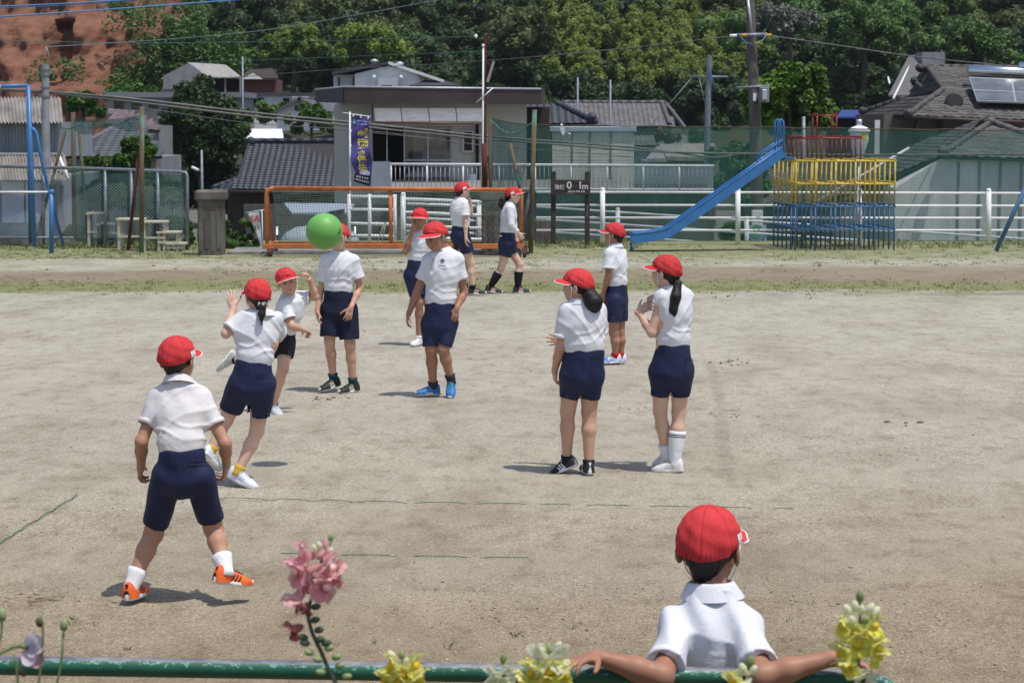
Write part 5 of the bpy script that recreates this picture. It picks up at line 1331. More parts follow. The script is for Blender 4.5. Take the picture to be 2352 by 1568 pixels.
# ------------------------------------------------------------------ people: bodies and clothes as smooth implicit surfaces
class Vol:
    def __init__(s, lo, hi, h):
        s.h = h; s.lo = np.asarray(lo, float) - 4 * h
        n = np.ceil((np.asarray(hi) - np.asarray(lo)) / h).astype(int) + 9
        s.v = np.full(n, 0.5, np.float32)
    def _loc(s, lo, hi):
        a = np.clip(np.floor((lo - s.lo) / s.h).astype(int), 0, np.array(s.v.shape) - 1)
        b = np.clip(np.ceil((hi - s.lo) / s.h).astype(int) + 1, 1, np.array(s.v.shape))
        sl = tuple(slice(int(i), int(j)) for i, j in zip(a, b))
        g = [np.arange(i, j) * s.h + s.lo[k] for k, (i, j) in enumerate(zip(a, b))]
        return sl, g[0][:, None, None].astype(np.float32), g[1][None, :, None].astype(np.float32), g[2][None, None, :].astype(np.float32)
    def put(s, fn, lo, hi, k=0.0, mode='add'):
        m = max(k, 0.012) + 2 * s.h
        sl, X, Y, Z = s._loc(np.asarray(lo) - m, np.asarray(hi) + m)
        if 0 in s.v[sl].shape: return
        d = fn(X, Y, Z); v = s.v[sl]
        if mode == 'add':
            r = np.minimum(v, d)
            if k > 0:
                hh = np.maximum(k - np.abs(v - d), 0) / k
                r = r - hh * hh * k * 0.25
        else:
            d = -d
            r = np.maximum(v, d)
            if k > 0:
                hh = np.maximum(k - np.abs(v - d), 0) / k
                r = r + hh * hh * k * 0.25
        s.v[sl] = r
    def cone(s, a, b, ra, rb, k=0.01, cut=None, hollow=0.0, mode='add'):
        a = np.asarray(a, float); b = np.asarray(b, float); ba = b - a; L2 = max(np.dot(ba, ba), 1e-9); L = math.sqrt(L2)
        R = max(ra, rb)
        def fn(X, Y, Z):
            x, y, z = X - a[0], Y - a[1], Z - a[2]
            tt = (x * ba[0] + y * ba[1] + z * ba[2]) / L2
            t = np.clip(tt, 0, 1)
            dd = np.sqrt((x - t * ba[0])**2 + (y - t * ba[1])**2 + (z - t * ba[2])**2)
            d = dd - (ra + (rb - ra) * t)
            if cut:
                d = np.maximum(d, (tt - 1) * L)
                if hollow:
                    t0 = max(0, 1 - cut / L)
                    inn = np.maximum(dd - (ra + (rb - ra) * t - hollow), (t0 - tt) * L)
                    d = np.maximum(d, -inn)
            return d
        s.put(fn, np.minimum(a, b) - R, np.maximum(a, b) + R, k, mode)
    def econe(s, a, b, wa, wb, da, db, lat, k=0.02, cut0=False, cut1=False, p=2.0):
        """elliptic tapered limb: half-width w along lat, half-depth d across it"""
        a = np.asarray(a, float); b = np.asarray(b, float); ba = b - a; L2 = max(np.dot(ba, ba), 1e-9); L = math.sqrt(L2)
        t_ = ba / L; lat = nrm(lat - t_ * np.dot(lat, t_)); dep = np.cross(t_, lat)
        R = max(wa, wb, da, db)
        def fn(X, Y, Z):
            x, y, z = X - a[0], Y - a[1], Z - a[2]
            tt = (x * ba[0] + y * ba[1] + z * ba[2]) / L2
            t = np.clip(tt, 0, 1)
            ql = x * lat[0] + y * lat[1] + z * lat[2]
            qd = x * dep[0] + y * dep[1] + z * dep[2]
            qt = (tt - t) * L
            w = wa + (wb - wa) * t; dd = da + (db - da) * t
            e = (np.abs(ql / w)**p + np.abs(qd / dd)**p + np.abs(qt / dd)**p)**(1 / p)
            d = (e - 1) * np.minimum(w, dd)
            if cut0: d = np.maximum(d, -tt * L)
            if cut1: d = np.maximum(d, (tt - 1) * L)
            return d
        s.put(fn, np.minimum(a, b) - R, np.maximum(a, b) + R, k)
    def ell(s, c, rad, axes=np.eye(3), k=0.01, mode='add'):
        c = np.asarray(c, float); R = max(rad)
        def fn(X, Y, Z):
            x, y, z = X - c[0], Y - c[1], Z - c[2]
            e = 0
            for i in range(3):
                q = x * axes[i][0] + y * axes[i][1] + z * axes[i][2]
                e = e + (q / rad[i])**2
            return (np.sqrt(e) - 1) * min(rad)
        s.put(fn, c - R, c + R, k, mode)
    def mesh(s, smooth=1):
        v = s.v; h = s.h; ins = v < 0
        n = v.shape
        c = ins[:-1, :-1, :-1].astype(np.int8)
        tot = np.zeros(np.array(n) - 1, np.int8)
        for i in (0, 1):
            for j in (0, 1):
                for k in (0, 1):
                    tot += ins[i:n[0]-1+i, j:n[1]-1+j, k:n[2]-1+k]
        act = (tot > 0) & (tot < 8)
        ix = np.argwhere(act)
        idm = np.full(act.shape, -1, np.int32); idm[act] = np.arange(len(ix))
        S = np.zeros((len(ix), 3)); C = np.zeros(len(ix))
        cor = {(i, j, k): v[ix[:, 0]+i, ix[:, 1]+j, ix[:, 2]+k] for i in (0, 1) for j in (0, 1) for k in (0, 1)}
        for ax in range(3):
            for p in (0, 1):
                for q in (0, 1):
                    a = [p, q]; a.insert(ax, 0); b = [p, q]; b.insert(ax, 1)
                    va, vb = cor[tuple(a)], cor[tuple(b)]
                    cr = (va < 0) != (vb < 0)
                    t = np.where(cr, va / np.where(cr, va - vb, 1), 0)
                    pt = np.tile(np.array(a, float), (len(ix), 1)); pt[:, ax] += t
                    S += pt * cr[:, None]; C += cr
        P = (ix + S / np.maximum(C, 1)[:, None]) * h + s.lo
        Q = []
        for ax in range(3):
            b = [slice(None)] * 3; a = [slice(None)] * 3
            a[ax] = slice(0, n[ax]-1); b[ax] = slice(1, n[ax])
            for o in range(3):
                if o != ax: a[o] = slice(1, n[o]-1); b[o] = slice(1, n[o]-1)
            A, B = ins[tuple(a)], ins[tuple(b)]
            e = np.argwhere(A != B)
            if not len(e): continue
            flip = A[tuple(e.T)]
            o1, o2 = [o for o in range(3) if o != ax]
            g = e.copy(); g[:, o1] += 1; g[:, o2] += 1
            def cell(d1, d2):
                q = g.copy(); q[:, o1] -= d1; q[:, o2] -= d2
                return idm[tuple(q.T)]
            quad = np.stack([cell(1, 1), cell(0, 1), cell(0, 0), cell(1, 0)], 1)
            fl = flip if ax != 1 else ~flip
            quad[~fl] = quad[~fl][:, ::-1]
            Q.append(quad)
        Q = np.concatenate(Q)
        for _ in range(smooth):
            acc = np.zeros_like(P); cnt = np.zeros(len(P))
            for i in range(4):
                np.add.at(acc, Q[:, i], P[Q[:, (i+1) % 4]] + P[Q[:, (i+3) % 4]]); np.add.at(cnt, Q[:, i], 2)
            P = 0.5 * P + 0.5 * acc / np.maximum(cnt, 1)[:, None]
        return P, Q

def facing(yaw, pitch=0, roll=0):
    """yaw 0 looks at the camera, 90 to the right, 180 away; pitch looks down; roll tips the crown to the left"""
    y, p, r = map(math.radians, (yaw, pitch, roll))
    f = V3(math.sin(y) * math.cos(p), -math.cos(y) * math.cos(p), -math.sin(p))
    u = V3(math.sin(y) * math.sin(p), -math.cos(y) * math.sin(p), math.cos(p))
    rt = np.cross(f, u)
    u2 = u * math.cos(r) + rt * math.sin(r); rt2 = rt * math.cos(r) - u * math.sin(r)
    return rt2, f, u2                     # person's right, front, up

# ---- shared cap and shoe shapes, made once in their own frame
def cap_profile(th, f):
    """half dome; th angle from front, f 0 top .. 1 edge -> local point (x right, y front, z up)"""
    edge = -0.003 + 0.027 * math.cos(th)            # rim height: a little lower at the back
    ph = f * (math.pi / 2)
    zt = 0.098
    pan = 1 + 0.034 * abs(math.cos(3 * th + math.pi / 2 * 0)) * math.sin(ph) - 0.010
    gr = min(abs(((th / (math.pi / 3)) + 0.5) % 1 - 0.5), 1)
    groove = 1 - 0.034 * math.exp(-(gr / 0.040)**2) * min(1, 3 * f)
    wr = 0.0022 * math.sin(7 * th + 5 * f) * f + 0.0018 * math.sin(13 * th - 9 * f + 1) * f + .0016 * math.sin(5 * th + 26 * f) * f
    back = max(0, -math.cos(th))
    gat = 0.0026 * math.sin(46 * th) * back * max(0, (f - 0.78) / 0.22)
    tuck = 1 - 0.055 * max(0, (f - 0.86) / 0.14)**2
    r = (math.sin(ph)**0.86) * pan * groove * tuck
    x = (0.0845 * r + wr + gat) * math.sin(th); y = (0.0985 * r + wr + gat) * math.cos(th)
    z = edge + (zt - edge) * (math.cos(ph)**0.92 if f < 1 else 0)
    return V3(x, y, z)
def cap_meshes():
    mb = MB(); nu, nv = 144, 26
    mb.grid(lambda u, v: cap_profile(2 * math.pi * u, 0.02 + 0.98 * v), nu, nv, True)
    mb.add([V3(0, 0, .0963)], []); t = mb.n - 1
    mb.f += [(t, (i+1) % nu, i) for i in range(nu)]
    crown = mb
    br = MB(); lin = MB(); edge = MB()
    def bp(u, v, dz):
        th = (u - .5) * 2 * math.radians(74)
        base = cap_profile(th, 0.99)
        ext = 0.066 * max(0.0, math.cos(th * 90 / 76.))**0.55
        drop = -0.20 * ext * v - 0.10 * abs(math.sin(th))**2 * 0.08 * v
        return base + V3(math.sin(th) * ext * v * 0.62, math.cos(th) * 0 + ext * v, drop + dz)
    br.grid(lambda u, v: bp(u, v, 0.0022), 37, 8)
    lin.grid(lambda u, v: bp(u, v, -0.0022), 37, 8)
    e = [bp(i / 36., 1, 0) for i in range(37)]
    edge.tube(e, 0.0030, 6)
    lab = MB()
    lab.grid(lambda u, v: cap_profile(math.radians(72 + 26 * u), 0.80 + 0.17 * v) * V3(1.022, 1.022, 1), 7, 4)
    but = MB(); but.lathe((0, 0, .0935), [(.001, .006), (.006, .005), (.007, .002), (.006, -.002)][::-1], 12)
    sm = MB()
    for k in range(6): sm.tube([cap_profile(math.pi / 3 * k, f) * V3(1.004, 1.004, 1.002) for f in np.linspace(.06, .98, 18)], .0011, 4)
    out = {}
    for nm, m in (('cap_seam', sm), ('cap', crown), ('brim', br), ('brim_lining', lin), ('brim_edge', edge), ('cap_label', lab), ('cap_button', but)):
        me = bpy.data.meshes.new(nm); me.from_pydata([tuple(p) for p in np.concatenate(m.v)], [], [tuple(f) for f in m.f]); me.update(); set_smooth(me)
        out[nm] = me
    return out
CAP = cap_meshes()

def shoe_meshes():
    ys = [-.066, -.060, -.045, -.02, .01, .04, .07, .10, .13, .152, .165]
    hs = [.056, .086, .098, .094, .086, .078, .066, .056, .049, .039, .022]
    ws = [.018, .030, .0365, .0375, .038, .040, .0435, .0450, .041, .030, .014]
    up = MB()
    def uf(u, v):
        t = v * (len(ys) - 1); i = min(int(t), len(ys) - 2); f = t - i
        y, h, w = (ys[i]*(1-f)+ys[i+1]*f, hs[i]*(1-f)+hs[i+1]*f, ws[i]*(1-f)+ws[i+1]*f)
        a = math.pi * u
        ca, sa = math.cos(a), math.sin(a)
        x = w * (abs(ca)**0.75) * (1 if ca >= 0 else -1) * (1 - 0.32 * sa**3 * (1 if y < .05 else .4))
        return V3(x - .004 * (y > .05) * (y - .05) * 10, y, .012 + (h - .012) * sa**0.72)
    up.grid(uf, 19, 24)
    so = MB(); N = 40
    def outline(k, off):
        a = 2 * math.pi * k / N
        y = .050 + .118 * math.cos(a); wv = np.interp(y, ys, ws) + off if -.066 < y < .165 else off + .008
        x = math.sin(a) * (.031 + off + .012 * (math.cos(a) * .5 + .5)) * (1.0)
        return x - .03 * max(0, y - .06), y * (1 + off * 2)
    def sf(u, v):
        k = u * N
        offs = (0.0, .004, .006, .005, .0); zs = (.0, .0015, .010, .022, .024)
        i = int(round(v * 4)); x, y = outline(k, offs[i]); sp = max(0, (y - .10) / .07)**2 * .014
        hl = max(0, (-y - .03) / .04)**2 * .004
        return V3(x, y, zs[i] * (1.0 + .35 * (y < .02)) + sp + hl)
    so.grid(sf, N, 5, True)
    so.f.append(tuple(range(N))[::-1]); so.f.append(tuple(4*N + i for i in range(N)))
    lc = MB()
    for i, y in enumerate((.035, .052, .069, .086)):
        h = np.interp(y, ys, hs) + .002
        lc.tube([V3(-.020, y, h - .012), V3(-.009, y + .002, h - .001), V3(0, y + .004, h + .002), V3(.009, y + .002, h - .001), V3(.020, y, h - .012)], .0032, 5)
    st = MB()
    for sgn in (-1, 1):
        for j in range(3):
            y0 = .012 + j * .020
            pts = []
            for q in range(5):
                f = q / 4.; y = y0 + .022 * f; z = .024 + .036 * f
                w = np.interp(y, ys, ws); h = np.interp(y, ys, hs)
                sa = min(.98, max(.02, ((z - .012) / (h - .012)))**(1/.72)); ca = math.sqrt(1 - sa * sa)
                pts.append(V3(sgn * (w * ca**.75 * (1 - .32 * sa**3) + .0016), y, z))
            for q in range(4):
                a, b = pts[q], pts[q+1]; e = V3(0, .0048, 0)
                st.add([a - e, a + e, b + e, b - e], [(0, 1, 2, 3)])
    tabm = MB(); tabm.grid(lambda u, v: V3((u - .5) * .016, -.0635 + .006 * v - .005 * math.cos((u - .5) * 2), .026 + .062 * v), 5, 5)
    out = {}
    for nm, m in (('shoe', up), ('sole', so), ('lace', lc), ('side_stripe', st), ('heel_tab', tabm)):
        me = bpy.data.meshes.new(nm); me.from_pydata([tuple(p) for p in np.concatenate(m.v)], [], [tuple(f) for f in m.f]); me.update(); set_smooth(me)
        out[nm] = me
    return out
SHOE = shoe_meshes()

def placed(me, mat, parent, R, pos, sc=1.0, name=None):
    """a copy of a shared shape with its own material, under a thing"""
    key = (me.name, mat.name)
    if key not in _SHARED:
        m2 = me.copy(); m2.materials.clear(); m2.materials.append(mat); _SHARED[key] = m2
    o = bpy.data.objects.new(name or me.name, _SHARED[key]); COL.objects.link(o)
    if parent is not None:
        root = parent
        o.parent = parent
        b = BASE[parent.name]
        Mw = Matrix(((R[0][0], R[1][0], R[2][0], 0), (R[0][1], R[1][1], R[2][1], 0), (R[0][2], R[1][2], R[2][2], 0), (0, 0, 0, 1)))
        if parent.type == 'MESH' and parent.name in FRAMED:
            o.matrix_local = Matrix.Identity(4)
        else:
            o.matrix_local = Matrix.Translation(Vector(pos - b)) @ Mw @ Matrix.Scale(sc, 4)
    BASE[o.name] = BASE[parent.name]
    return o
_SHARED = {}
FRAMED = set()

def fabric(name, col, col2=None, bump=0.3, rough=0.85, bscale=60, sheen=0.0, crease=0.35, rand=0.0):
    """woven cloth: fine knit grain over soft creases"""
    if name in _M: return _M[name]
    m = pm(name, col, col2 or col, scale=5, rough=rough, bump=0, spec=0.2, lo=.35, hi=.65, sheen=sheen, rand=rand)
    nt = m.node_tree; N = nt.nodes; L = nt.links
    tc = N.new('ShaderNodeTexCoord')
    n1 = N.new('ShaderNodeTexNoise'); n1.inputs['Scale'].default_value = 14; n1.inputs['Detail'].default_value = 3; n1.inputs['Distortion'].default_value = 1.2
    n2 = N.new('ShaderNodeTexNoise'); n2.inputs['Scale'].default_value = 340; n2.inputs['Detail'].default_value = 1
    L.new(tc.outputs['Object'], n1.inputs[0]); L.new(tc.outputs['Object'], n2.inputs[0])
    b1 = N.new('ShaderNodeBump'); b1.inputs['Strength'].default_value = bump; b1.inputs['Distance'].default_value = 0.03
    b2 = N.new('ShaderNodeBump'); b2.inputs['Strength'].default_value = 0.25; b2.inputs['Distance'].default_value = 0.002
    n3 = N.new('ShaderNodeTexNoise'); n3.noise_type = 'RIDGED_MULTIFRACTAL'; n3.inputs['Scale'].default_value = 7; n3.inputs['Detail'].default_value = 2.5; n3.inputs['Distortion'].default_value = .7
    mp3 = N.new('ShaderNodeMapping'); mp3.inputs['Scale'].default_value = (.75, .75, 1.35); mp3.inputs['Rotation'].default_value = (.3, .5, .2); L.new(tc.outputs['Object'], mp3.inputs[0]); L.new(mp3.outputs[0], n3.inputs[0])
    b3 = N.new('ShaderNodeBump'); b3.inputs['Strength'].default_value = crease; b3.inputs['Distance'].default_value = 0.012; L.new(n3.outputs[0], b3.inputs['Height']); L.new(b3.outputs[0], b1.inputs['Normal'])
    L.new(n1.outputs[0], b1.inputs['Height']); L.new(n2.outputs[0], b2.inputs['Height']); L.new(b1.outputs[0], b2.inputs['Normal'])
    L.new(b2.outputs[0], N['Principled BSDF'].inputs['Normal'])
    return m
def skin_mat(name, col):
    m = pm(name, col, tuple(c * f for c, f in zip(col, (.80, .68, .64))), scale=6, rough=.52, spec=.35, lo=.35, hi=.75, bump=.06, bscale=160, bdist=.002)
    b = m.node_tree.nodes['Principled BSDF']
    b.inputs['Subsurface Weight'].default_value = 0.12
    b.inputs['Subsurface Radius'].default_value = (0.012, 0.005, 0.003)
    b.inputs['Subsurface Scale'].default_value = 1.0
    return m
M_SHIRT = fabric('white_cotton', (.70, .705, .735), (.665, .67, .705), bump=.16)
M_SHIRT2 = fabric('off_white_cotton', (.69, .655, .655), (.655, .62, .625), bump=.16)
M_NAVY = fabric('navy_jersey', (.019, .026, .070), (.015, .020, .055), bump=.10, rough=.58)
M_NAVYD = fabric('dark_navy_jersey', (.013, .018, .042), (.010, .013, .03), bump=.10, rough=.7)
M_BLACKSH = fabric('black_jersey', (.011, .012, .020), (.008, .009, .014), bump=.1, rough=.7)
M_CAP = fabric('red_cotton', (.60, .052, .054), (.53, .038, .042), bump=.14, rough=.8, crease=.22, rand=.10)
M_CAPD = pm('red_seam', (.36, .022, .024), rough=.8)
M_CAPW = fabric('white_cap_lining', (.82, .82, .84), None, bump=.1)
M_HAIR = pm('dark_hair', (.006, .005, .005), (.014, .011, .010), scale=60, rough=.5, bump=.6, bscale=260, stretch=(1, 1, .14), bdist=.004, spec=.35)
M_SKIN = {'a': skin_mat('warm_skin', (.49, .270, .180)), 'b': skin_mat('light_skin', (.70, .465, .350)), 'c': skin_mat('tan_skin', (.395, .203, .128)), 'd': skin_mat('mid_skin', (.61, .370, .262))}
M_EYE = pm('dark_eye', (.015, .010, .008), rough=.25)
M_LIP = pm('lip_skin', (.30, .10, .08), rough=.5)
M_WHITE = pm('white_rubber', (.78, .78, .78), (.66, .65, .62), scale=30, rough=.6)
M_STRAP = pm('white_elastic', (.8, .8, .8), rough=.8)

def sockmat(name, c): return fabric('sock_' + name, c, None, bump=.15)

def hand(vol, w, d, n, th, sc=1.0, curl=(18, 22, 18), spread=6, tcurl=20):
    """palm, four unequal bent fingers and a thumb leaving the side of the palm; d along the hand, n out of the palm, th towards the thumb"""
    d = nrm(d); n = nrm(n - d * np.dot(n, d)); s = np.cross(d, n)
    if np.dot(s, th) < 0: s = -s
    w = np.asarray(w, float)
    L = (.056, .063, .059, .047); kx = (.0245, .0082, -.0082, -.0235); ky = (.070, .074, .071, .064)
    vol.cone(w - d * .012 * sc, w + d * .022 * sc, .0195 * sc, .021 * sc, .012)
    for i in range(4):
        kn = w + d * ky[i] * sc + s * kx[i] * sc
        vol.cone(w + d * .016 * sc + s * kx[i] * .62 * sc, kn, .0125 * sc, .0098 * sc, .008)
        a = math.radians(spread * (1.4 - i)); p = kn; ang = 0
        for j, fr in enumerate((.44, .31, .25)):
            ang += math.radians(curl[j])
            dirn = (d * math.cos(a) + s * math.sin(a)) * math.cos(ang) + n * math.sin(ang)
            q = p + dirn * L[i] * fr * sc * 1.08
            vol.cone(p, q, (.0088, .0079, .0070)[j] * sc, (.0079, .0070, .0060)[j] * sc, .0018)
            p = q
    p = w + d * .020 * sc + s * .020 * sc
    td = nrm(d * .62 + s * .72 + n * .30)
    for j, ln in enumerate((.034, .028, .022)):
        q = p + td * ln * sc
        vol.cone(p, q, (.0125, .0098, .0088)[j] * sc, (.0100, .0088, .0070)[j] * sc, .006 if j == 0 else .002)
        p = q
        td = nrm(td + d * math.tan(math.radians(tcurl)) * .8 + n * .12)

def person(label, S):
    """S: joints in picture positions plus depth offsets (metres) at the distance Y"""
    Y = S['Y']; h = S.get('h', .006)
    P = lambda t: at(t[0], t[1], Y + (t[2] if len(t) > 2 else 0))
    J = {k: P(v) for k, v in S['J'].items()}
    sc_ = (J['shL'] + J['shR']) / 2
    for k_ in ('shL', 'shR'): J[k_] = sc_ + (J[k_] - sc_) * S.get('shin', .90)
    b = S.get('b', 1.0); ab = S.get('ab', b); lb = S.get('lb', b)
    foot = min(J[k][2] for k in ('anL', 'anR'))
    base = V3((J['anL'][0] + J['anR'][0]) / 2, (J['anL'][1] + J['anR'][1]) / 2, 0.0)
    T = thing('person', base, label, 'person')
    hs = S.get('hs', 1.0)
    R = facing(*S['head']); rt, fr, up = R
    H = J['head']
    hp = lambda x, y, z: H + (rt * x + fr * y + up * z) * hs
    neck = J['neck']; pelv = (J['hipL'] + J['hipR']) / 2
    latS = nrm(J['shR'] - J['shL']); latH = nrm(J['hipR'] - J['hipL'])
    # ---------------- body
    pts = np.array(list(J.values()) + [hp(0, 0, .12), hp(0, .12, 0), hp(0, 0, -.13)])
    lo = pts.min(0) - .14; hi = pts.max(0) + .14; lo[2] = max(lo[2], min(-0.01, foot - .1))
    vol = Vol(lo, hi, h)
    # head
    ax = (rt, fr, up)
    vol.ell(hp(0, -.006, .016), np.array((.0725, .088, .080)) * hs, ax, 0)
    vol.ell(hp(0, .030, -.022), np.array((.0605, .056, .076)) * hs, ax, .02)
    vol.ell(hp(0, .036, -.066), np.array((.0475, .046, .046)) * hs, ax, .025)
    for sgn in (-1, 1):
        vol.ell(hp(sgn * .034, .056, -.038), np.array((.024, .024, .026)) * hs, ax, .02)          # cheek
        vol.ell(hp(sgn * .026, .094, -.008), np.array((.017, .012, .0085)) * hs, ax, .008, 'sub')  # eye socket
        vol.ell(hp(sgn * .027, .081, -.009), np.array((.014, .0085, .010)) * hs, ax, .004)         # eyelids
        e = hp(sgn * .0765, -.004, -.024)
        ea = (nrm(rt - fr * sgn * -.45), nrm(fr - rt * sgn * .45), up)
        vol.ell(e, np.array((.0085, .019, .031)) * hs, ea, .004)
        vol.ell(e + rt * sgn * .009 * hs + fr * .001, np.array((.0065, .0105, .018)) * hs, ea, .003, 'sub')
    vol.cone(hp(0, .084, -.008), hp(0, .0945, -.034), .0068 * hs, .0098 * hs, .010)
    for sgn in (-1, 1): vol.ell(hp(sgn * .0095, .088, -.037), np.array((.0075, .009, .0065)) * hs, ax, .005)
    vol.ell(hp(0, .0815, -.0635), np.array((.0195, .0075, .0048)) * hs, ax, .005)
    vol.ell(hp(0, .0795, -.0735), np.array((.0165, .0075, .0052)) * hs, ax, .005)
    vol.cone(hp(-.017, .090, -.0685), hp(.017, .090, -.0685), .0022 * hs, .0022 * hs, .003, mode='sub')
    # neck, torso
    hn = hp(0, -.018, -.062)
    vol.cone(hn, neck, .045 * b**.5, .047 * b**.5, .02)
    chest = neck * .62 + pelv * .38
    vol.econe(neck + (chest - neck) * .30, chest, .070 * b, .115 * b, .055, .078 * b, latS, .04)
    vol.econe(chest, pelv, .112 * b, .100 * b, .075 * b, .075 * b, latS * .5 + latH * .5, .05)
    # arms
    for s_ in 'LR':
        sh, el, wr = J['sh' + s_], J['el' + s_], J['wr' + s_]
        vol.cone(neck * .35 + sh * .65 - V3(0, 0, .012), sh, .030 * b, .038 * ab, .015)
        vol.cone(sh, el, .040 * ab, .0335 * ab, .012)
        vol.ell(el, np.array((.031, .031, .034)) * ab, np.eye(3), .012)
        vol.cone(el, el * .62 + wr * .38, .0335 * ab, .034 * ab, .014)
        vol.cone(el * .62 + wr * .38, wr, .034 * ab, .0215 * ab, .014)
        hd = S['hand' + s_]
        hand(vol, wr, P(hd['to']) - wr, V3(*hd['n']), V3(*hd['th']), hd.get('sc', S.get('hsc', .94)), hd.get('curl', (16, 20, 16)), hd.get('spread', 5), hd.get('tc', 18))
    # legs
    for s_ in 'LR':
        hj, kn, an = J['hip' + s_], J['kn' + s_], J['an' + s_]
        vol.cone(hj, kn, .078 * lb, .050 * lb, .02)
        mid = kn * .66 + an * .34
        back = np.cross(latH, nrm(kn - an)); back = back / max(np.linalg.norm(back), 1e-6)
        fyaw = S['foot' + s_][0]
        fdir = facing(fyaw)[1]
        if np.dot(back, fdir) > 0: back = -back
        vol.cone(kn, mid + back * .010, .046 * lb, .047 * lb, .02)
        vol.cone(mid + back * .010, an, .047 * lb, .0285 * lb, .02)
        vol.ell(kn - back * .012, np.array((.034, .034, .040)) * lb, np.eye(3), .02)
        fr_ = facing(*S['foot' + s_][:2])
        vol.cone(an, an + fr_[1] * .07 - fr_[2] * .035, .030, .024, .02)
    Vb, Qb = vol.mesh()
    body = mesh_np('body', Vb, Qb, M_SKIN[S.get('skin', 'a')], T, smooth=True)
    # ---------------- eyes and brows
    if S.get('face', False):
        for sgn in (-1, 1):
            e = MB(); e.lathe(hp(sgn * .0265, .0865, -.0095), [(.0005, .0045 * hs), (.006 * hs, .003 * hs), (.0088 * hs, 0), (.006 * hs, -.002)], 12, axis=fr + rt * sgn * .25)
            vv = e.v[0]; c = hp(sgn * .0265, .0865, -.0095)
            q = (vv - c) @ up; vv -= np.outer(q * .55, up)
            q = (vv - c) @ rt; vv += np.outer(q * .25, rt)
            e.build('eye', M_EYE, T, smooth=True)
            e = MB(); e.tube([hp(sgn * x, y, z) for x, y, z in ((.012, .0905, .006), (.024, .089, .0105), (.036, .082, .0085), (.043, .074, .003))], [.0022, .0032, .003, .0014], 6)
            e.build('eyebrow', M_HAIR, T, smooth=True)
        e = MB(); e.tube([hp(x, y, z) for x, y, z in ((-.021, .0795, -.069), (-.010, .0865, -.0675), (0, .0885, -.0685), (.010, .0865, -.0675), (.021, .0795, -.069))], [.001, .0028, .0032, .0028, .001], 6)
        e.build('mouth', M_LIP, T, smooth=True)
    # ---------------- hair
    hv = Vol(H - .20 * hs, H + .20 * hs, .0042)
    hair = S.get('hair', 'short')
    hv.ell(hp(0, -.008, .020), np.array((.0775, .093, .086)) * hs, ax, 0)
    nape = -.085 if hair != 'short' else -.072
    hv.cone(hp(0, -.045, -.01), hp(0, -.040, nape), .056 * hs, .034 * hs, .03)
    for sgn in (-1, 1):
        hv.cone(hp(sgn * .062, .008, .0), hp(sgn * .066, .012, -.022), .014 * hs, .006 * hs, .012)
    # clear the face
    X = np.arange(hv.v.shape[0])[:, None, None] * hv.h + hv.lo[0] - H[0]
    Yy = np.arange(hv.v.shape[1])[None, :, None] * hv.h + hv.lo[1] - H[1]
    Z = np.arange(hv.v.shape[2])[None, None, :] * hv.h + hv.lo[2] - H[2]
    fy = (X * fr[0] + Yy * fr[1] + Z * fr[2]) / hs; uz = (X * up[0] + Yy * up[1] + Z * up[2]) / hs; rx = (X * rt[0] + Yy * rt[1] + Z * rt[2]) / hs
    front = np.where(uz > -.005, .052 + .02 * (uz > .03), .018 - (uz + .005) * -.55)
    hv.v = np.maximum(hv.v, ((fy - front) * hs).astype(np.float32))
    rim = .004 + .027 * np.clip(fy / .09, -1, 1) + .10 * fy * math.tan(math.radians(S.get('captilt', 6)))
    hv.v = np.maximum(hv.v, ((uz - rim - .001) * hs).astype(np.float32))
    streak = .0016 * np.sin(rx * 420 + 3 * np.sin(uz * 60)) + .0012 * np.sin(fy * 380 + 5 * np.sin(uz * 40 + 1))
    hv.v = hv.v + streak.astype(np.float32)
    Vh, Qh = hv.mesh()
    ho = mesh_np('hair', Vh, Qh, M_HAIR, T, smooth=True)
    if 'tail' in S:
        tp = [P(t) for t in S['tail']]; tr = S['tailr']
        tv = Vol(np.min(tp, 0) - max(tr) - .02, np.max(tp, 0) + max(tr) + .02, .0042)
        rr = np.random.default_rng(3)
        for i in range(len(tp) - 1): tv.cone(tp[i], tp[i+1], tr[i], tr[i+1], .015)
        X = np.arange(tv.v.shape[0])[:, None, None] * tv.h; Yy = np.arange(tv.v.shape[1])[None, :, None] * tv.h; Z = np.arange(tv.v.shape[2])[None, None, :] * tv.h
        tv.v = tv.v + (.0012 * np.sin(X * 520 + 4 * np.sin(Z * 14)) + .0008 * np.sin(Yy * 480 + 4 * np.sin(Z * 12 + 2))).astype(np.float32)
        Vt, Qt = tv.mesh(); mesh_np('ponytail', Vt, Qt, M_HAIR, ho, smooth=True)
        wisps = MB()
        for i in range(26):
            a = i * 2.4; off = V3(math.cos(a), math.sin(a) * .7, 0)
            line = [tp[j] + off * tr[j] * (0.95 + .12 * math.sin(i)) + V3(0, 0, -.012 * (j == len(tp) - 1) * (i % 4)) for j in range(len(tp))]
            wisps.tube(line, [.0014] * (len(line) - 1) + [.0005], 4)
        wisps.build('loose_strands', M_HAIR, ho, smooth=True)['kind'] = 'stuff'
    # ---------------- cap
    cpos = hp(0, -.010, .004 + S.get('capz', 0))
    ct = math.radians(S.get('captilt', 6))
    cu = up * math.cos(ct) - fr * math.sin(ct) * -1; cu = nrm(up * math.cos(ct) - fr * math.sin(ct)); cf = nrm(np.cross(cu, rt))
    if np.dot(cf, fr) < 0: cf = -cf
    CR = (rt, cf, cu)
    cap = placed(CAP['cap'], M_CAP, T, CR, cpos, hs * S.get('capsc', 1.03)); FRAMED.add(cap.name)
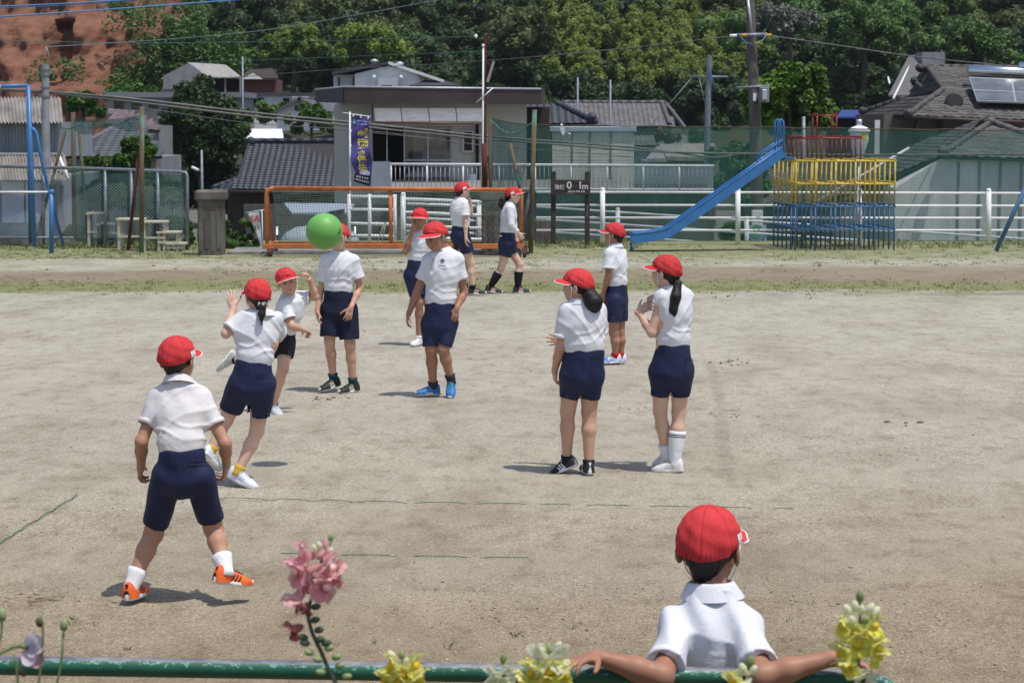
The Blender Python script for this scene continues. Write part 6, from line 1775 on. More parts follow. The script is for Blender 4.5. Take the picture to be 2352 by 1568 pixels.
    for nm, mt in (('cap_seam', M_CAPD), ('brim', M_CAP), ('brim_lining', M_CAPW), ('brim_edge', M_CAPW), ('cap_label', M_CAPW), ('cap_button', M_CAP)):
        placed(CAP[nm], mt, cap, CR, cpos)
    if S.get('strap', True):
        for sgn in ((-1, 1)):
            sb = MB(); line = [hp(sgn * .079, .018, .002), hp(sgn * .077, .020, -.035), hp(sgn * .064, .032, -.075), hp(sgn * .040, .045, -.108), hp(0, .055, -.118)]
            sb.tube(line, .0022, 5); sb.build('chin_strap', M_STRAP, T, smooth=True)
    # ---------------- shirt
    sw = S.get('sw', .150) * .91; ww = S.get('ww', .135) * .91; hw = S.get('hw', .150); sd = S.get('sd', .095) ; wd = S.get('wd', .100); hd_ = S.get('hd', .112)
    waist = P(S['waist'])
    upb = nrm(neck - waist)
    pts = np.array([J[k] for k in ('shL', 'shR', 'elL', 'elR', 'neck', 'hipL', 'hipR')] + [waist])
    sv = Vol(pts.min(0) - .17, pts.max(0) + .17, S.get('hc', .0065))
    shm = (J['shL'] + J['shR']) / 2
    arm_pit = shm + (waist - shm) * .32
    yoke = neck + (shm - neck) * .25
    sv.econe(neck + upb * .006, shm - upb * .012, .066, max(.066, np.linalg.norm(J['shR'] - J['shL']) / 2), .062, sd * .76, latS, .03, cut0=True)
    for s_ in 'LR': sv.cone(neck * .8 + J['sh' + s_] * .2 - upb * .016, J['sh' + s_], .040, .050, .03)
    sv.econe(shm - upb * .012, arm_pit, sw * .93, sw, sd * .86, sd, latS, .045)
    lowt = waist + upb * .045
    latW = nrm(latS * .5 + latH * .5)
    sv.econe(arm_pit, lowt, sw, ww * 1.04, sd, wd * 1.05, latW, .05)
    sv.econe(lowt, waist + upb * .012, ww * 1.05, ww * 1.02, wd * 1.06, wd * 1.0, latW, .015)
    sv.econe(waist + upb * .012, waist - upb * .03, ww * .97, ww * .90, wd * .95, wd * .88, latW, .008)
    slen = S.get('sleeve', .62)
    for s_ in 'LR':
        sh, el, wr = J['sh' + s_], J['el' + s_], J['wr' + s_]
        sr = S.get('slr', .066) * (.90 if slen < 1.2 else .8)
        if slen <= 1:
            e = sh + (el - sh) * (S.get('sleeve' + s_, slen))
            sv.cone(sh, e, S.get('slr0', .058) * .86, sr, .028, cut=.05, hollow=S.get('wall', .012))
        else:
            sv.cone(sh, el, .058, .046, .02); sv.cone(el, el + (wr - el) * .93, .046, .033, .015, cut=.02, hollow=.006)
    sv.cone(neck + upb * .012, hp(0, -.01, -.06), .050, .050, 0, mode='sub')
    # creases: bunching above the waistband, drag lines from the shoulders
    X = np.arange(sv.v.shape[0])[:, None, None] * sv.h + sv.lo[0]; Yy = np.arange(sv.v.shape[1])[None, :, None] * sv.h + sv.lo[1]; Z = np.arange(sv.v.shape[2])[None, None, :] * sv.h + sv.lo[2]
    rx = (X - waist[0]) * latW[0] + (Yy - waist[1]) * latW[1] + (Z - waist[2]) * latW[2]
    uz = (X - waist[0]) * upb[0] + (Yy - waist[1]) * upb[1] + (Z - waist[2]) * upb[2]
    sg = S.get('fold', 1.0); fd = S.get('folddir', .6); ph = S.get('phase', 0.0)
    low = np.clip(1 - np.abs(uz - .085) / .07, 0, 1); hi_ = np.clip((uz - .08) / .2, 0, 1)
    rdg = lambda t: (1 - np.abs(np.sin(t * .5)))**2.4 * 2.6 - .75
    f1 = rdg(uz * 95 + rx * 40 * fd + 1.8 * np.sin(rx * 26 + ph) + ph) * low
    f2 = np.sin(rx * 70 + uz * 34 * fd + 1.5 * np.sin(uz * 18 + ph * 2)) * (.35 + .65 * hi_) * .8 * np.clip((uz - .005) / .04, 0, 1)
    f3 = np.clip((uz - .01) / .05, 0, 1) * rdg(uz * 48 - rx * 62 * fd + 2.0 * np.sin(rx * 14 - ph) + 1) * .6
    sv.v = sv.v - (.0036 * sg * (f1 - S.get('vf', .6) * f2 + f3)).astype(np.float32)
    Vs, Qs = sv.mesh()
    Mst = S.get('shirtm', M_SHIRT)
    shirt = mesh_np('shirt', Vs, Qs, Mst, T, smooth=True)
    # collar
    co = MB(); cr = .055 * (b**.35)
    bf = nrm(np.cross(upb, latS))                       # chest front
    if np.dot(bf, facing(S.get('body_yaw', S['head'][0]))[1]) < 0: bf = -bf
    nd = nrm(nrm(hn - neck) * .5 + upb * .5)
    cc = neck + nd * (S.get('colz', 0) - .004)
    def ring(u, prof, v):
        a = (-1 + 2 * u) * math.radians(160) + math.pi     # open at the throat
        fr0 = (1 + math.cos(a)) * .5                       # 1 at the throat
        rr, hg = prof(v)
        hg = hg - fr0 * .020
        return cc + (latS * math.sin(a) + bf * math.cos(a) * .98) * rr + nd * hg
    def fall(v):                                           # inside stand, rolled top, outer fall
        k = np.interp(v, [0, .3, .5, .6, 1.0], [0, 1, 2, 3, 4])
        return np.interp(k, range(5), [cr - .001, cr, cr + .003, cr + .009, cr + .030]), np.interp(k, range(5), [-.012, .026, .031, .027, -.010])
    co.grid(lambda u, v: ring(u, fall, v), 49, 11)
    co.build('collar', Mst, shirt, smooth=True)
    # sleeve cuffs
    if slen <= 1:
        for s_ in 'LR':
            sh, el = J['sh' + s_], J['el' + s_]
            e = sh + (el - sh) * S.get('sleeve' + s_, slen); t = nrm(el - sh); sr = S.get('slr', .066) * .90
            cu_ = MB(); cu_.lathe(e, [(sr - .004, -.022), (sr + .0022, -.020), (sr + .0026, .001), (sr - .002, .002), (sr - .006, -.002)], 28, axis=t); cu_.f = cu_.f[:-2]
            cu_.build('sleeve_cuff', Mst, shirt, smooth=True)
    # ---------------- shorts
    pv = np.array([J[k] for k in ('hipL', 'hipR', 'knL', 'knR')] + [waist])
    gv = Vol(pv.min(0) - .17, pv.max(0) + .15, S.get('hc', .0065))
    dn = nrm(pelv - waist)
    hipc = pelv + dn * .012
    gv.econe(waist - dn * .004, waist + dn * .035, ww * .96, ww * 1.0, wd * .98, wd * 1.0, latH, .0, cut0=True)
    gv.econe(waist + dn * .025, hipc, ww * .99, hw, wd * 1.0, hd_, latH, .02)
    hl = S.get('hem', .72); hr = S.get('hemr', .078)
    for s_ in 'LR':
        hj, kn = J['hip' + s_], J['kn' + s_]
        e = hj + (kn - hj) * S.get('hem' + s_, hl)
        gv.cone(hj, e, S.get('thr', .088), hr, .014, cut=.06, hollow=.010)
    X = np.arange(gv.v.shape[0])[:, None, None] * gv.h + gv.lo[0]; Yy = np.arange(gv.v.shape[1])[None, :, None] * gv.h + gv.lo[1]; Z = np.arange(gv.v.shape[2])[None, None, :] * gv.h + gv.lo[2]
    rx = (X - waist[0]) * latH[0] + (Yy - waist[1]) * latH[1]; uz = (Z - waist[2])
    crotch = pelv + dn * .075
    gv.cone(crotch + dn * .004, crotch + dn * .26, .004, .034, .02, mode='sub')
    g1 = np.sin(rx * 210) * np.clip(1 - (-uz) / .08, 0, 1) * np.clip(-uz / .015, 0, 1) * .8
    g2 = np.sin(uz * 38 + rx * 34 + 1.6 * np.sin(rx * 20 + ph)) * .55 + np.sin(rx * 46 - uz * 22 + ph) * .6
    gv.v = gv.v + (.0024 * (g1 + g2)).astype(np.float32)
    Vg, Qg = gv.mesh()
    Mg = S.get('shortm', M_NAVY)
    shorts = mesh_np('shorts', Vg, Qg, Mg, T, smooth=True)
    # ---------------- socks and shoes
    for s_ in 'LR':
        kn, an = J['kn' + s_], J['an' + s_]
        fy_, fp_ = S['foot' + s_][:2]
        fr3 = facing(fy_, fp_)
        fsc = S.get('fsc', .93)
        org = an - fr3[2] * .066 * fsc + fr3[1] * .004
        sh_ = S['shoe']
        sm, sh_h = S['sock' + s_] if ('sock' + s_) in S else S['sock']
        if sm is not None:
            t = nrm(kn - an)
            sk = MB(); steps = max(4, int(sh_h / .015))
            prof = []
            for i in range(steps + 1):
                z = -.030 + (sh_h + .030) * i / steps
                f = min(1, max(0, z / max(np.linalg.norm(kn - an) * .66, .01)))
                rr = (.0285 + (.049 - .0285) * f) * lb + .0085 + .007 * min(1, max(0, z) / .12) + .0016 * math.sin(i * 2.1) * (1 - i / steps)
                prof.append((rr, z))
            prof.append((prof[-1][0] - .005, prof[-1][1] + .001))
            mid = kn * .66 + an * .34
            sk.lathe(an, prof, 22, axis=nrm(mid - an)); sk.build('sock', sm, T, smooth=True)
        RR = (fr3[0], fr3[1], fr3[2])
        so = placed(SHOE['shoe'], sh_['up'], T, RR, org, fsc); FRAMED.add(so.name)
        placed(SHOE['sole'], sh_.get('sole', M_WHITE), so, RR, org)
        if 'lace' in sh_: placed(SHOE['lace'], sh_['lace'], so, RR, org)
        if 'stripe' in sh_: placed(SHOE['side_stripe'], sh_['stripe'], so, RR, org)
        if 'tab' in sh_: placed(SHOE['heel_tab'], sh_['tab'], so, RR, org)
    return T, J, dict(shirt=shirt, shorts=shorts, neck=neck, waist=waist, latS=latS, upb=upb, bf=bf, sd=sd, wd=wd, ww=ww, pelv=pelv, latH=latH, P=P, hp=hp, rt=rt, fr=fr, up=up, hd=hd_)
# ------------------------------------------------------------------ the eleven children
def shoe(name, up, sole=None, lace=None, stripe=None, tab=None, up2=None):
    d = {'up': pm('shoe_' + name, up, up2, scale=16, rough=.65, bump=.25, bscale=180, bdist=.003, lo=.48, hi=.54)}
    d['sole'] = M_WHITE if sole is None else pm('sole_' + name, sole, rough=.7)
    if lace: d['lace'] = pm('lace_' + name, lace, rough=.8)
    if stripe: d['stripe'] = pm('stripe_' + name, stripe, rough=.6)
    if tab: d['tab'] = pm('tab_' + name, tab, rough=.8)
    return d
S_ORANGE = shoe('orange', (.78, .10, .018), None, (.01, .01, .012), (.02, .02, .02), (.012, .012, .014), (.80, .16, .02))
S_WHITE = shoe('white', (.66, .68, .75), None, (.50, .53, .62), (.42, .46, .58), (.50, .53, .62))
S_WHITE2 = shoe('white_leather', (.70, .69, .66), None, (.55, .55, .54), (.62, .52, .54), (.70, .50, .52))
S_GREY = shoe('grey', (.50, .51, .50), None, (.7, .7, .7), (.35, .36, .36), (.55, .55, .55))
S_BLACK = shoe('black', (.014, .014, .016), None, (.03, .03, .03), (.62, .58, .42), (.05, .02, .02))
S_BLACKW = shoe('black_white', (.012, .012, .014), None, (.02, .02, .02), (.75, .75, .75), (.7, .7, .7))
S_BLUE = shoe('blue', (.020, .13, .38), (.55, .55, .52), (.05, .42, .42), (.03, .20, .45), (.015, .02, .05), (.03, .20, .46))
S_BLUEW = shoe('blue_white', (.60, .65, .74), None, (.75, .75, .78), (.05, .17, .62), (.05, .17, .62), (.06, .19, .60))
S_PINKB = shoe('black_pink', (.014, .014, .016), None, (.02, .02, .02), (.70, .40, .40), (.62, .30, .32))
SK_W = sockmat('white', (.78, .78, .80)); SK_B = sockmat('black', (.012, .012, .015)); SK_T = sockmat('teal', (.015, .05, .065))
SK_Y = sockmat('yellow', (.60, .40, .05)); SK_N = sockmat('navy', (.03, .035, .05)); SK_R = sockmat('red', (.45, .02, .02))

down = dict(n=(0, 1, 0), th=(0, 1, 0))
# boy crouching in the foreground, back to the camera
YA = gnd(291, 1392)[1]
A = person('boy crouching with legs apart in orange shoes, back turned, nearest on the sand', dict(
    Y=YA + .02, h=.0052, hc=.0058, skin='a', b=.93, hs=.98, head=(163, 4, 0), body_yaw=172, hsc=.90, lb=.93, ab=.86, shirtm=M_SHIRT2, phase=1.0,
    J=dict(head=(407, 821, .12), neck=(410, 874, .10), shL=(357, 917, .10), shR=(468, 915, .10), elL=(325, 1014, .03), elR=(517, 1018, .04), wrL=(324, 1070, .10), wrR=(520, 1066, .12),
           hipL=(384, 1093, .0), hipR=(456, 1093, .0), knL=(353, 1224, .13), knR=(490, 1212, .15), anL=(302, 1346, .02), anR=(519, 1312, .0)),
    handL=dict(to=(320, 1100, .14), n=(1, 0, 0), th=(0, 1, .2), curl=(35, 50, 40)), handR=dict(to=(516, 1098, .15), n=(-1, .2, 0), th=(0, 1, .2), curl=(30, 45, 35)),
    waist=(417, 1034, .0), sw=.136, sd=.088, ww=.115, wd=.088, hw=.127, hd=.098, slr=.054, slr0=.052, sleeve=.60, hem=.82, hemr=.062, thr=.076,
    footL=(165, 0), footR=(128, 12), shoe=S_ORANGE, sock=(SK_W, .085), hair='short', fsc=.92))
# running girl, arm raised
YN = gnd(565, 1117)[1]
N1 = person('girl running with one hand raised, white shoes and yellow socks, small hair tie', dict(
    Y=YN, h=.0056, skin='b', b=.92, hs=.96, head=(-158, 5, -4), body_yaw=-165, hsc=.92, lb=.90, ab=.84, phase=2.2, folddir=-.6,
    J=dict(head=(592, 676, .05), neck=(606, 720, .03), shL=(546, 741, .02), shR=(636, 734, .04), elL=(519, 766, -.02), elR=(640, 775, .20), wrL=(536, 708, .06), wrR=(600, 762, .28),
           hipL=(554, 884, 0), hipR=(602, 882, 0), knL=(518, 966, .10), knR=(590, 990, .06), anL=(483, 1036, .02), anR=(547, 1082, .0)),
    handL=dict(to=(531, 690, .08), n=(.2, 1, .1), th=(1, .1, 0), curl=(6, 10, 8), spread=10), handR=dict(to=(580, 750, .3), n=(-.3, 1, 0), th=(0, 0, 1)),
    waist=(583, 830, 0), sw=.140, sd=.088, ww=.122, wd=.092, hw=.143, hd=.110, slr=.064, sleeve=.72, hem=.66, hemr=.074, thr=.088,
    footL=(150, 40), footR=(70, 22), shoe=S_WHITE, sock=(SK_Y, .035), hair='long',
    tail=[(600, 697, -.045), (603, 708, -.075), (601, 722, -.085), (600, 735, -.075)], tailr=[.016, .020, .022, .008]))
# throwing boy
YT = gnd(628, 948)[1]
N2 = person('boy twisting after a throw, face to the camera, one foot kicked up behind', dict(
    Y=YT, h=.006, skin='d', b=.92, hs=.97, head=(14, 4, 17), colz=.014, body_yaw=40, face=True, lb=.88, ab=.86, phase=.4, shortm=M_BLACKSH,
    J=dict(head=(658, 644, -.06), neck=(667, 681, .02), shL=(649, 703, -.10), shR=(692, 682, .12), elL=(671, 749, -.16), elR=(724, 682, .10), wrL=(696, 757, -.10), wrR=(712, 645, .04),
           hipL=(636, 788, .02), hipR=(656, 786, .06), knL=(592, 828, .08), knR=(650, 846, -.04), anL=(536, 826, .14), anR=(628, 930, .02)),
    handL=dict(to=(708, 762, -.06), n=(.2, .3, -1), th=(.2, 1, .3), curl=(50, 60, 40)), handR=dict(to=(703, 625, .0), n=(-1, -.3, -.2), th=(-.3, -1, .2), curl=(40, 45, 25)),
    waist=(650, 762, .03), sw=.112, sd=.100, ww=.105, wd=.098, hw=.108, hd=.108, slr=.060, sleeve=.62, sleeveL=.68, hem=.58, hemr=.076, thr=.084,
    footL=(90, 130), footR=(25, 8), shoe=S_GREY, sock=(SK_B, .02), hair='short', captilt=4))
# boy behind the ball
YB = gnd(788, 900)[1]
B = person('child in wide dark shorts and black striped shoes whose face the green ball hides', dict(
    Y=YB, h=.0062, skin='d', b=.95, hs=1.0, head=(-38, 12, 0), colz=.014, body_yaw=-12, face=True, lb=.90, ab=.85, phase=3.0, shortm=M_NAVYD,
    J=dict(head=(776, 541, -.02), neck=(781, 583, .02), shL=(747, 598, .0), shR=(814, 598, .0), elL=(736, 668, .02), elR=(827, 660, .02), wrL=(729, 712, -.05), wrR=(806, 706, -.12),
           hipL=(760, 712, 0), hipR=(798, 712, 0), knL=(757, 784, -.04), knR=(804, 793, -.04), anL=(766, 873, .02), anR=(811, 883, .0)),
    handL=dict(to=(729, 745, -.07), n=(1, .2, 0), th=(0, -1, 0), curl=(20, 25, 20)), handR=dict(to=(797, 738, -.14), n=(-.2, 1, 0), th=(-1, .1, .2), curl=(14, 20, 16), spread=8),
    waist=(778, 668, 0), sw=.142, sd=.098, ww=.130, wd=.100, hw=.150, hd=.120, slr=.070, sleeve=.66, hem=.84, hemr=.083, thr=.092,
    footL=(-52, 10), footR=(-50, 2), shoe=S_BLACK, sock=(SK_T, .06), hair='short'))
# heavier boy looking down
YC = gnd(1000, 912)[1]
C = person('heavier boy in blue shoes looking down, school emblem on his shirt', dict(
    Y=YC, h=.0062, skin='c', b=1.08, hs=1.06, head=(-42, 24, 4), colz=.014, body_yaw=-14, face=True, lb=.98, ab=.98, phase=.9, fold=.85,
    J=dict(head=(1000, 541, -.05), neck=(1017, 574, .02), shL=(982, 598, .0), shR=(1053, 594, .0), elL=(958, 671, .04), elR=(1066, 672, .04), wrL=(939, 720, .0), wrR=(1049, 708, -.07),
           hipL=(990, 742, 0), hipR=(1029, 742, 0), knL=(990, 802, -.04), knR=(1018, 802, -.06), anL=(995, 889, .04), anR=(1036, 873, .0)),
    handL=dict(to=(933, 748, -.02), n=(1, .1, -.2), th=(.1, -1, 0), curl=(24, 34, 24)), handR=dict(to=(1043, 740, -.09), n=(-.2, 1, 0), th=(-1, 0, .2), curl=(14, 20, 16)),
    waist=(1012, 695, 0), sw=.150, sd=.118, ww=.134, wd=.120, hw=.146, hd=.128, slr=.064, slr0=.064, sleeve=.58, hem=.90, hemr=.070, thr=.088,
    footL=(-72, 0), footR=(-6, 42), shoe=S_BLUE, sock=(SK_N, .05), hair='short', strap=False, capz=.004, captilt=10))
# child wiping the face
YE = gnd(958, 794)[1]
E = person('child wiping the face with one hand, half hidden behind the heavier boy', dict(
    Y=YE, h=.0066, hc=.007, skin='c', b=.92, hs=.98, head=(-14, 10, 0), colz=.014, body_yaw=-10, face=True, lb=.88, ab=.86, phase=1.7,
    J=dict(head=(964, 501, -.03), neck=(968, 534, .02), shL=(945, 546, .0), shR=(993, 546, .0), elL=(931, 577, -.08), elR=(1003, 598, .02), wrL=(946, 532, -.12), wrR=(998, 628, -.04),
           hipL=(945, 632, 0), hipR=(976, 632, 0), knL=(963, 693, -.04), knR=(984, 696, .0), anL=(962, 777, .0), anR=(986, 778, .06)),
    handL=dict(to=(955, 512, -.13), n=(.3, 1, 0), th=(1, -.1, .1), curl=(20, 30, 25)), handR=dict(to=(996, 652, -.05), n=(-.3, 1, 0), th=(-1, 0, .2)),
    waist=(960, 598, 0), sw=.125, sd=.092, ww=.115, wd=.092, hw=.132, hd=.106, slr=.062, sleeve=.55, hem=.80, hemr=.082, thr=.084,
    footL=(-28, 4), footR=(-10, 0), shoe=S_WHITE2, sock=(SK_W, .03), hair='short'))
# walking girls by the goal
YW = gnd(1090, 679)[1]
W2 = person('girl near the goal holding a hand to her mouth, black shoes and short black socks', dict(
    Y=YW, h=.0075, hc=.008, skin='b', b=1.02, hs=1.02, head=(112, 2, 0), body_yaw=125, lb=.98, ab=.88, phase=2.6, fold=.8,
    J=dict(head=(1062, 436, .0), neck=(1059, 456, .0), shL=(1044, 470, .08), shR=(1068, 470, -.10), elL=(1082, 492, .14), elR=(1069, 508, -.14), wrL=(1080, 462, .06), wrR=(1070, 545, -.16),
           hipL=(1052, 541, .06), hipR=(1062, 541, -.06), knL=(1068, 606, .08), knR=(1082, 604, -.02), anL=(1068, 660, .14), anR=(1086, 664, -.01)),
    handL=dict(to=(1078, 451, .04), n=(-1, -.2, 0), th=(0, -.4, 1), curl=(15, 20, 15)), handR=dict(to=(1070, 563, -.16), n=(.8, .5, 0), th=(.6, -.6, 0)),
    waist=(1058, 519, .0), sw=.150, sd=.118, ww=.128, wd=.108, hw=.155, hd=.125, slr=.068, sleeve=.70, hem=.62, hemr=.090, thr=.098,
    footL=(95, 0), footR=(88, 0), shoe=S_PINKB, sock=(SK_B, .055), hair='long', fsc=1.05))
YV = gnd(1165, 674)[1]
W = person('girl in long sleeves and knee-high black socks striding right past the goal', dict(
    Y=YV, h=.0075, hc=.008, skin='b', b=.98, hs=1.0, head=(88, 2, 0), body_yaw=88, lb=.95, ab=.85, phase=.2, fold=.7, face=True,
    J=dict(head=(1178, 447, .0), neck=(1172, 467, .0), shL=(1168, 480, .12), shR=(1172, 480, -.13), elL=(1180, 515, .16), elR=(1174, 516, -.17), wrL=(1184, 537, .12), wrR=(1191, 536, -.14),
           hipL=(1165, 560, .07), hipR=(1166, 560, -.07), knL=(1193, 607, .06), knR=(1151, 616, -.05), anL=(1189, 661, .05), anR=(1126, 659, -.05)),
    handL=dict(to=(1187, 552, .10), n=(0, -1, 0), th=(1, 0, 0)), handR=dict(to=(1201, 549, -.12), n=(-.2, 1, 0), th=(1, 0, .3)),
    waist=(1165, 534, .0), sw=.150, sd=.100, ww=.115, wd=.098, hw=.140, hd=.128, sleeve=2, hem=.50, hemr=.090, thr=.100,
    footL=(90, 0), footR=(90, 8), shoe=S_PINKB, sock=(SK_B, .215), hair='long', fsc=1.02,
    tail=[(1163, 452, .0), (1156, 460, .0), (1153, 470, .0), (1155, 479, .0)], tailr=[.022, .045, .050, .015]))
# boy in the middle distance
YD = gnd(1408, 836)[1]
D = person('boy with red socks and blue and white shoes standing apart, looking left', dict(
    Y=YD, h=.0066, hc=.007, skin='c', b=.92, hs=.98, head=(-112, 4, 0), body_yaw=-120, lb=.90, ab=.84, phase=1.2,
    J=dict(head=(1411, 536, .0), neck=(1413, 564, .0), shL=(1398, 584, -.10), shR=(1428, 584, .11), elL=(1397, 633, -.13), elR=(1420, 640, .16), wrL=(1386, 672, -.04), wrR=(1398, 674, .14),
           hipL=(1411, 690, -.05), hipR=(1422, 690, .06), knL=(1410, 764, -.05), knR=(1424, 763, .05), anL=(1413, 819, -.03), anR=(1425, 818, .05)),
    handL=dict(to=(1383, 700, .0), n=(.3, 1, 0), th=(-1, .2, 0)), handR=dict(to=(1386, 695, .12), n=(0, -1, 0), th=(-1, 0, 0)),
    waist=(1416, 654, .0), sw=.132, sd=.098, ww=.108, wd=.096, hw=.128, hd=.108, slr=.066, sleeve=.70, hem=.66, hemr=.078, thr=.086,
    footL=(-82, 0), footR=(-78, 0), shoe=S_BLUEW, sock=(SK_R, .035), hair='short'))
# two girls on the right
YG = gnd(1335, 1090)[1]
G1 = person('girl with a round hair bun, black shoes with white soles, back turned', dict(
    Y=YG, h=.0056, skin='d', b=1.0, hs=1.0, head=(-108, 3, 0), body_yaw=-165, lb=.97, ab=.92, phase=.7, folddir=-1.0,
    J=dict(head=(1327, 654, .0), neck=(1329, 692, .0), shL=(1298, 716, -.03), shR=(1378, 714, .03), elL=(1286, 802, -.02), elR=(1374, 785, .20), wrL=(1274, 850, .06), wrR=(1300, 784, .30),
           hipL=(1316, 858, 0), hipR=(1357, 858, 0), knL=(1304, 944, .03), knR=(1353, 946, .03), anL=(1302, 1056, .06), anR=(1352, 1066, .0)),
    handL=dict(to=(1275, 884, .09), n=(1, .3, 0), th=(.2, 1, 0), curl=(25, 35, 25)), handR=dict(to=(1275, 781, .30), n=(0, 1, -.2), th=(0, .2, 1), curl=(4, 8, 6), spread=11),
    waist=(1343, 802, 0), sw=.152, sd=.104, ww=.142, wd=.112, hw=.148, hd=.124, slr=.064, sleeve=.68, hem=.64, hemr=.067, thr=.085,
    footL=(-118, 26), footR=(-172, 0), shoe=S_BLACKW, sock=(SK_B, .03), hair='long',
    tail=[(1346, 668, -.04), (1355, 680, -.065), (1363, 694, -.075), (1366, 704, -.07)], tailr=[.030, .048, .058, .042]))
YG2 = gnd(1545, 1084)[1]
G2 = person('girl with a long ponytail pinching her sleeve, white shoes and striped white sock', dict(
    Y=YG2, h=.0056, skin='b', b=.96, hs=1.0, head=(-122, 3, 0), body_yaw=-160, lb=.90, ab=.86, phase=1.9, folddir=1.1,
    J=dict(head=(1530, 622, .0), neck=(1541, 662, .0), shL=(1517, 684, -.05), shR=(1576, 680, .05), elL=(1497, 764, -.06), elR=(1570, 745, .20), wrL=(1466, 716, .04), wrR=(1512, 690, .17),
           hipL=(1521, 850, 0), hipR=(1564, 850, 0), knL=(1516, 944, .03), knR=(1559, 946, .03), anL=(1530, 1042, .10), anR=(1550, 1062, .0)),
    handL=dict(to=(1488, 703, .06), n=(.4, 1, -.3), th=(.3, 0, 1), curl=(20, 25, 15), spread=9), handR=dict(to=(1496, 678, .12), n=(-.3, -1, -.4), th=(-.6, 0, .6), curl=(30, 40, 30)),
    waist=(1547, 790, 0), sw=.128, sd=.098, ww=.118, wd=.100, hw=.148, hd=.120, slr=.056, sleeve=.52, sleeveL=.20, hem=.62, hemr=.069, thr=.086,
    footL=(-150, 20), footR=(-112, 4), shoe=S_WHITE2, sock=(SK_W, .10), sockL=(SK_W, .07), sockR=(SK_W, .205), hair='long',
    tail=[(1550, 640, -.02), (1556, 652, -.055), (1552, 682, -.095), (1546, 712, -.10), (1549, 742, -.09)], tailr=[.020, .026, .034, .028, .006]))
# boy leaning back on the rail, nearest of all
YF = 5.73
F = person('boy leaning back against the green rail with both arms spread along it', dict(
    Y=YF, h=.0042, hc=.0046, skin='c', b=.92, hs=1.00, head=(163, 4, 0), body_yaw=176, lb=.92, ab=.88, phase=.3, fold=1.0, vf=2.2, colz=.020, wall=.020, folddir=.15, hsc=.86,
    J=dict(head=(1628, 1249, .04), neck=(1636, 1366, .0), shL=(1548, 1440, -.03), shR=(1718, 1436, -.03), elL=(1520, 1552, -.23), elR=(1750, 1552, -.23), wrL=(1372, 1508, -.22), wrR=(1912, 1511, -.22),
           hipL=(1580, 1740, .08), hipR=(1692, 1740, .08), knL=(1570, 2040, .12), knR=(1700, 2040, .12), anL=(1560, 2190, .1), anR=(1706, 2190, .1)),
    handL=dict(to=(1322, 1516, -.27), n=(-.15, -.25, -1), th=(.2, -1, 0), curl=(12, 34, 24), spread=7), handR=dict(to=(1985, 1524, -.24), n=(0, -.2, -1), th=(-.1, -1, -.2), curl=(10, 18, 14), spread=7),
    waist=(1640, 1640, .04), sw=.124, sd=.090, ww=.122, wd=.092, hw=.130, hd=.105, slr=.054, slr0=.054, sleeve=.78, hem=.7, hemr=.08, thr=.085,
    footL=(180, 0), footR=(175, 0), shoe=S_WHITE, sock=(SK_W, .05), hair='short', capsc=1.0))
# ------------------------------------------------------------------ clothing details
def on_cloth(P, name, mat, parent_obj, poly, origin, ux, uy, nrm_, surf, off=.004):
    """small sewn-on shape: polygon in (ux, uy) metres, laid on the cloth by ray casting onto it"""
    me = parent_obj.data; b = BASE[parent_obj.name]
    from mathutils.bvhtree import BVHTree
    key = parent_obj.name
    if key not in _BVH: _BVH[key] = BVHTree.FromPolygons([v.co[:] for v in me.vertices], [p.vertices[:] for p in me.polygons])
    bv = _BVH[key]
    def drop(x, y):
        o = origin + ux * x + uy * y + nrm_ * .25 - b
        h = bv.ray_cast(Vector(o), Vector(-nrm_))
        return (np.array(h[0]) + nrm_ * off + b) if h[0] is not None else origin + ux * x + uy * y
    m = MB()
    for kind, pts, w in poly:
        if kind == 'line':
            Q = []
            for a, c in zip(pts[:-1], pts[1:]):
                k = max(2, int(math.dist(a, c) / .008))
                for i in range(k): Q.append(drop(a[0] + (c[0]-a[0]) * i / k, a[1] + (c[1]-a[1]) * i / k))
            Q.append(drop(*pts[-1])); m.tube(Q, w, 5)
        else:
            (x0, y0), (x1, y1) = pts; nx, ny = max(3, int(abs(x1-x0) / .008)), max(3, int(abs(y1-y0) / .008))
            m.grid(lambda u, v: drop(x0 + (x1-x0) * u, y0 + (y1-y0) * v), nx, ny)
    return m.build(name, mat, parent_obj, smooth=True)
_BVH = {}
M_SEAM = pm('blue_grey_thread', (.10, .11, .26), rough=.8); M_NSEAM = pm('navy_thread', (.010, .014, .035), rough=.8); M_WSEAM = pm('pale_thread', (.50, .50, .54), rough=.8)
def box_line(x0, y0, x1, y1): return [(x0, y0), (x1, y0), (x1, y1), (x0, y1), (x0, y0)]
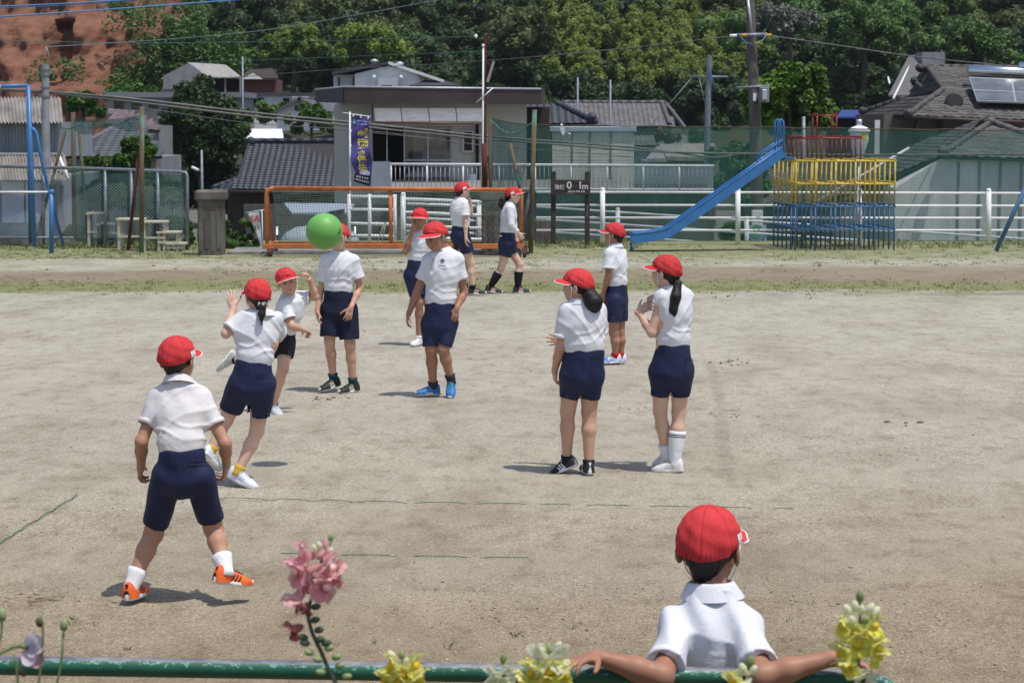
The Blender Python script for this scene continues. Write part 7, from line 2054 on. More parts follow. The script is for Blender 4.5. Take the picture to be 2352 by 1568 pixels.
# heavier boy: zip, emblem, name box
T_, J_, D_ = C
def frame(D, yaw):
    f = facing(yaw)[1]; ux = nrm(np.cross(D['upb'], f) * 1.0); ux = ux if ux[0] > 0 else -ux
    return ux, D['upb'], f
ux, uy, f = frame(D_, -14)
o = D_['P']((1025, 597, 0)); star = [(.0190 * math.cos(a) * (1 if i % 2 == 0 else .62), .0190 * math.sin(a) * (1 if i % 2 == 0 else .62)) for i, a in enumerate(np.linspace(math.pi/2, math.pi*2.5, 11))]
on_cloth(None, 'school_emblem', M_SEAM, D_['shirt'], [('line', star, .0017), ('line', [(.0095 * math.cos(a), .0095 * math.sin(a)) for a in np.linspace(0, 6.28, 13)], .0014), ('line', [(-.004, .004), (.004, .004), (.004, -.005), (-.004, -.005)], .0012)], o, ux, uy, f, None, .002)
on_cloth(None, 'name_box', M_SEAM, D_['shirt'], [('line', box_line(-.030, -.060, .034, -.043), .0011), ('line', [(-.026, -.037), (-.018, -.037)], .0016), ('line', [(-.013, -.037), (-.006, -.037)], .0016), ('line', [(-.001, -.037), (.007, -.037)], .0016), ('line', [(.012, -.037), (.022, -.037)], .0016)], o, ux, uy, f, None, .002)
o = D_['P']((1002, 598, 0)); on_cloth(None, 'zip', M_WSEAM, D_['shirt'], [('line', box_line(-.012, -.070, .010, .02), .0012), ('line', [(-.001, .02), (-.001, -.066)], .0020)], o, ux, uy, f, None, .002)
# child behind the ball: placket, pocket, small badge
T_, J_, D_ = B; ux, uy, f = frame(D_, -12)
o = D_['P']((772, 610, 0)); on_cloth(None, 'placket', M_WSEAM, D_['shirt'], [('line', box_line(-.014, -.045, .012, .05), .0014), ('line', [(0, .03), (.001, .03)], .004), ('line', [(0, -.0), (.001, 0)], .004), ('line', [(0, -.03), (.001, -.03)], .004)], o, ux, uy, f, None, .002)
o = D_['P']((796, 628, 0)); on_cloth(None, 'chest_pocket', M_WSEAM, D_['shirt'], [('line', box_line(-.036, -.048, .044, .036), .0014), ('line', [(-.036, .022), (.044, .022)], .0012)], o, ux, uy, f, None, .002)
o = D_['P']((749, 610, 0)); on_cloth(None, 'small_badge', pm('orange_thread', (.5, .2, .1)), D_['shirt'], [('line', [(0, -.008), (0, .008)], .003)], o, ux, uy, f, None, .002)
# hip pockets seen from behind
for who, px, py, w, h, yaw in ((A, 460, 1069, .085, .0, 172), (G1, 1366, 826, .062, .115, -165), (G2, 1582, 828, .066, .105, -160), (N1, 608, 870, .085, .0, -165)):
    T_, J_, D_ = who; f = V3(0, -1, .2); f = nrm(f); ux, uy = V3(1, 0, 0), nrm(V3(0, .2, 1)); o = D_['P']((px, py, 0))
    ln = [('line', [(-w/2, 0), (w/2, 0)], .0022)]
    if h: ln += [('line', [(-w/2, .012), (w/2, .012)], .0014), ('line', [(-w/2, .012), (-w/2, -h * .75), (-w/4, -h), (w/2, -h)], .0016)]
    else: ln += [('line', [(-w/2, .016), (w/2, .016)], .0014), ('line', [(-w/2, .016), (-w/2, -.002)], .0014), ('line', [(w/2, .016), (w/2, -.002)], .0014)]
    on_cloth(None, 'hip_pocket', M_NSEAM, D_['shorts'], ln, o, ux, uy, f, None, .002)
# tag on the striding girl's shorts, stripes on the knee sock, hair tie
T_, J_, D_ = W; o = D_['P']((1148, 541, 0)); on_cloth(None, 'cloth_tag', M_CAPW, D_['shorts'], [('rect', [(-.012, -.012), (.028, .010)], 0)], o, V3(1, 0, 0), V3(0, 0, 1), V3(0, -1, 0), None, .003)
T_, J_, D_ = G2; kn, an = J_['knR'], J_['anR']; mid = kn * .66 + an * .34; ax_ = nrm(mid - an)
for d in (.168, .181):
    f_ = d / (np.linalg.norm(kn - an) * .66); m = MB(); rr = (.0285 + (.047 - .0285) * f_) * .90 + .0172; m.lathe(an + ax_ * d, [(rr - .002, -.003), (rr, -.003), (rr, .003), (rr - .002, .003)], 22, axis=ax_); m.build('sock_stripe', SK_B, T_, smooth=True)
T_, J_, D_ = N1; c = at(600, 698, YN - .10)
m = MB(); m.lathe(at(600, 699, YN - .045), [(.018, -.006), (.022, 0), (.018, .006)], 14, axis=(0, .5, 1)); m.tube([c, c + V3(.02, 0, .012), c + V3(.035, 0, .002), c], .0022, 5); m.lathe(c + V3(.012, 0, -.004), [(.001, -.005), (.005, 0), (.001, .005)], 8); m.lathe(c + V3(-.014, 0, .008), [(.001, -.005), (.005, 0), (.001, .005)], 8); m.build('hair_tie', M_CAPW, T_, smooth=True)

# ------------------------------------------------------------------ ball in the air
Yb = gnd(628, 1066)[1] - .36
c = at(745, 531.5, Yb); rb = 42.4 * Yb / FPX
bm = MB(); bm.grid(lambda u, v: c + rb * V3(math.sin(math.pi * v) * math.cos(2 * math.pi * u), math.sin(math.pi * v) * math.sin(2 * math.pi * u), math.cos(math.pi * (v * .998 + .001))), 64, 33, True)
M_BALL = pm('green_rubber', (.165, .440, .100), (.140, .390, .082), scale=3, rough=.5, bump=.12, bscale=260, bdist=.002)
ball = tag(bm.build('rubber_ball', M_BALL, base=c, smooth=True), 'green rubber ball flying in front of a child', 'ball')
M_PRINT = pm('dark_green_print', (.020, .10, .018), rough=.6)
mk = MB()
for a0, e0, s_ in ((.80, -.10, .010), (.88, .02, .010), (.92, .10, .010), (.84, -.02, .008)):
    dc = V3(math.sin(a0 * 1.2), -math.cos(a0 * 1.2), e0); dc = nrm(dc); t1 = nrm(np.cross(dc, (0, 0, 1))); t2 = np.cross(dc, t1)
    for k in range(5):
        q = nrm(dc + (t1 * math.cos(k * 1.257) + t2 * math.sin(k * 1.257)) * s_ / rb * 1.0)
        mk.lathe(c + q * (rb + .0002), [(.0035, -.001), (.0035, .0006)], 8, axis=q)
mk.build('printed_mark', M_PRINT, ball)

# ------------------------------------------------------------------ court cords, worn line, ribbon
M_CORD = pm('green_cord', (.025, .115, .050), (.040, .150, .070), scale=30, rough=.8)
def cord(label, pts, r=.006):
    m = MB(); P_ = [gnd(*p) + V3(0, 0, r + .006) for p in pts]; Q = []
    for a, b in zip(P_[:-1], P_[1:]):
        for k in range(14): q = a + (b - a) * k / 14; Q.append(q + V3(0, 0, -.012 * (math.sin(k * 1.3 + q[0] * 3) > .80)))
    Q.append(P_[-1]); m.tube(Q, r, 5); tag(m.build('court_cord', M_CORD, smooth=True), label, 'cord')
cord('long green court cord running right in front of the two girls', [(498, 1144.5), (840, 1153), (1330, 1160.5), (1822, 1170)], .0020)
cord('short green court cord behind the pink flower', [(645, 1273), (1215, 1283)], .0021)
cord('green court cord slanting at the left edge', [(-20, 1262), (60, 1210), (178, 1138)], .0032)
M_LIL = pm('lilac_ribbon', (.42, .33, .62), rough=.6)
m = MB(); m.grid(lambda u, v: gnd(1469 + 27 * u, 944 + 1.5 * math.sin(u * 5)) + V3(0, .02 * v, .006 + .006 * math.sin(u * 9)), 14, 3); tag(m.build('ribbon', M_LIL, smooth=True), 'lilac ribbon scrap lying on the sand between the two girls', 'ribbon')

# worn curved track on the sand: scuffed, damp earth
def scuff_mat(name, col, thr):
    m = pm(name, col, tuple(c * .8 for c in col), scale=9, rough=.95, world_co=True)
    nt = m.node_tree; N = nt.nodes; L = nt.links
    ge = N.new('ShaderNodeNewGeometry'); nz = N.new('ShaderNodeTexNoise'); nz.inputs['Scale'].default_value = 7; nz.inputs['Detail'].default_value = 8; nz.inputs['Roughness'].default_value = .7
    L.new(ge.outputs['Position'], nz.inputs[0])
    at_ = N.new('ShaderNodeAttribute'); at_.attribute_name = 'edge'
    mu = N.new('ShaderNodeMath'); mu.operation = 'MULTIPLY'; L.new(nz.outputs[0], mu.inputs[0]); L.new(at_.outputs['Fac'], mu.inputs[1])
    mr = N.new('ShaderNodeMapRange'); mr.inputs['From Min'].default_value = thr; mr.inputs['From Max'].default_value = thr + .22; mr.inputs['To Max'].default_value = .18
    L.new(mu.outputs[0], mr.inputs[0]); L.new(mr.outputs[0], N['Principled BSDF'].inputs['Alpha'])
    return m
M_SCUFF = scuff_mat('scuffed_earth', (.245, .200, .142), .30)
def scuff(pts, w, z=.008):
    P_ = [gnd(*p) for p in pts]; Q = []
    for a, b in zip(P_[:-1], P_[1:]):
        for k in range(8): Q.append(a + (b - a) * k / 8)
    Q.append(P_[-1]); Q = np.array(Q)
    for _ in range(4): Q[1:-1] = (Q[:-2] + 2 * Q[1:-1] + Q[2:]) / 4
    V, E = [], []
    for i, p in enumerate(Q):
        t = nrm(Q[min(i+1, len(Q)-1)] - Q[max(i-1, 0)]); s_ = V3(t[1], -t[0], 0)
        for k in range(5):
            f = (k - 2) / 2.; V.append(p + s_ * f * w + V3(0, 0, z)); E.append((1 - f * f) * min(1, 4 * i / len(Q), 4 * (len(Q) - 1 - i) / len(Q)))
    n = len(Q); F = np.array([(i*5+k, i*5+k+1, (i+1)*5+k+1, (i+1)*5+k) for i in range(n-1) for k in range(4)])
    o = mesh_np('scuffed_track', np.array(V), F, M_SCUFF); a_ = o.data.attributes.new('edge', 'FLOAT', 'POINT'); a_.data.foreach_set('value', np.array(E, np.float32)); tag(o, kind='structure')
scuff([(1575, 742), (1600, 800), (1640, 860), (1655, 930), (1662, 1010), (1668, 1080), (1690, 1140), (1706, 1170)], .10)
scuff([(-40, 705), (150, 690), (280, 668), (420, 650)], .30)
scuff([(1200, 808), (1500, 822), (1700, 838)], .18); scuff([(200, 800), (700, 804), (1300, 800)], .12); scuff([(1420, 948), (1620, 940), (1720, 952)], .10)
scuff([(20, 1385), (140, 1370)], .07)

# clods, pebbles and grass tufts
def scatter():
    rng = np.random.default_rng(77)
    bm = bmesh.new(); bmesh.ops.create_icosphere(bm, subdivisions=1, radius=1.0)
    SV = np.array([v.co[:] for v in bm.verts]); SF = np.array([[v.index for v in f.verts] for f in bm.faces]); bm.free()
    def stones(name, label, P_, S_, mat, sq=.6):
        k = len(P_); j = 1 + .22 * rng.normal(size=(k, len(SV), 1))
        W = SV[None] * j * S_[:, None, None] * V3(1.2, 1, sq) + P_[:, None]
        Fi = (SF[None] + (np.arange(k) * len(SV))[:, None, None]).reshape(-1, 3)
        tag(mesh_np(name, W.reshape(-1, 3), Fi, mat, base=(0, 15, 0)), label, 'stones', kind='stuff')
    # pale grit near the camera
    py = rng.uniform(700, 1568, 2600)**1.0; px = rng.uniform(-20, 2372, 2600)
    P_ = np.array([gnd(a, b) for a, b in zip(px, py)]); S_ = rng.uniform(.0022, .0062, len(P_)) * np.where(rng.random(len(P_)) < .06, 1.8, 1)
    half = rng.random(len(P_)) < .5
    stones('pale_grit', 'pale grit scattered over the sand', P_[half], S_[half], pm('pale_stone', (.55, .53, .48), (.40, .37, .32), scale=60, rough=.9), .5)
    stones('brown_grit', 'brown grit and crumbs scattered over the sand', P_[~half], S_[~half], pm('brown_stone', (.17, .12, .08), (.25, .19, .13), scale=60, rough=.95), .5)
    C_ = []
    for (x, y, n, sx_, sy_, sz) in ((95, 1378, 60, 45, 8, .013), (1650, 832, 26, 60, 4, .012), (1600, 945, 26, 70, 6, .010), (262, 1390, 16, 12, 6, .012), (1445, 940, 14, 30, 3, .010), (760, 915, 14, 25, 3, .012), (1690, 955, 14, 30, 4, .011), (2100, 975, 4, 20, 4, .02), (480, 610, 10, 300, 14, .03), (1700, 640, 14, 400, 12, .03), (1400, 1440, 6, 300, 40, .010), (890, 1360, 5, 200, 60, .008)):
        for i in range(n): C_.append((*gnd(x + rng.normal() * sx_, y + rng.normal() * sy_), sz * rng.uniform(.4, 1.3)))
    C_ = np.array(C_); stones('earth_clods', 'brown clods of earth kicked up on the sand', C_[:, :3], C_[:, 3], pm('clod', (.13, .080, .045), (.19, .125, .075), scale=40, rough=1.0), .6)
    # tufts
    B_ = []
    def tuft(p, n, h, w, spread):
        for i in range(n):
            a = rng.random() * 6.28; l = h * rng.uniform(.5, 1.15); d = V3(math.cos(a), math.sin(a), 0); o_ = p + d * spread * rng.random()
            s_ = V3(-d[1], d[0], 0) * w
            lean = rng.uniform(.2, .8)
            B_.append((o_ - s_, o_ + s_, o_ + d * l * lean * .4 + V3(0, 0, l * .6) + s_ * .6, o_ + d * l * lean + V3(0, 0, l * .85)))
    for x, y, n in ((175, 1425, 30), (166, 1436, 16), (293, 1494, 34), (1185, 1461, 24), (1313, 1443, 16), (1863, 1388, 18), (1810, 1427, 16), (770, 1483, 14), (860, 1478, 12), (1030, 1486, 16), (218, 1438, 10), (1262, 1590, 10), (700, 640, 8), (657, 764, 22), (65, 765, 14), (838, 762, 20), (2258, 972, 6), (905, 1400, 8)):
        g = gnd(x, y); tuft(g, n // 2, .030, .0016, .018)
    for i in range(1900):
        z = rng.random()
        if z < .34: x, y = rng.uniform(-20, 2372), rng.normal(658, 9) + rng.normal() * 3
        elif z < .68: x, y = rng.uniform(-20, 470), rng.uniform(552, 594)
        elif z < .86: x, y = rng.uniform(1200, 2372), rng.uniform(564, 612)
        else: x, y = rng.uniform(470, 1250), rng.uniform(592, 632)
        tuft(gnd(x, y), 8, rng.uniform(.015, .04) * (1.6 if y < 572 else 1), .007, .10)
    for i in range(420):      # taller weeds along the fences
        z = rng.random(); x = rng.uniform(60, 440) if z < .5 else rng.uniform(1225, 1480) if z < .75 else rng.uniform(1800, 2352)
        tuft(gnd(x, rng.uniform(555, 572)), 9, rng.uniform(.04, .13), .007, .12)
    V = np.array(B_).reshape(-1, 3); F = np.arange(len(V)).reshape(-1, 4)
    tag(mesh_np('grass_tufts', V, F, pm('grass_blade', (.150, .190, .055), (.230, .260, .100), scale=2, rough=.7, island=.35, trans=.25, world_co=True), base=(0, 35, 0)), 'sparse grass tufts and weeds on the sandy ground', 'grass', kind='stuff')
scatter()

# ------------------------------------------------------------------ green rail in front
def rail_mat():
    m = bpy.data.materials.new('worn_green_paint'); m.use_nodes = True
    nt = m.node_tree; N = nt.nodes; L = nt.links; b = N['Principled BSDF']; b.inputs['Roughness'].default_value = .5
    ge = N.new('ShaderNodeNewGeometry'); sx_ = N.new('ShaderNodeSeparateXYZ'); L.new(ge.outputs['Normal'], sx_.inputs[0])
    def noise(sc, st, det=6, ro=.6):
        mp = N.new('ShaderNodeMapping'); mp.inputs['Scale'].default_value = st; L.new(ge.outputs['Position'], mp.inputs[0])
        n = N.new('ShaderNodeTexNoise'); n.inputs['Scale'].default_value = sc; n.inputs['Detail'].default_value = det; n.inputs['Roughness'].default_value = ro; L.new(mp.outputs[0], n.inputs[0]); return n.outputs[0]
    def ramp(v, stops):
        r = N.new('ShaderNodeValToRGB'); e = r.color_ramp.elements
        while len(e) < len(stops): e.new(.5)
        for i, (p, c) in enumerate(stops): e[i].position = p; e[i].color = (*c, 1)
        L.new(v, r.inputs[0]); return r.outputs[0]
    def mix(f, a, c):
        n = N.new('ShaderNodeMix'); n.data_type = 'RGBA'; L.new(f, n.inputs[0])
        for i, v in ((6, a), (7, c)):
            if isinstance(v, tuple): n.inputs[i].default_value = (*v, 1)
            else: L.new(v, n.inputs[i])
        return n.outputs[2]
    green = ramp(noise(9, (1, 1, 1)), [(.3, (.010, .085, .045)), (.7, (.018, .125, .065))])
    # flaked patches showing an older pale blue coat, mostly on the upper side that hands and weather rub
    chip = N.new('ShaderNodeMath'); chip.operation = 'MULTIPLY_ADD'
    L.new(sx_.outputs['Z'], chip.inputs[0]); chip.inputs[1].default_value = .17; L.new(noise(95, (.6, 1, 1), 8, .66), chip.inputs[2])
    col = mix(ramp(chip.outputs[0], [(.635, (0, 0, 0)), (.67, (.9, .9, .9))]), green, ramp(noise(60, (1, 1, 1)), [(.4, (.10, .30, .28)), (.6, (.26, .44, .42))]))
    # chalky worn top
    top = N.new('ShaderNodeMath'); top.operation = 'MULTIPLY_ADD'; L.new(noise(14, (.4, 1, 1), 7), top.inputs[0]); top.inputs[1].default_value = .45; L.new(sx_.outputs['Z'], top.inputs[2])
    col = mix(ramp(top.outputs[0], [(.98, (0, 0, 0)), (1.12, (1, 1, 1))]), col, ramp(noise(30, (.4, 1, 1)), [(.35, (.085, .082, .115)), (.62, (.26, .255, .27))]))
    L.new(col, b.inputs['Base Color'])
    bp = N.new('ShaderNodeBump'); bp.inputs['Strength'].default_value = .3; bp.inputs['Distance'].default_value = .002; L.new(noise(46, (.55, 1, 1), 8, .68), bp.inputs['Height']); L.new(bp.outputs[0], b.inputs['Normal'])
    return m
M_RAIL = rail_mat()
YR = 5.55; RR_ = .0243
T = thing('green_rail', at(1200, 1540, YR) * V3(1, 1, 0), 'worn green pipe rail across the bottom of the picture', 'rail')
line = [at(-500, 1521, YR), at(0, 1527, YR), at(600, 1536, YR), at(1200, 1546, YR), at(1640, 1553, YR), at(1920, 1558, YR), at(1985, 1561, YR), at(2025, 1570, YR), at(2048, 1592, YR), at(2056, 1630, YR)]
end = at(2058, 1660, YR); line += [end, V3(end[0], YR, 0.0)]
m = MB(); m.tube(line, RR_, 24); m.build('pipe', M_RAIL, T, smooth=True)
for px in (-300, 900, 1700):
    p = at(px, 1521 + (px + 500) * .0152, YR); m = MB(); m.tube([p - V3(0, 0, .01), V3(p[0], YR, 0)], .022, 16); m.build('post', M_RAIL, T, smooth=True)

# ------------------------------------------------------------------ flowers in the raised bed
m = MB(); m.box(V3(-3.2, 2.3, 0), V3(3.2, 4.1, 1.02), .02); tag(m.build('raised_bed', M_CONC), kind='structure')
m = MB(); m.box(V3(-3.1, 2.4, 1.0), V3(3.1, 4.0, 1.05)); tag(m.build('bed_soil', pm('soil', (.05, .035, .025), (.09, .065, .045), scale=20, rough=1, bump=.6, bscale=60)), kind='structure')
def petal_mat(name, c1, c2): return pm(name, c1, c2, scale=45, rough=.6, trans=.45, lo=.35, hi=.65, spec=.2, bump=.1, bscale=150, bdist=.003)
P_PINK = petal_mat('pink_petal', (.90, .43, .46), (.93, .60, .60)); P_PINKD = petal_mat('faded_pink_petal', (.46, .13, .12), (.60, .26, .25))
P_YEL = petal_mat('yellow_petal', (.86, .82, .12), (.88, .86, .38)); P_CREAM = petal_mat('cream_petal', (.84, .85, .55), (.88, .88, .74)); P_ORG = petal_mat('orange_palate', (.88, .62, .03), (.90, .74, .07)); P_LIL = petal_mat('pale_lilac_petal', (.72, .66, .76), (.80, .74, .80)); P_MAUV = petal_mat('mauve_petal', (.50, .28, .34), (.60, .36, .42))
M_STEM = pm('flower_stem', (.13, .19, .055), (.17, .24, .08), scale=30, rough=.6); M_STEMD = pm('dark_flower_stem', (.045, .065, .035), (.07, .095, .05), scale=30, rough=.7); M_BUD = pm('bud_green', (.20, .27, .10), (.28, .34, .14), scale=30, rough=.6); M_BROWNB = pm('withered_bud', (.075, .045, .035), (.14, .10, .05), scale=30, rough=.8)
def lobe(mb, base, d, up_, w, l, curl, ruf=.0):
    """one rounded petal lobe from base along d, curling towards up_"""
    d = nrm(d); s_ = nrm(np.cross(d, up_)); n = np.cross(s_, d)
    def fn(u, v):
        x = (u - .5) * 2; wid = w * (0.45 + .75 * math.sin(math.pi * (.18 + .62 * v))) * (1 if v < .9 else .86)
        tip = l * v * (1 - .16 * x * x * v)
        ang = curl * v
        return np.asarray(base) + s_ * x * wid * .5 + d * tip * math.cos(ang * .7) + n * (tip * math.sin(ang * .7) - w * .16 * (1 - x * x) + ruf * math.sin(x * 7 + v * 3) * v)
    mb.grid(fn, 9, 8)
def floret(sc=1.0):
    """snapdragon floret in its own frame: y outwards, z up -> petals, palate, calyx"""
    pt = MB(); pt.grid(lambda u, v: V3(math.cos(2*math.pi*u) * np.interp(v, [0, .3, 1], [.004, .0075, .0085]), .018 * v, math.sin(2*math.pi*u) * np.interp(v, [0, .3, 1], [.004, .007, .008])) * sc, 14, 7, True)
    for s_ in (-1, 1): lobe(pt, V3(s_ * .004, .016, .005) * sc, V3(s_ * .42, .35, .9), V3(0, -1, .3), .025 * sc, .0165 * sc, -.9, .0020 * sc)
    for x, zd in ((-.9, -.55), (0, -.9), (.9, -.55)): lobe(pt, V3(x * .005, .018, -.004) * sc, V3(x * .75, .62, zd), V3(0, .6, .8), .020 * sc, .0135 * sc, -.9, .0018 * sc)
    pa = MB(); pa.grid(lambda u, v: (V3(0, .0215, .0) + V3(.0070 * math.sin(math.pi * v) * math.cos(2*math.pi*u), .0040 * math.sin(math.pi * v) * math.sin(2*math.pi*u), .0048 * math.cos(math.pi * v)) * V3(1, 1, 1)) * sc, 14, 8, True)
    ca = MB(); ca.grid(lambda u, v: V3(math.cos(2*math.pi*u) * np.interp(v, [0, .5, 1], [.001, .0052, .0056]), .008 * v - .002, math.sin(2*math.pi*u) * np.interp(v, [0, .5, 1], [.001, .0052, .0056])) * sc, 10, 5, True)
    return pt, pa, ca
def me_of(mb, nm):
    me = bpy.data.meshes.new(nm); me.from_pydata([tuple(p) for p in np.concatenate(mb.v)], [], [tuple(f) for f in mb.f]); me.update(); set_smooth(me); return me
_fl = floret(); FL = {'floret': me_of(_fl[0], 'floret'), 'palate': me_of(_fl[1], 'palate'), 'calyx': me_of(_fl[2], 'calyx')}
_b = MB(); _b.lathe((0, 0, 0), [(.0008, 0), (.0045, .003), (.0058, .009), (.0040, .015), (.0008, .018)], 10); FL['bud'] = me_of(_b, 'bud')
def fl_place(T, key, mat, pos, d, sc, roll=0.0, parent=None):
    d = nrm(d); upv = V3(0, 0, 1) if abs(d[2]) < .95 else V3(0, 1, 0); x = nrm(np.cross(d, upv)); z = np.cross(x, d)
    if roll: x, z = x * math.cos(roll) + z * math.sin(roll), z * math.cos(roll) - x * math.sin(roll)
    R = (x, d, z) if key != 'bud' else (x, -z, d)
    o = placed(FL[key], mat, parent or T, R, pos, sc); return o
def snapdragon(label, Y, stem, florets, buds, pet, pal, stemm=None, nub=True, tip=True):
    S_ = [at(x, y, Y) for x, y in stem]; base = V3(S_[-1][0] + .01, Y, 1.04)
    T = thing('snapdragon', base, label, 'flower', 'snapdragons')
    m = MB(); pts = S_ + [base]; k = len(pts); m.tube(pts, [.0016 + .0024 * i / k for i in range(k)], 8); m.build('stem', stemm or M_STEM, T, smooth=True)
    for (x, y, dx, dy, dz, sc, mt) in florets:
        sc = sc * .80; p = at(x, y, Y + .0); d = nrm(V3(dx, dy, dz)); p0 = p - d * .014 * sc
        fo = fl_place(T, 'floret', mt or pet, p0, d, sc, random.uniform(-.4, .4)); FRAMED.add(fo.name)
        if pal is not None and (mt is None): fl_place(T, 'palate', pal, p0, d, sc, parent=fo)
        fl_place(T, 'calyx', stemm or M_STEM, p0, d, sc, parent=fo)
    for (x, y, dx, dy, dz, sc, mt) in buds: fl_place(T, 'bud', mt or M_BUD, at(x, y, Y), V3(dx, dy, dz), sc * (.78 if mt is P_CREAM else .85))
    return T
pinkst = [(757, 1240), (745, 1262), (735, 1300), (722, 1345), (712, 1385), (708, 1420), (718, 1455), (735, 1490), (752, 1530), (775, 1575)]
snapdragon('pink snapdragon on a bare curving stem in front of the rail', 3.3, pinkst,
    [(702, 1272, -.8, -.5, .35, 1.35, None), (742, 1268, .5, .3, .5, 1.05, None), (690, 1312, -.9, -.45, .0, 1.7, None), (752, 1302, .8, -.55, .2, 1.75, None), (728, 1318, .1, -1, .05, 1.45, None), (745, 1342, .6, -.75, -.2, 1.8, None), (765, 1318, .9, .2, .1, 1.4, None), (705, 1330, -.5, .6, -.1, 1.5, None),
     (682, 1372, -.7, -.3, -.75, 1.35, None), (700, 1398, -.5, -.3, -.9, .9, P_PINKD), (677, 1444, -.9, -.4, -.25, 1.15, P_PINKD)],
    [(757, 1244, .3, 0, 1, .9, None), (748, 1256, .6, 0, .8, .9, None), (738, 1262, -.3, -.3, .8, 1.1, P_CREAM), (730, 1268, -.5, -.3, .8, 1.1, P_CREAM), (750, 1272, .6, -.3, .6, 1.1, P_CREAM)] +
    [(x, y, dx, -.4, .3, 1.1, M_STEMD if y < 1480 else M_BUD) for x, y, dx in ((715, 1395, 1, ), (703, 1405, -1), (713, 1425, 1), (722, 1448, 1), (708, 1465, -1), (724, 1470, 1), (712, 1478, -1), (738, 1478, 1), (745, 1490, 1), (722, 1500, -1), (742, 1516, -1), (762, 1510, 1), (770, 1530, 1), (748, 1545, -1), (786, 1555, 1))],
    P_PINK, pm('pale_palate', (.88, .52, .42), (.90, .62, .58), scale=40, rough=.6), M_STEMD)
yst = [(1975, 1380), (1975, 1420), (1974, 1470), (1972, 1530), (1968, 1580)]
snapdragon('tall yellow snapdragon in front of the right hand on the rail', 3.3, yst,
    [(1942, 1438, -.8, -.4, .2, 1.25, None), (2004, 1440, .6, -.5, .5, 1.25, None), (1966, 1455, -.3, -.9, .3, 1.2, None), (1988, 1456, .5, -.8, .2, 1.25, None), (1970, 1478, -.1, -1, .1, 1.45, None), (2008, 1486, .9, -.45, .0, 1.45, None), (1940, 1500, -.9, -.4, .1, 1.45, None), (1950, 1525, -.7, -.6, -.4, 1.5, None), (2012, 1504, .8, -.5, -.4, 1.3, None), (1986, 1562, .3, -.9, .1, 1.5, P_CREAM)],
    [(1975, 1384, 0, 0, 1, 1.3, M_STEM), (1966, 1405, -.2, -.2, 1, 1.4, P_CREAM), (1955, 1412, -.6, -.2, .9, 1.5, P_CREAM), (1978, 1412, .0, -.5, 1, 1.4, P_CREAM), (1990, 1410, .5, -.2, .9, 1.5, P_CREAM), (1998, 1418, .7, .1, .8, 1.6, P_CREAM), (1982, 1432, .3, -.6, .6, 1.2, M_BUD), (1962, 1432, -.4, -.6, .7, 1.4, P_CREAM)],
    P_YEL, P_ORG)
snapdragon('yellow snapdragon tip showing left of centre below the rail', 3.3, [(925, 1512), (923, 1540), (920, 1580)],
    [(905, 1532, -.7, -.5, .4, 1.35, None), (948, 1530, .7, -.5, .4, 1.35, None), (892, 1560, -.9, -.4, .1, 1.3, None), (925, 1548, .1, -1, .2, 1.2, None), (955, 1556, .8, -.5, .0, 1.4, None), (915, 1566, -.3, -.9, .1, 1.3, None)],
    [(922, 1514, .0, 0, 1, 1.0, M_BUD), (908, 1520, -.5, 0, .9, 1.5, P_CREAM), (930, 1528, .3, -.4, .8, 1.2, P_CREAM)], P_YEL, P_ORG)
snapdragon('small pale yellow snapdragon bud cluster below the middle of the rail', 3.3, [(1157, 1524), (1155, 1545), (1152, 1580)],
    [(1136, 1552, -.8, -.5, .3, 1.2, P_CREAM), (1160, 1552, .5, -.8, .2, 1.3, P_CREAM), (1145, 1568, -.3, -.9, .0, 1.3, P_CREAM)], [(1157, 1527, .0, 0, 1, 1.2, M_STEM), (1158, 1538, .3, -.2, .9, 1.1, M_BUD)], P_CREAM, P_ORG)
snapdragon('large pale yellow snapdragon beside the left hand on the rail', 3.25, [(1262, 1502), (1262, 1530), (1258, 1580)],
    [(1240, 1514, -.6, -.6, .5, 1.5, P_CREAM), (1280, 1514, .6, -.6, .5, 1.5, P_CREAM), (1230, 1545, -.8, -.5, .2, 1.6, None), (1262, 1540, .0, -1, .2, 1.5, None), (1290, 1550, .8, -.5, .1, 1.5, None), (1208, 1562, -.9, -.3, .0, 1.3, None), (1250, 1564, -.2, -.9, -.1, 1.5, None)],
    [(1260, 1504, .0, 0, 1, 1.2, M_BUD), (1252, 1506, -.4, 0, 1, 1.5, P_CREAM), (1274, 1504, .4, 0, 1, 1.6, P_CREAM)], P_YEL, P_ORG)
snapdragon('yellow snapdragon tip peeping over the frame under the leaning boy', 3.3, [(1718, 1532), (1717, 1550), (1714, 1580)],
    [(1690, 1566, -.8, -.5, .2, 1.3, None), (1706, 1555, -.4, -.8, .4, 1.0, P_CREAM)], [(1720, 1534, .2, 0, 1, 1.3, M_STEM), (1712, 1545, -.4, -.3, .8, 1.4, P_CREAM), (1724, 1548, .4, -.3, .8, 1.3, P_CREAM)], P_YEL, P_ORG)
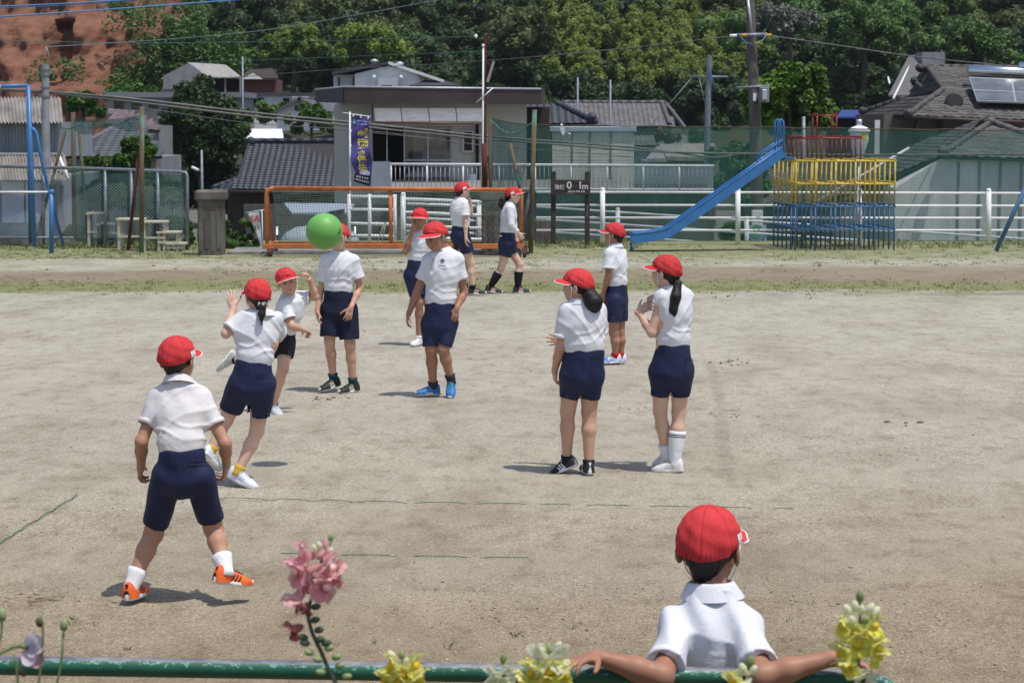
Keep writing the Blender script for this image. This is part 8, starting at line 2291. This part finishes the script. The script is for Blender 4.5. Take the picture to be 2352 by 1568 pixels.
# seed heads and pale flower at the left
def seedhead(label, Y, stem, bud, mat, r=1.0, name='seed_head', extra=None):
    S_ = [at(x, y, Y) for x, y in stem]; base = V3(S_[-1][0] - .02, Y, 1.04)
    T = thing(name, base, label, 'flower', 'seed heads at the left edge')
    m = MB(); m.tube(S_ + [base], [.0018] * len(S_) + [.003], 7); m.build('stem', M_STEM, T, smooth=True)
    if bud:
        x, y, dx, dz, sc = bud; fl_place(T, 'bud', mat, at(x, y, Y), V3(dx, -.1, dz), sc)
        m = MB()
        for k in (-1, 0, 1): p = at(x + dx * 10, y - 18 * sc * .45, Y); m.tube([at(x, y - 8 * sc, Y), at(x + k * 4, y - 19 * sc, Y)], [.0022 * sc * .7, .0004], 5)
        m.build('sepal_tip', mat, T, smooth=True)
    return T
seedhead('pale green pointed seed head, rightmost of the ones at the left edge', 3.2, [(146, 1452), (143, 1500), (137, 1540), (128, 1580)], (146, 1450, .1, 1, 1.1), M_BUD)
seedhead('withered brown pod on a yellow green stem at the left', 3.2, [(94, 1412), (98, 1430), (99, 1480), (94, 1530), (86, 1580)], (93, 1440, -.2, .9, .9), M_BROWNB)
seedhead('green seed head with a long tip cut by the left edge', 3.2, [(4, 1426), (4, 1450), (-2, 1475), (-10, 1580)], (4, 1428, .05, 1, 1.15), M_BUD)
seedhead('dried brown tip low at the left below the rail', 3.2, [(32, 1502), (36, 1520), (39, 1545), (42, 1580)], (46, 1530, .4, -.9, .9), M_BROWNB)
T = thing('pale_lilac_flower', (at(60, 1500, 3.2)[0] - .08, 3.2, 1.04), 'pale lilac flower hanging sideways on a thin stem at the left', 'flower')
m = MB(); m.tube([at(64, 1488, 3.2), at(48, 1482, 3.2), at(30, 1485, 3.2), at(0, 1500, 3.2), at(-30, 1540, 3.2), BASE[T.name]], [.0030, .0038, .0022, .0018, .002, .003], 8); m.build('stem', M_STEM, T, smooth=True)
c = at(63, 1489, 3.2)
for nm, dd, w, l, mt in (('upper_petal', V3(.75, -.3, .75), .026, .030, P_LIL), ('upper_petal', V3(.9, .3, .35), .024, .028, P_LIL), ('side_petal', V3(.95, -.4, .0), .020, .024, P_LIL), ('lower_petal', V3(.35, -.3, -.9), .022, .028, P_LIL), ('lower_petal', V3(.6, .2, -.75), .024, .034, P_MAUV)):
    m = MB(); lobe(m, c, dd, V3(-.3, -1, .3), w, l, .5, .0015); m.build(nm, mt, T, smooth=True)
# ------------------------------------------------------------------ summer air between the playground and the hill
m = MB(); m.box(V3(-450, -40, -5), V3(450, 420, 75))
hz = m.build('haze', None, base=(0, 0, -5)); tag(hz, kind='stuff')
hm = bpy.data.materials.new('haze_air'); hm.use_nodes = True
nt = hm.node_tree; nt.nodes.clear(); mo = nt.nodes.new('ShaderNodeOutputMaterial'); pv = nt.nodes.new('ShaderNodeVolumePrincipled')
pv.inputs['Color'].default_value = (.86, .91, 1.0, 1); pv.inputs['Density'].default_value = 0.00011; pv.inputs['Anisotropy'].default_value = 0.2
nt.links.new(pv.outputs[0], mo.inputs['Volume']); hz.data.materials.append(hm)
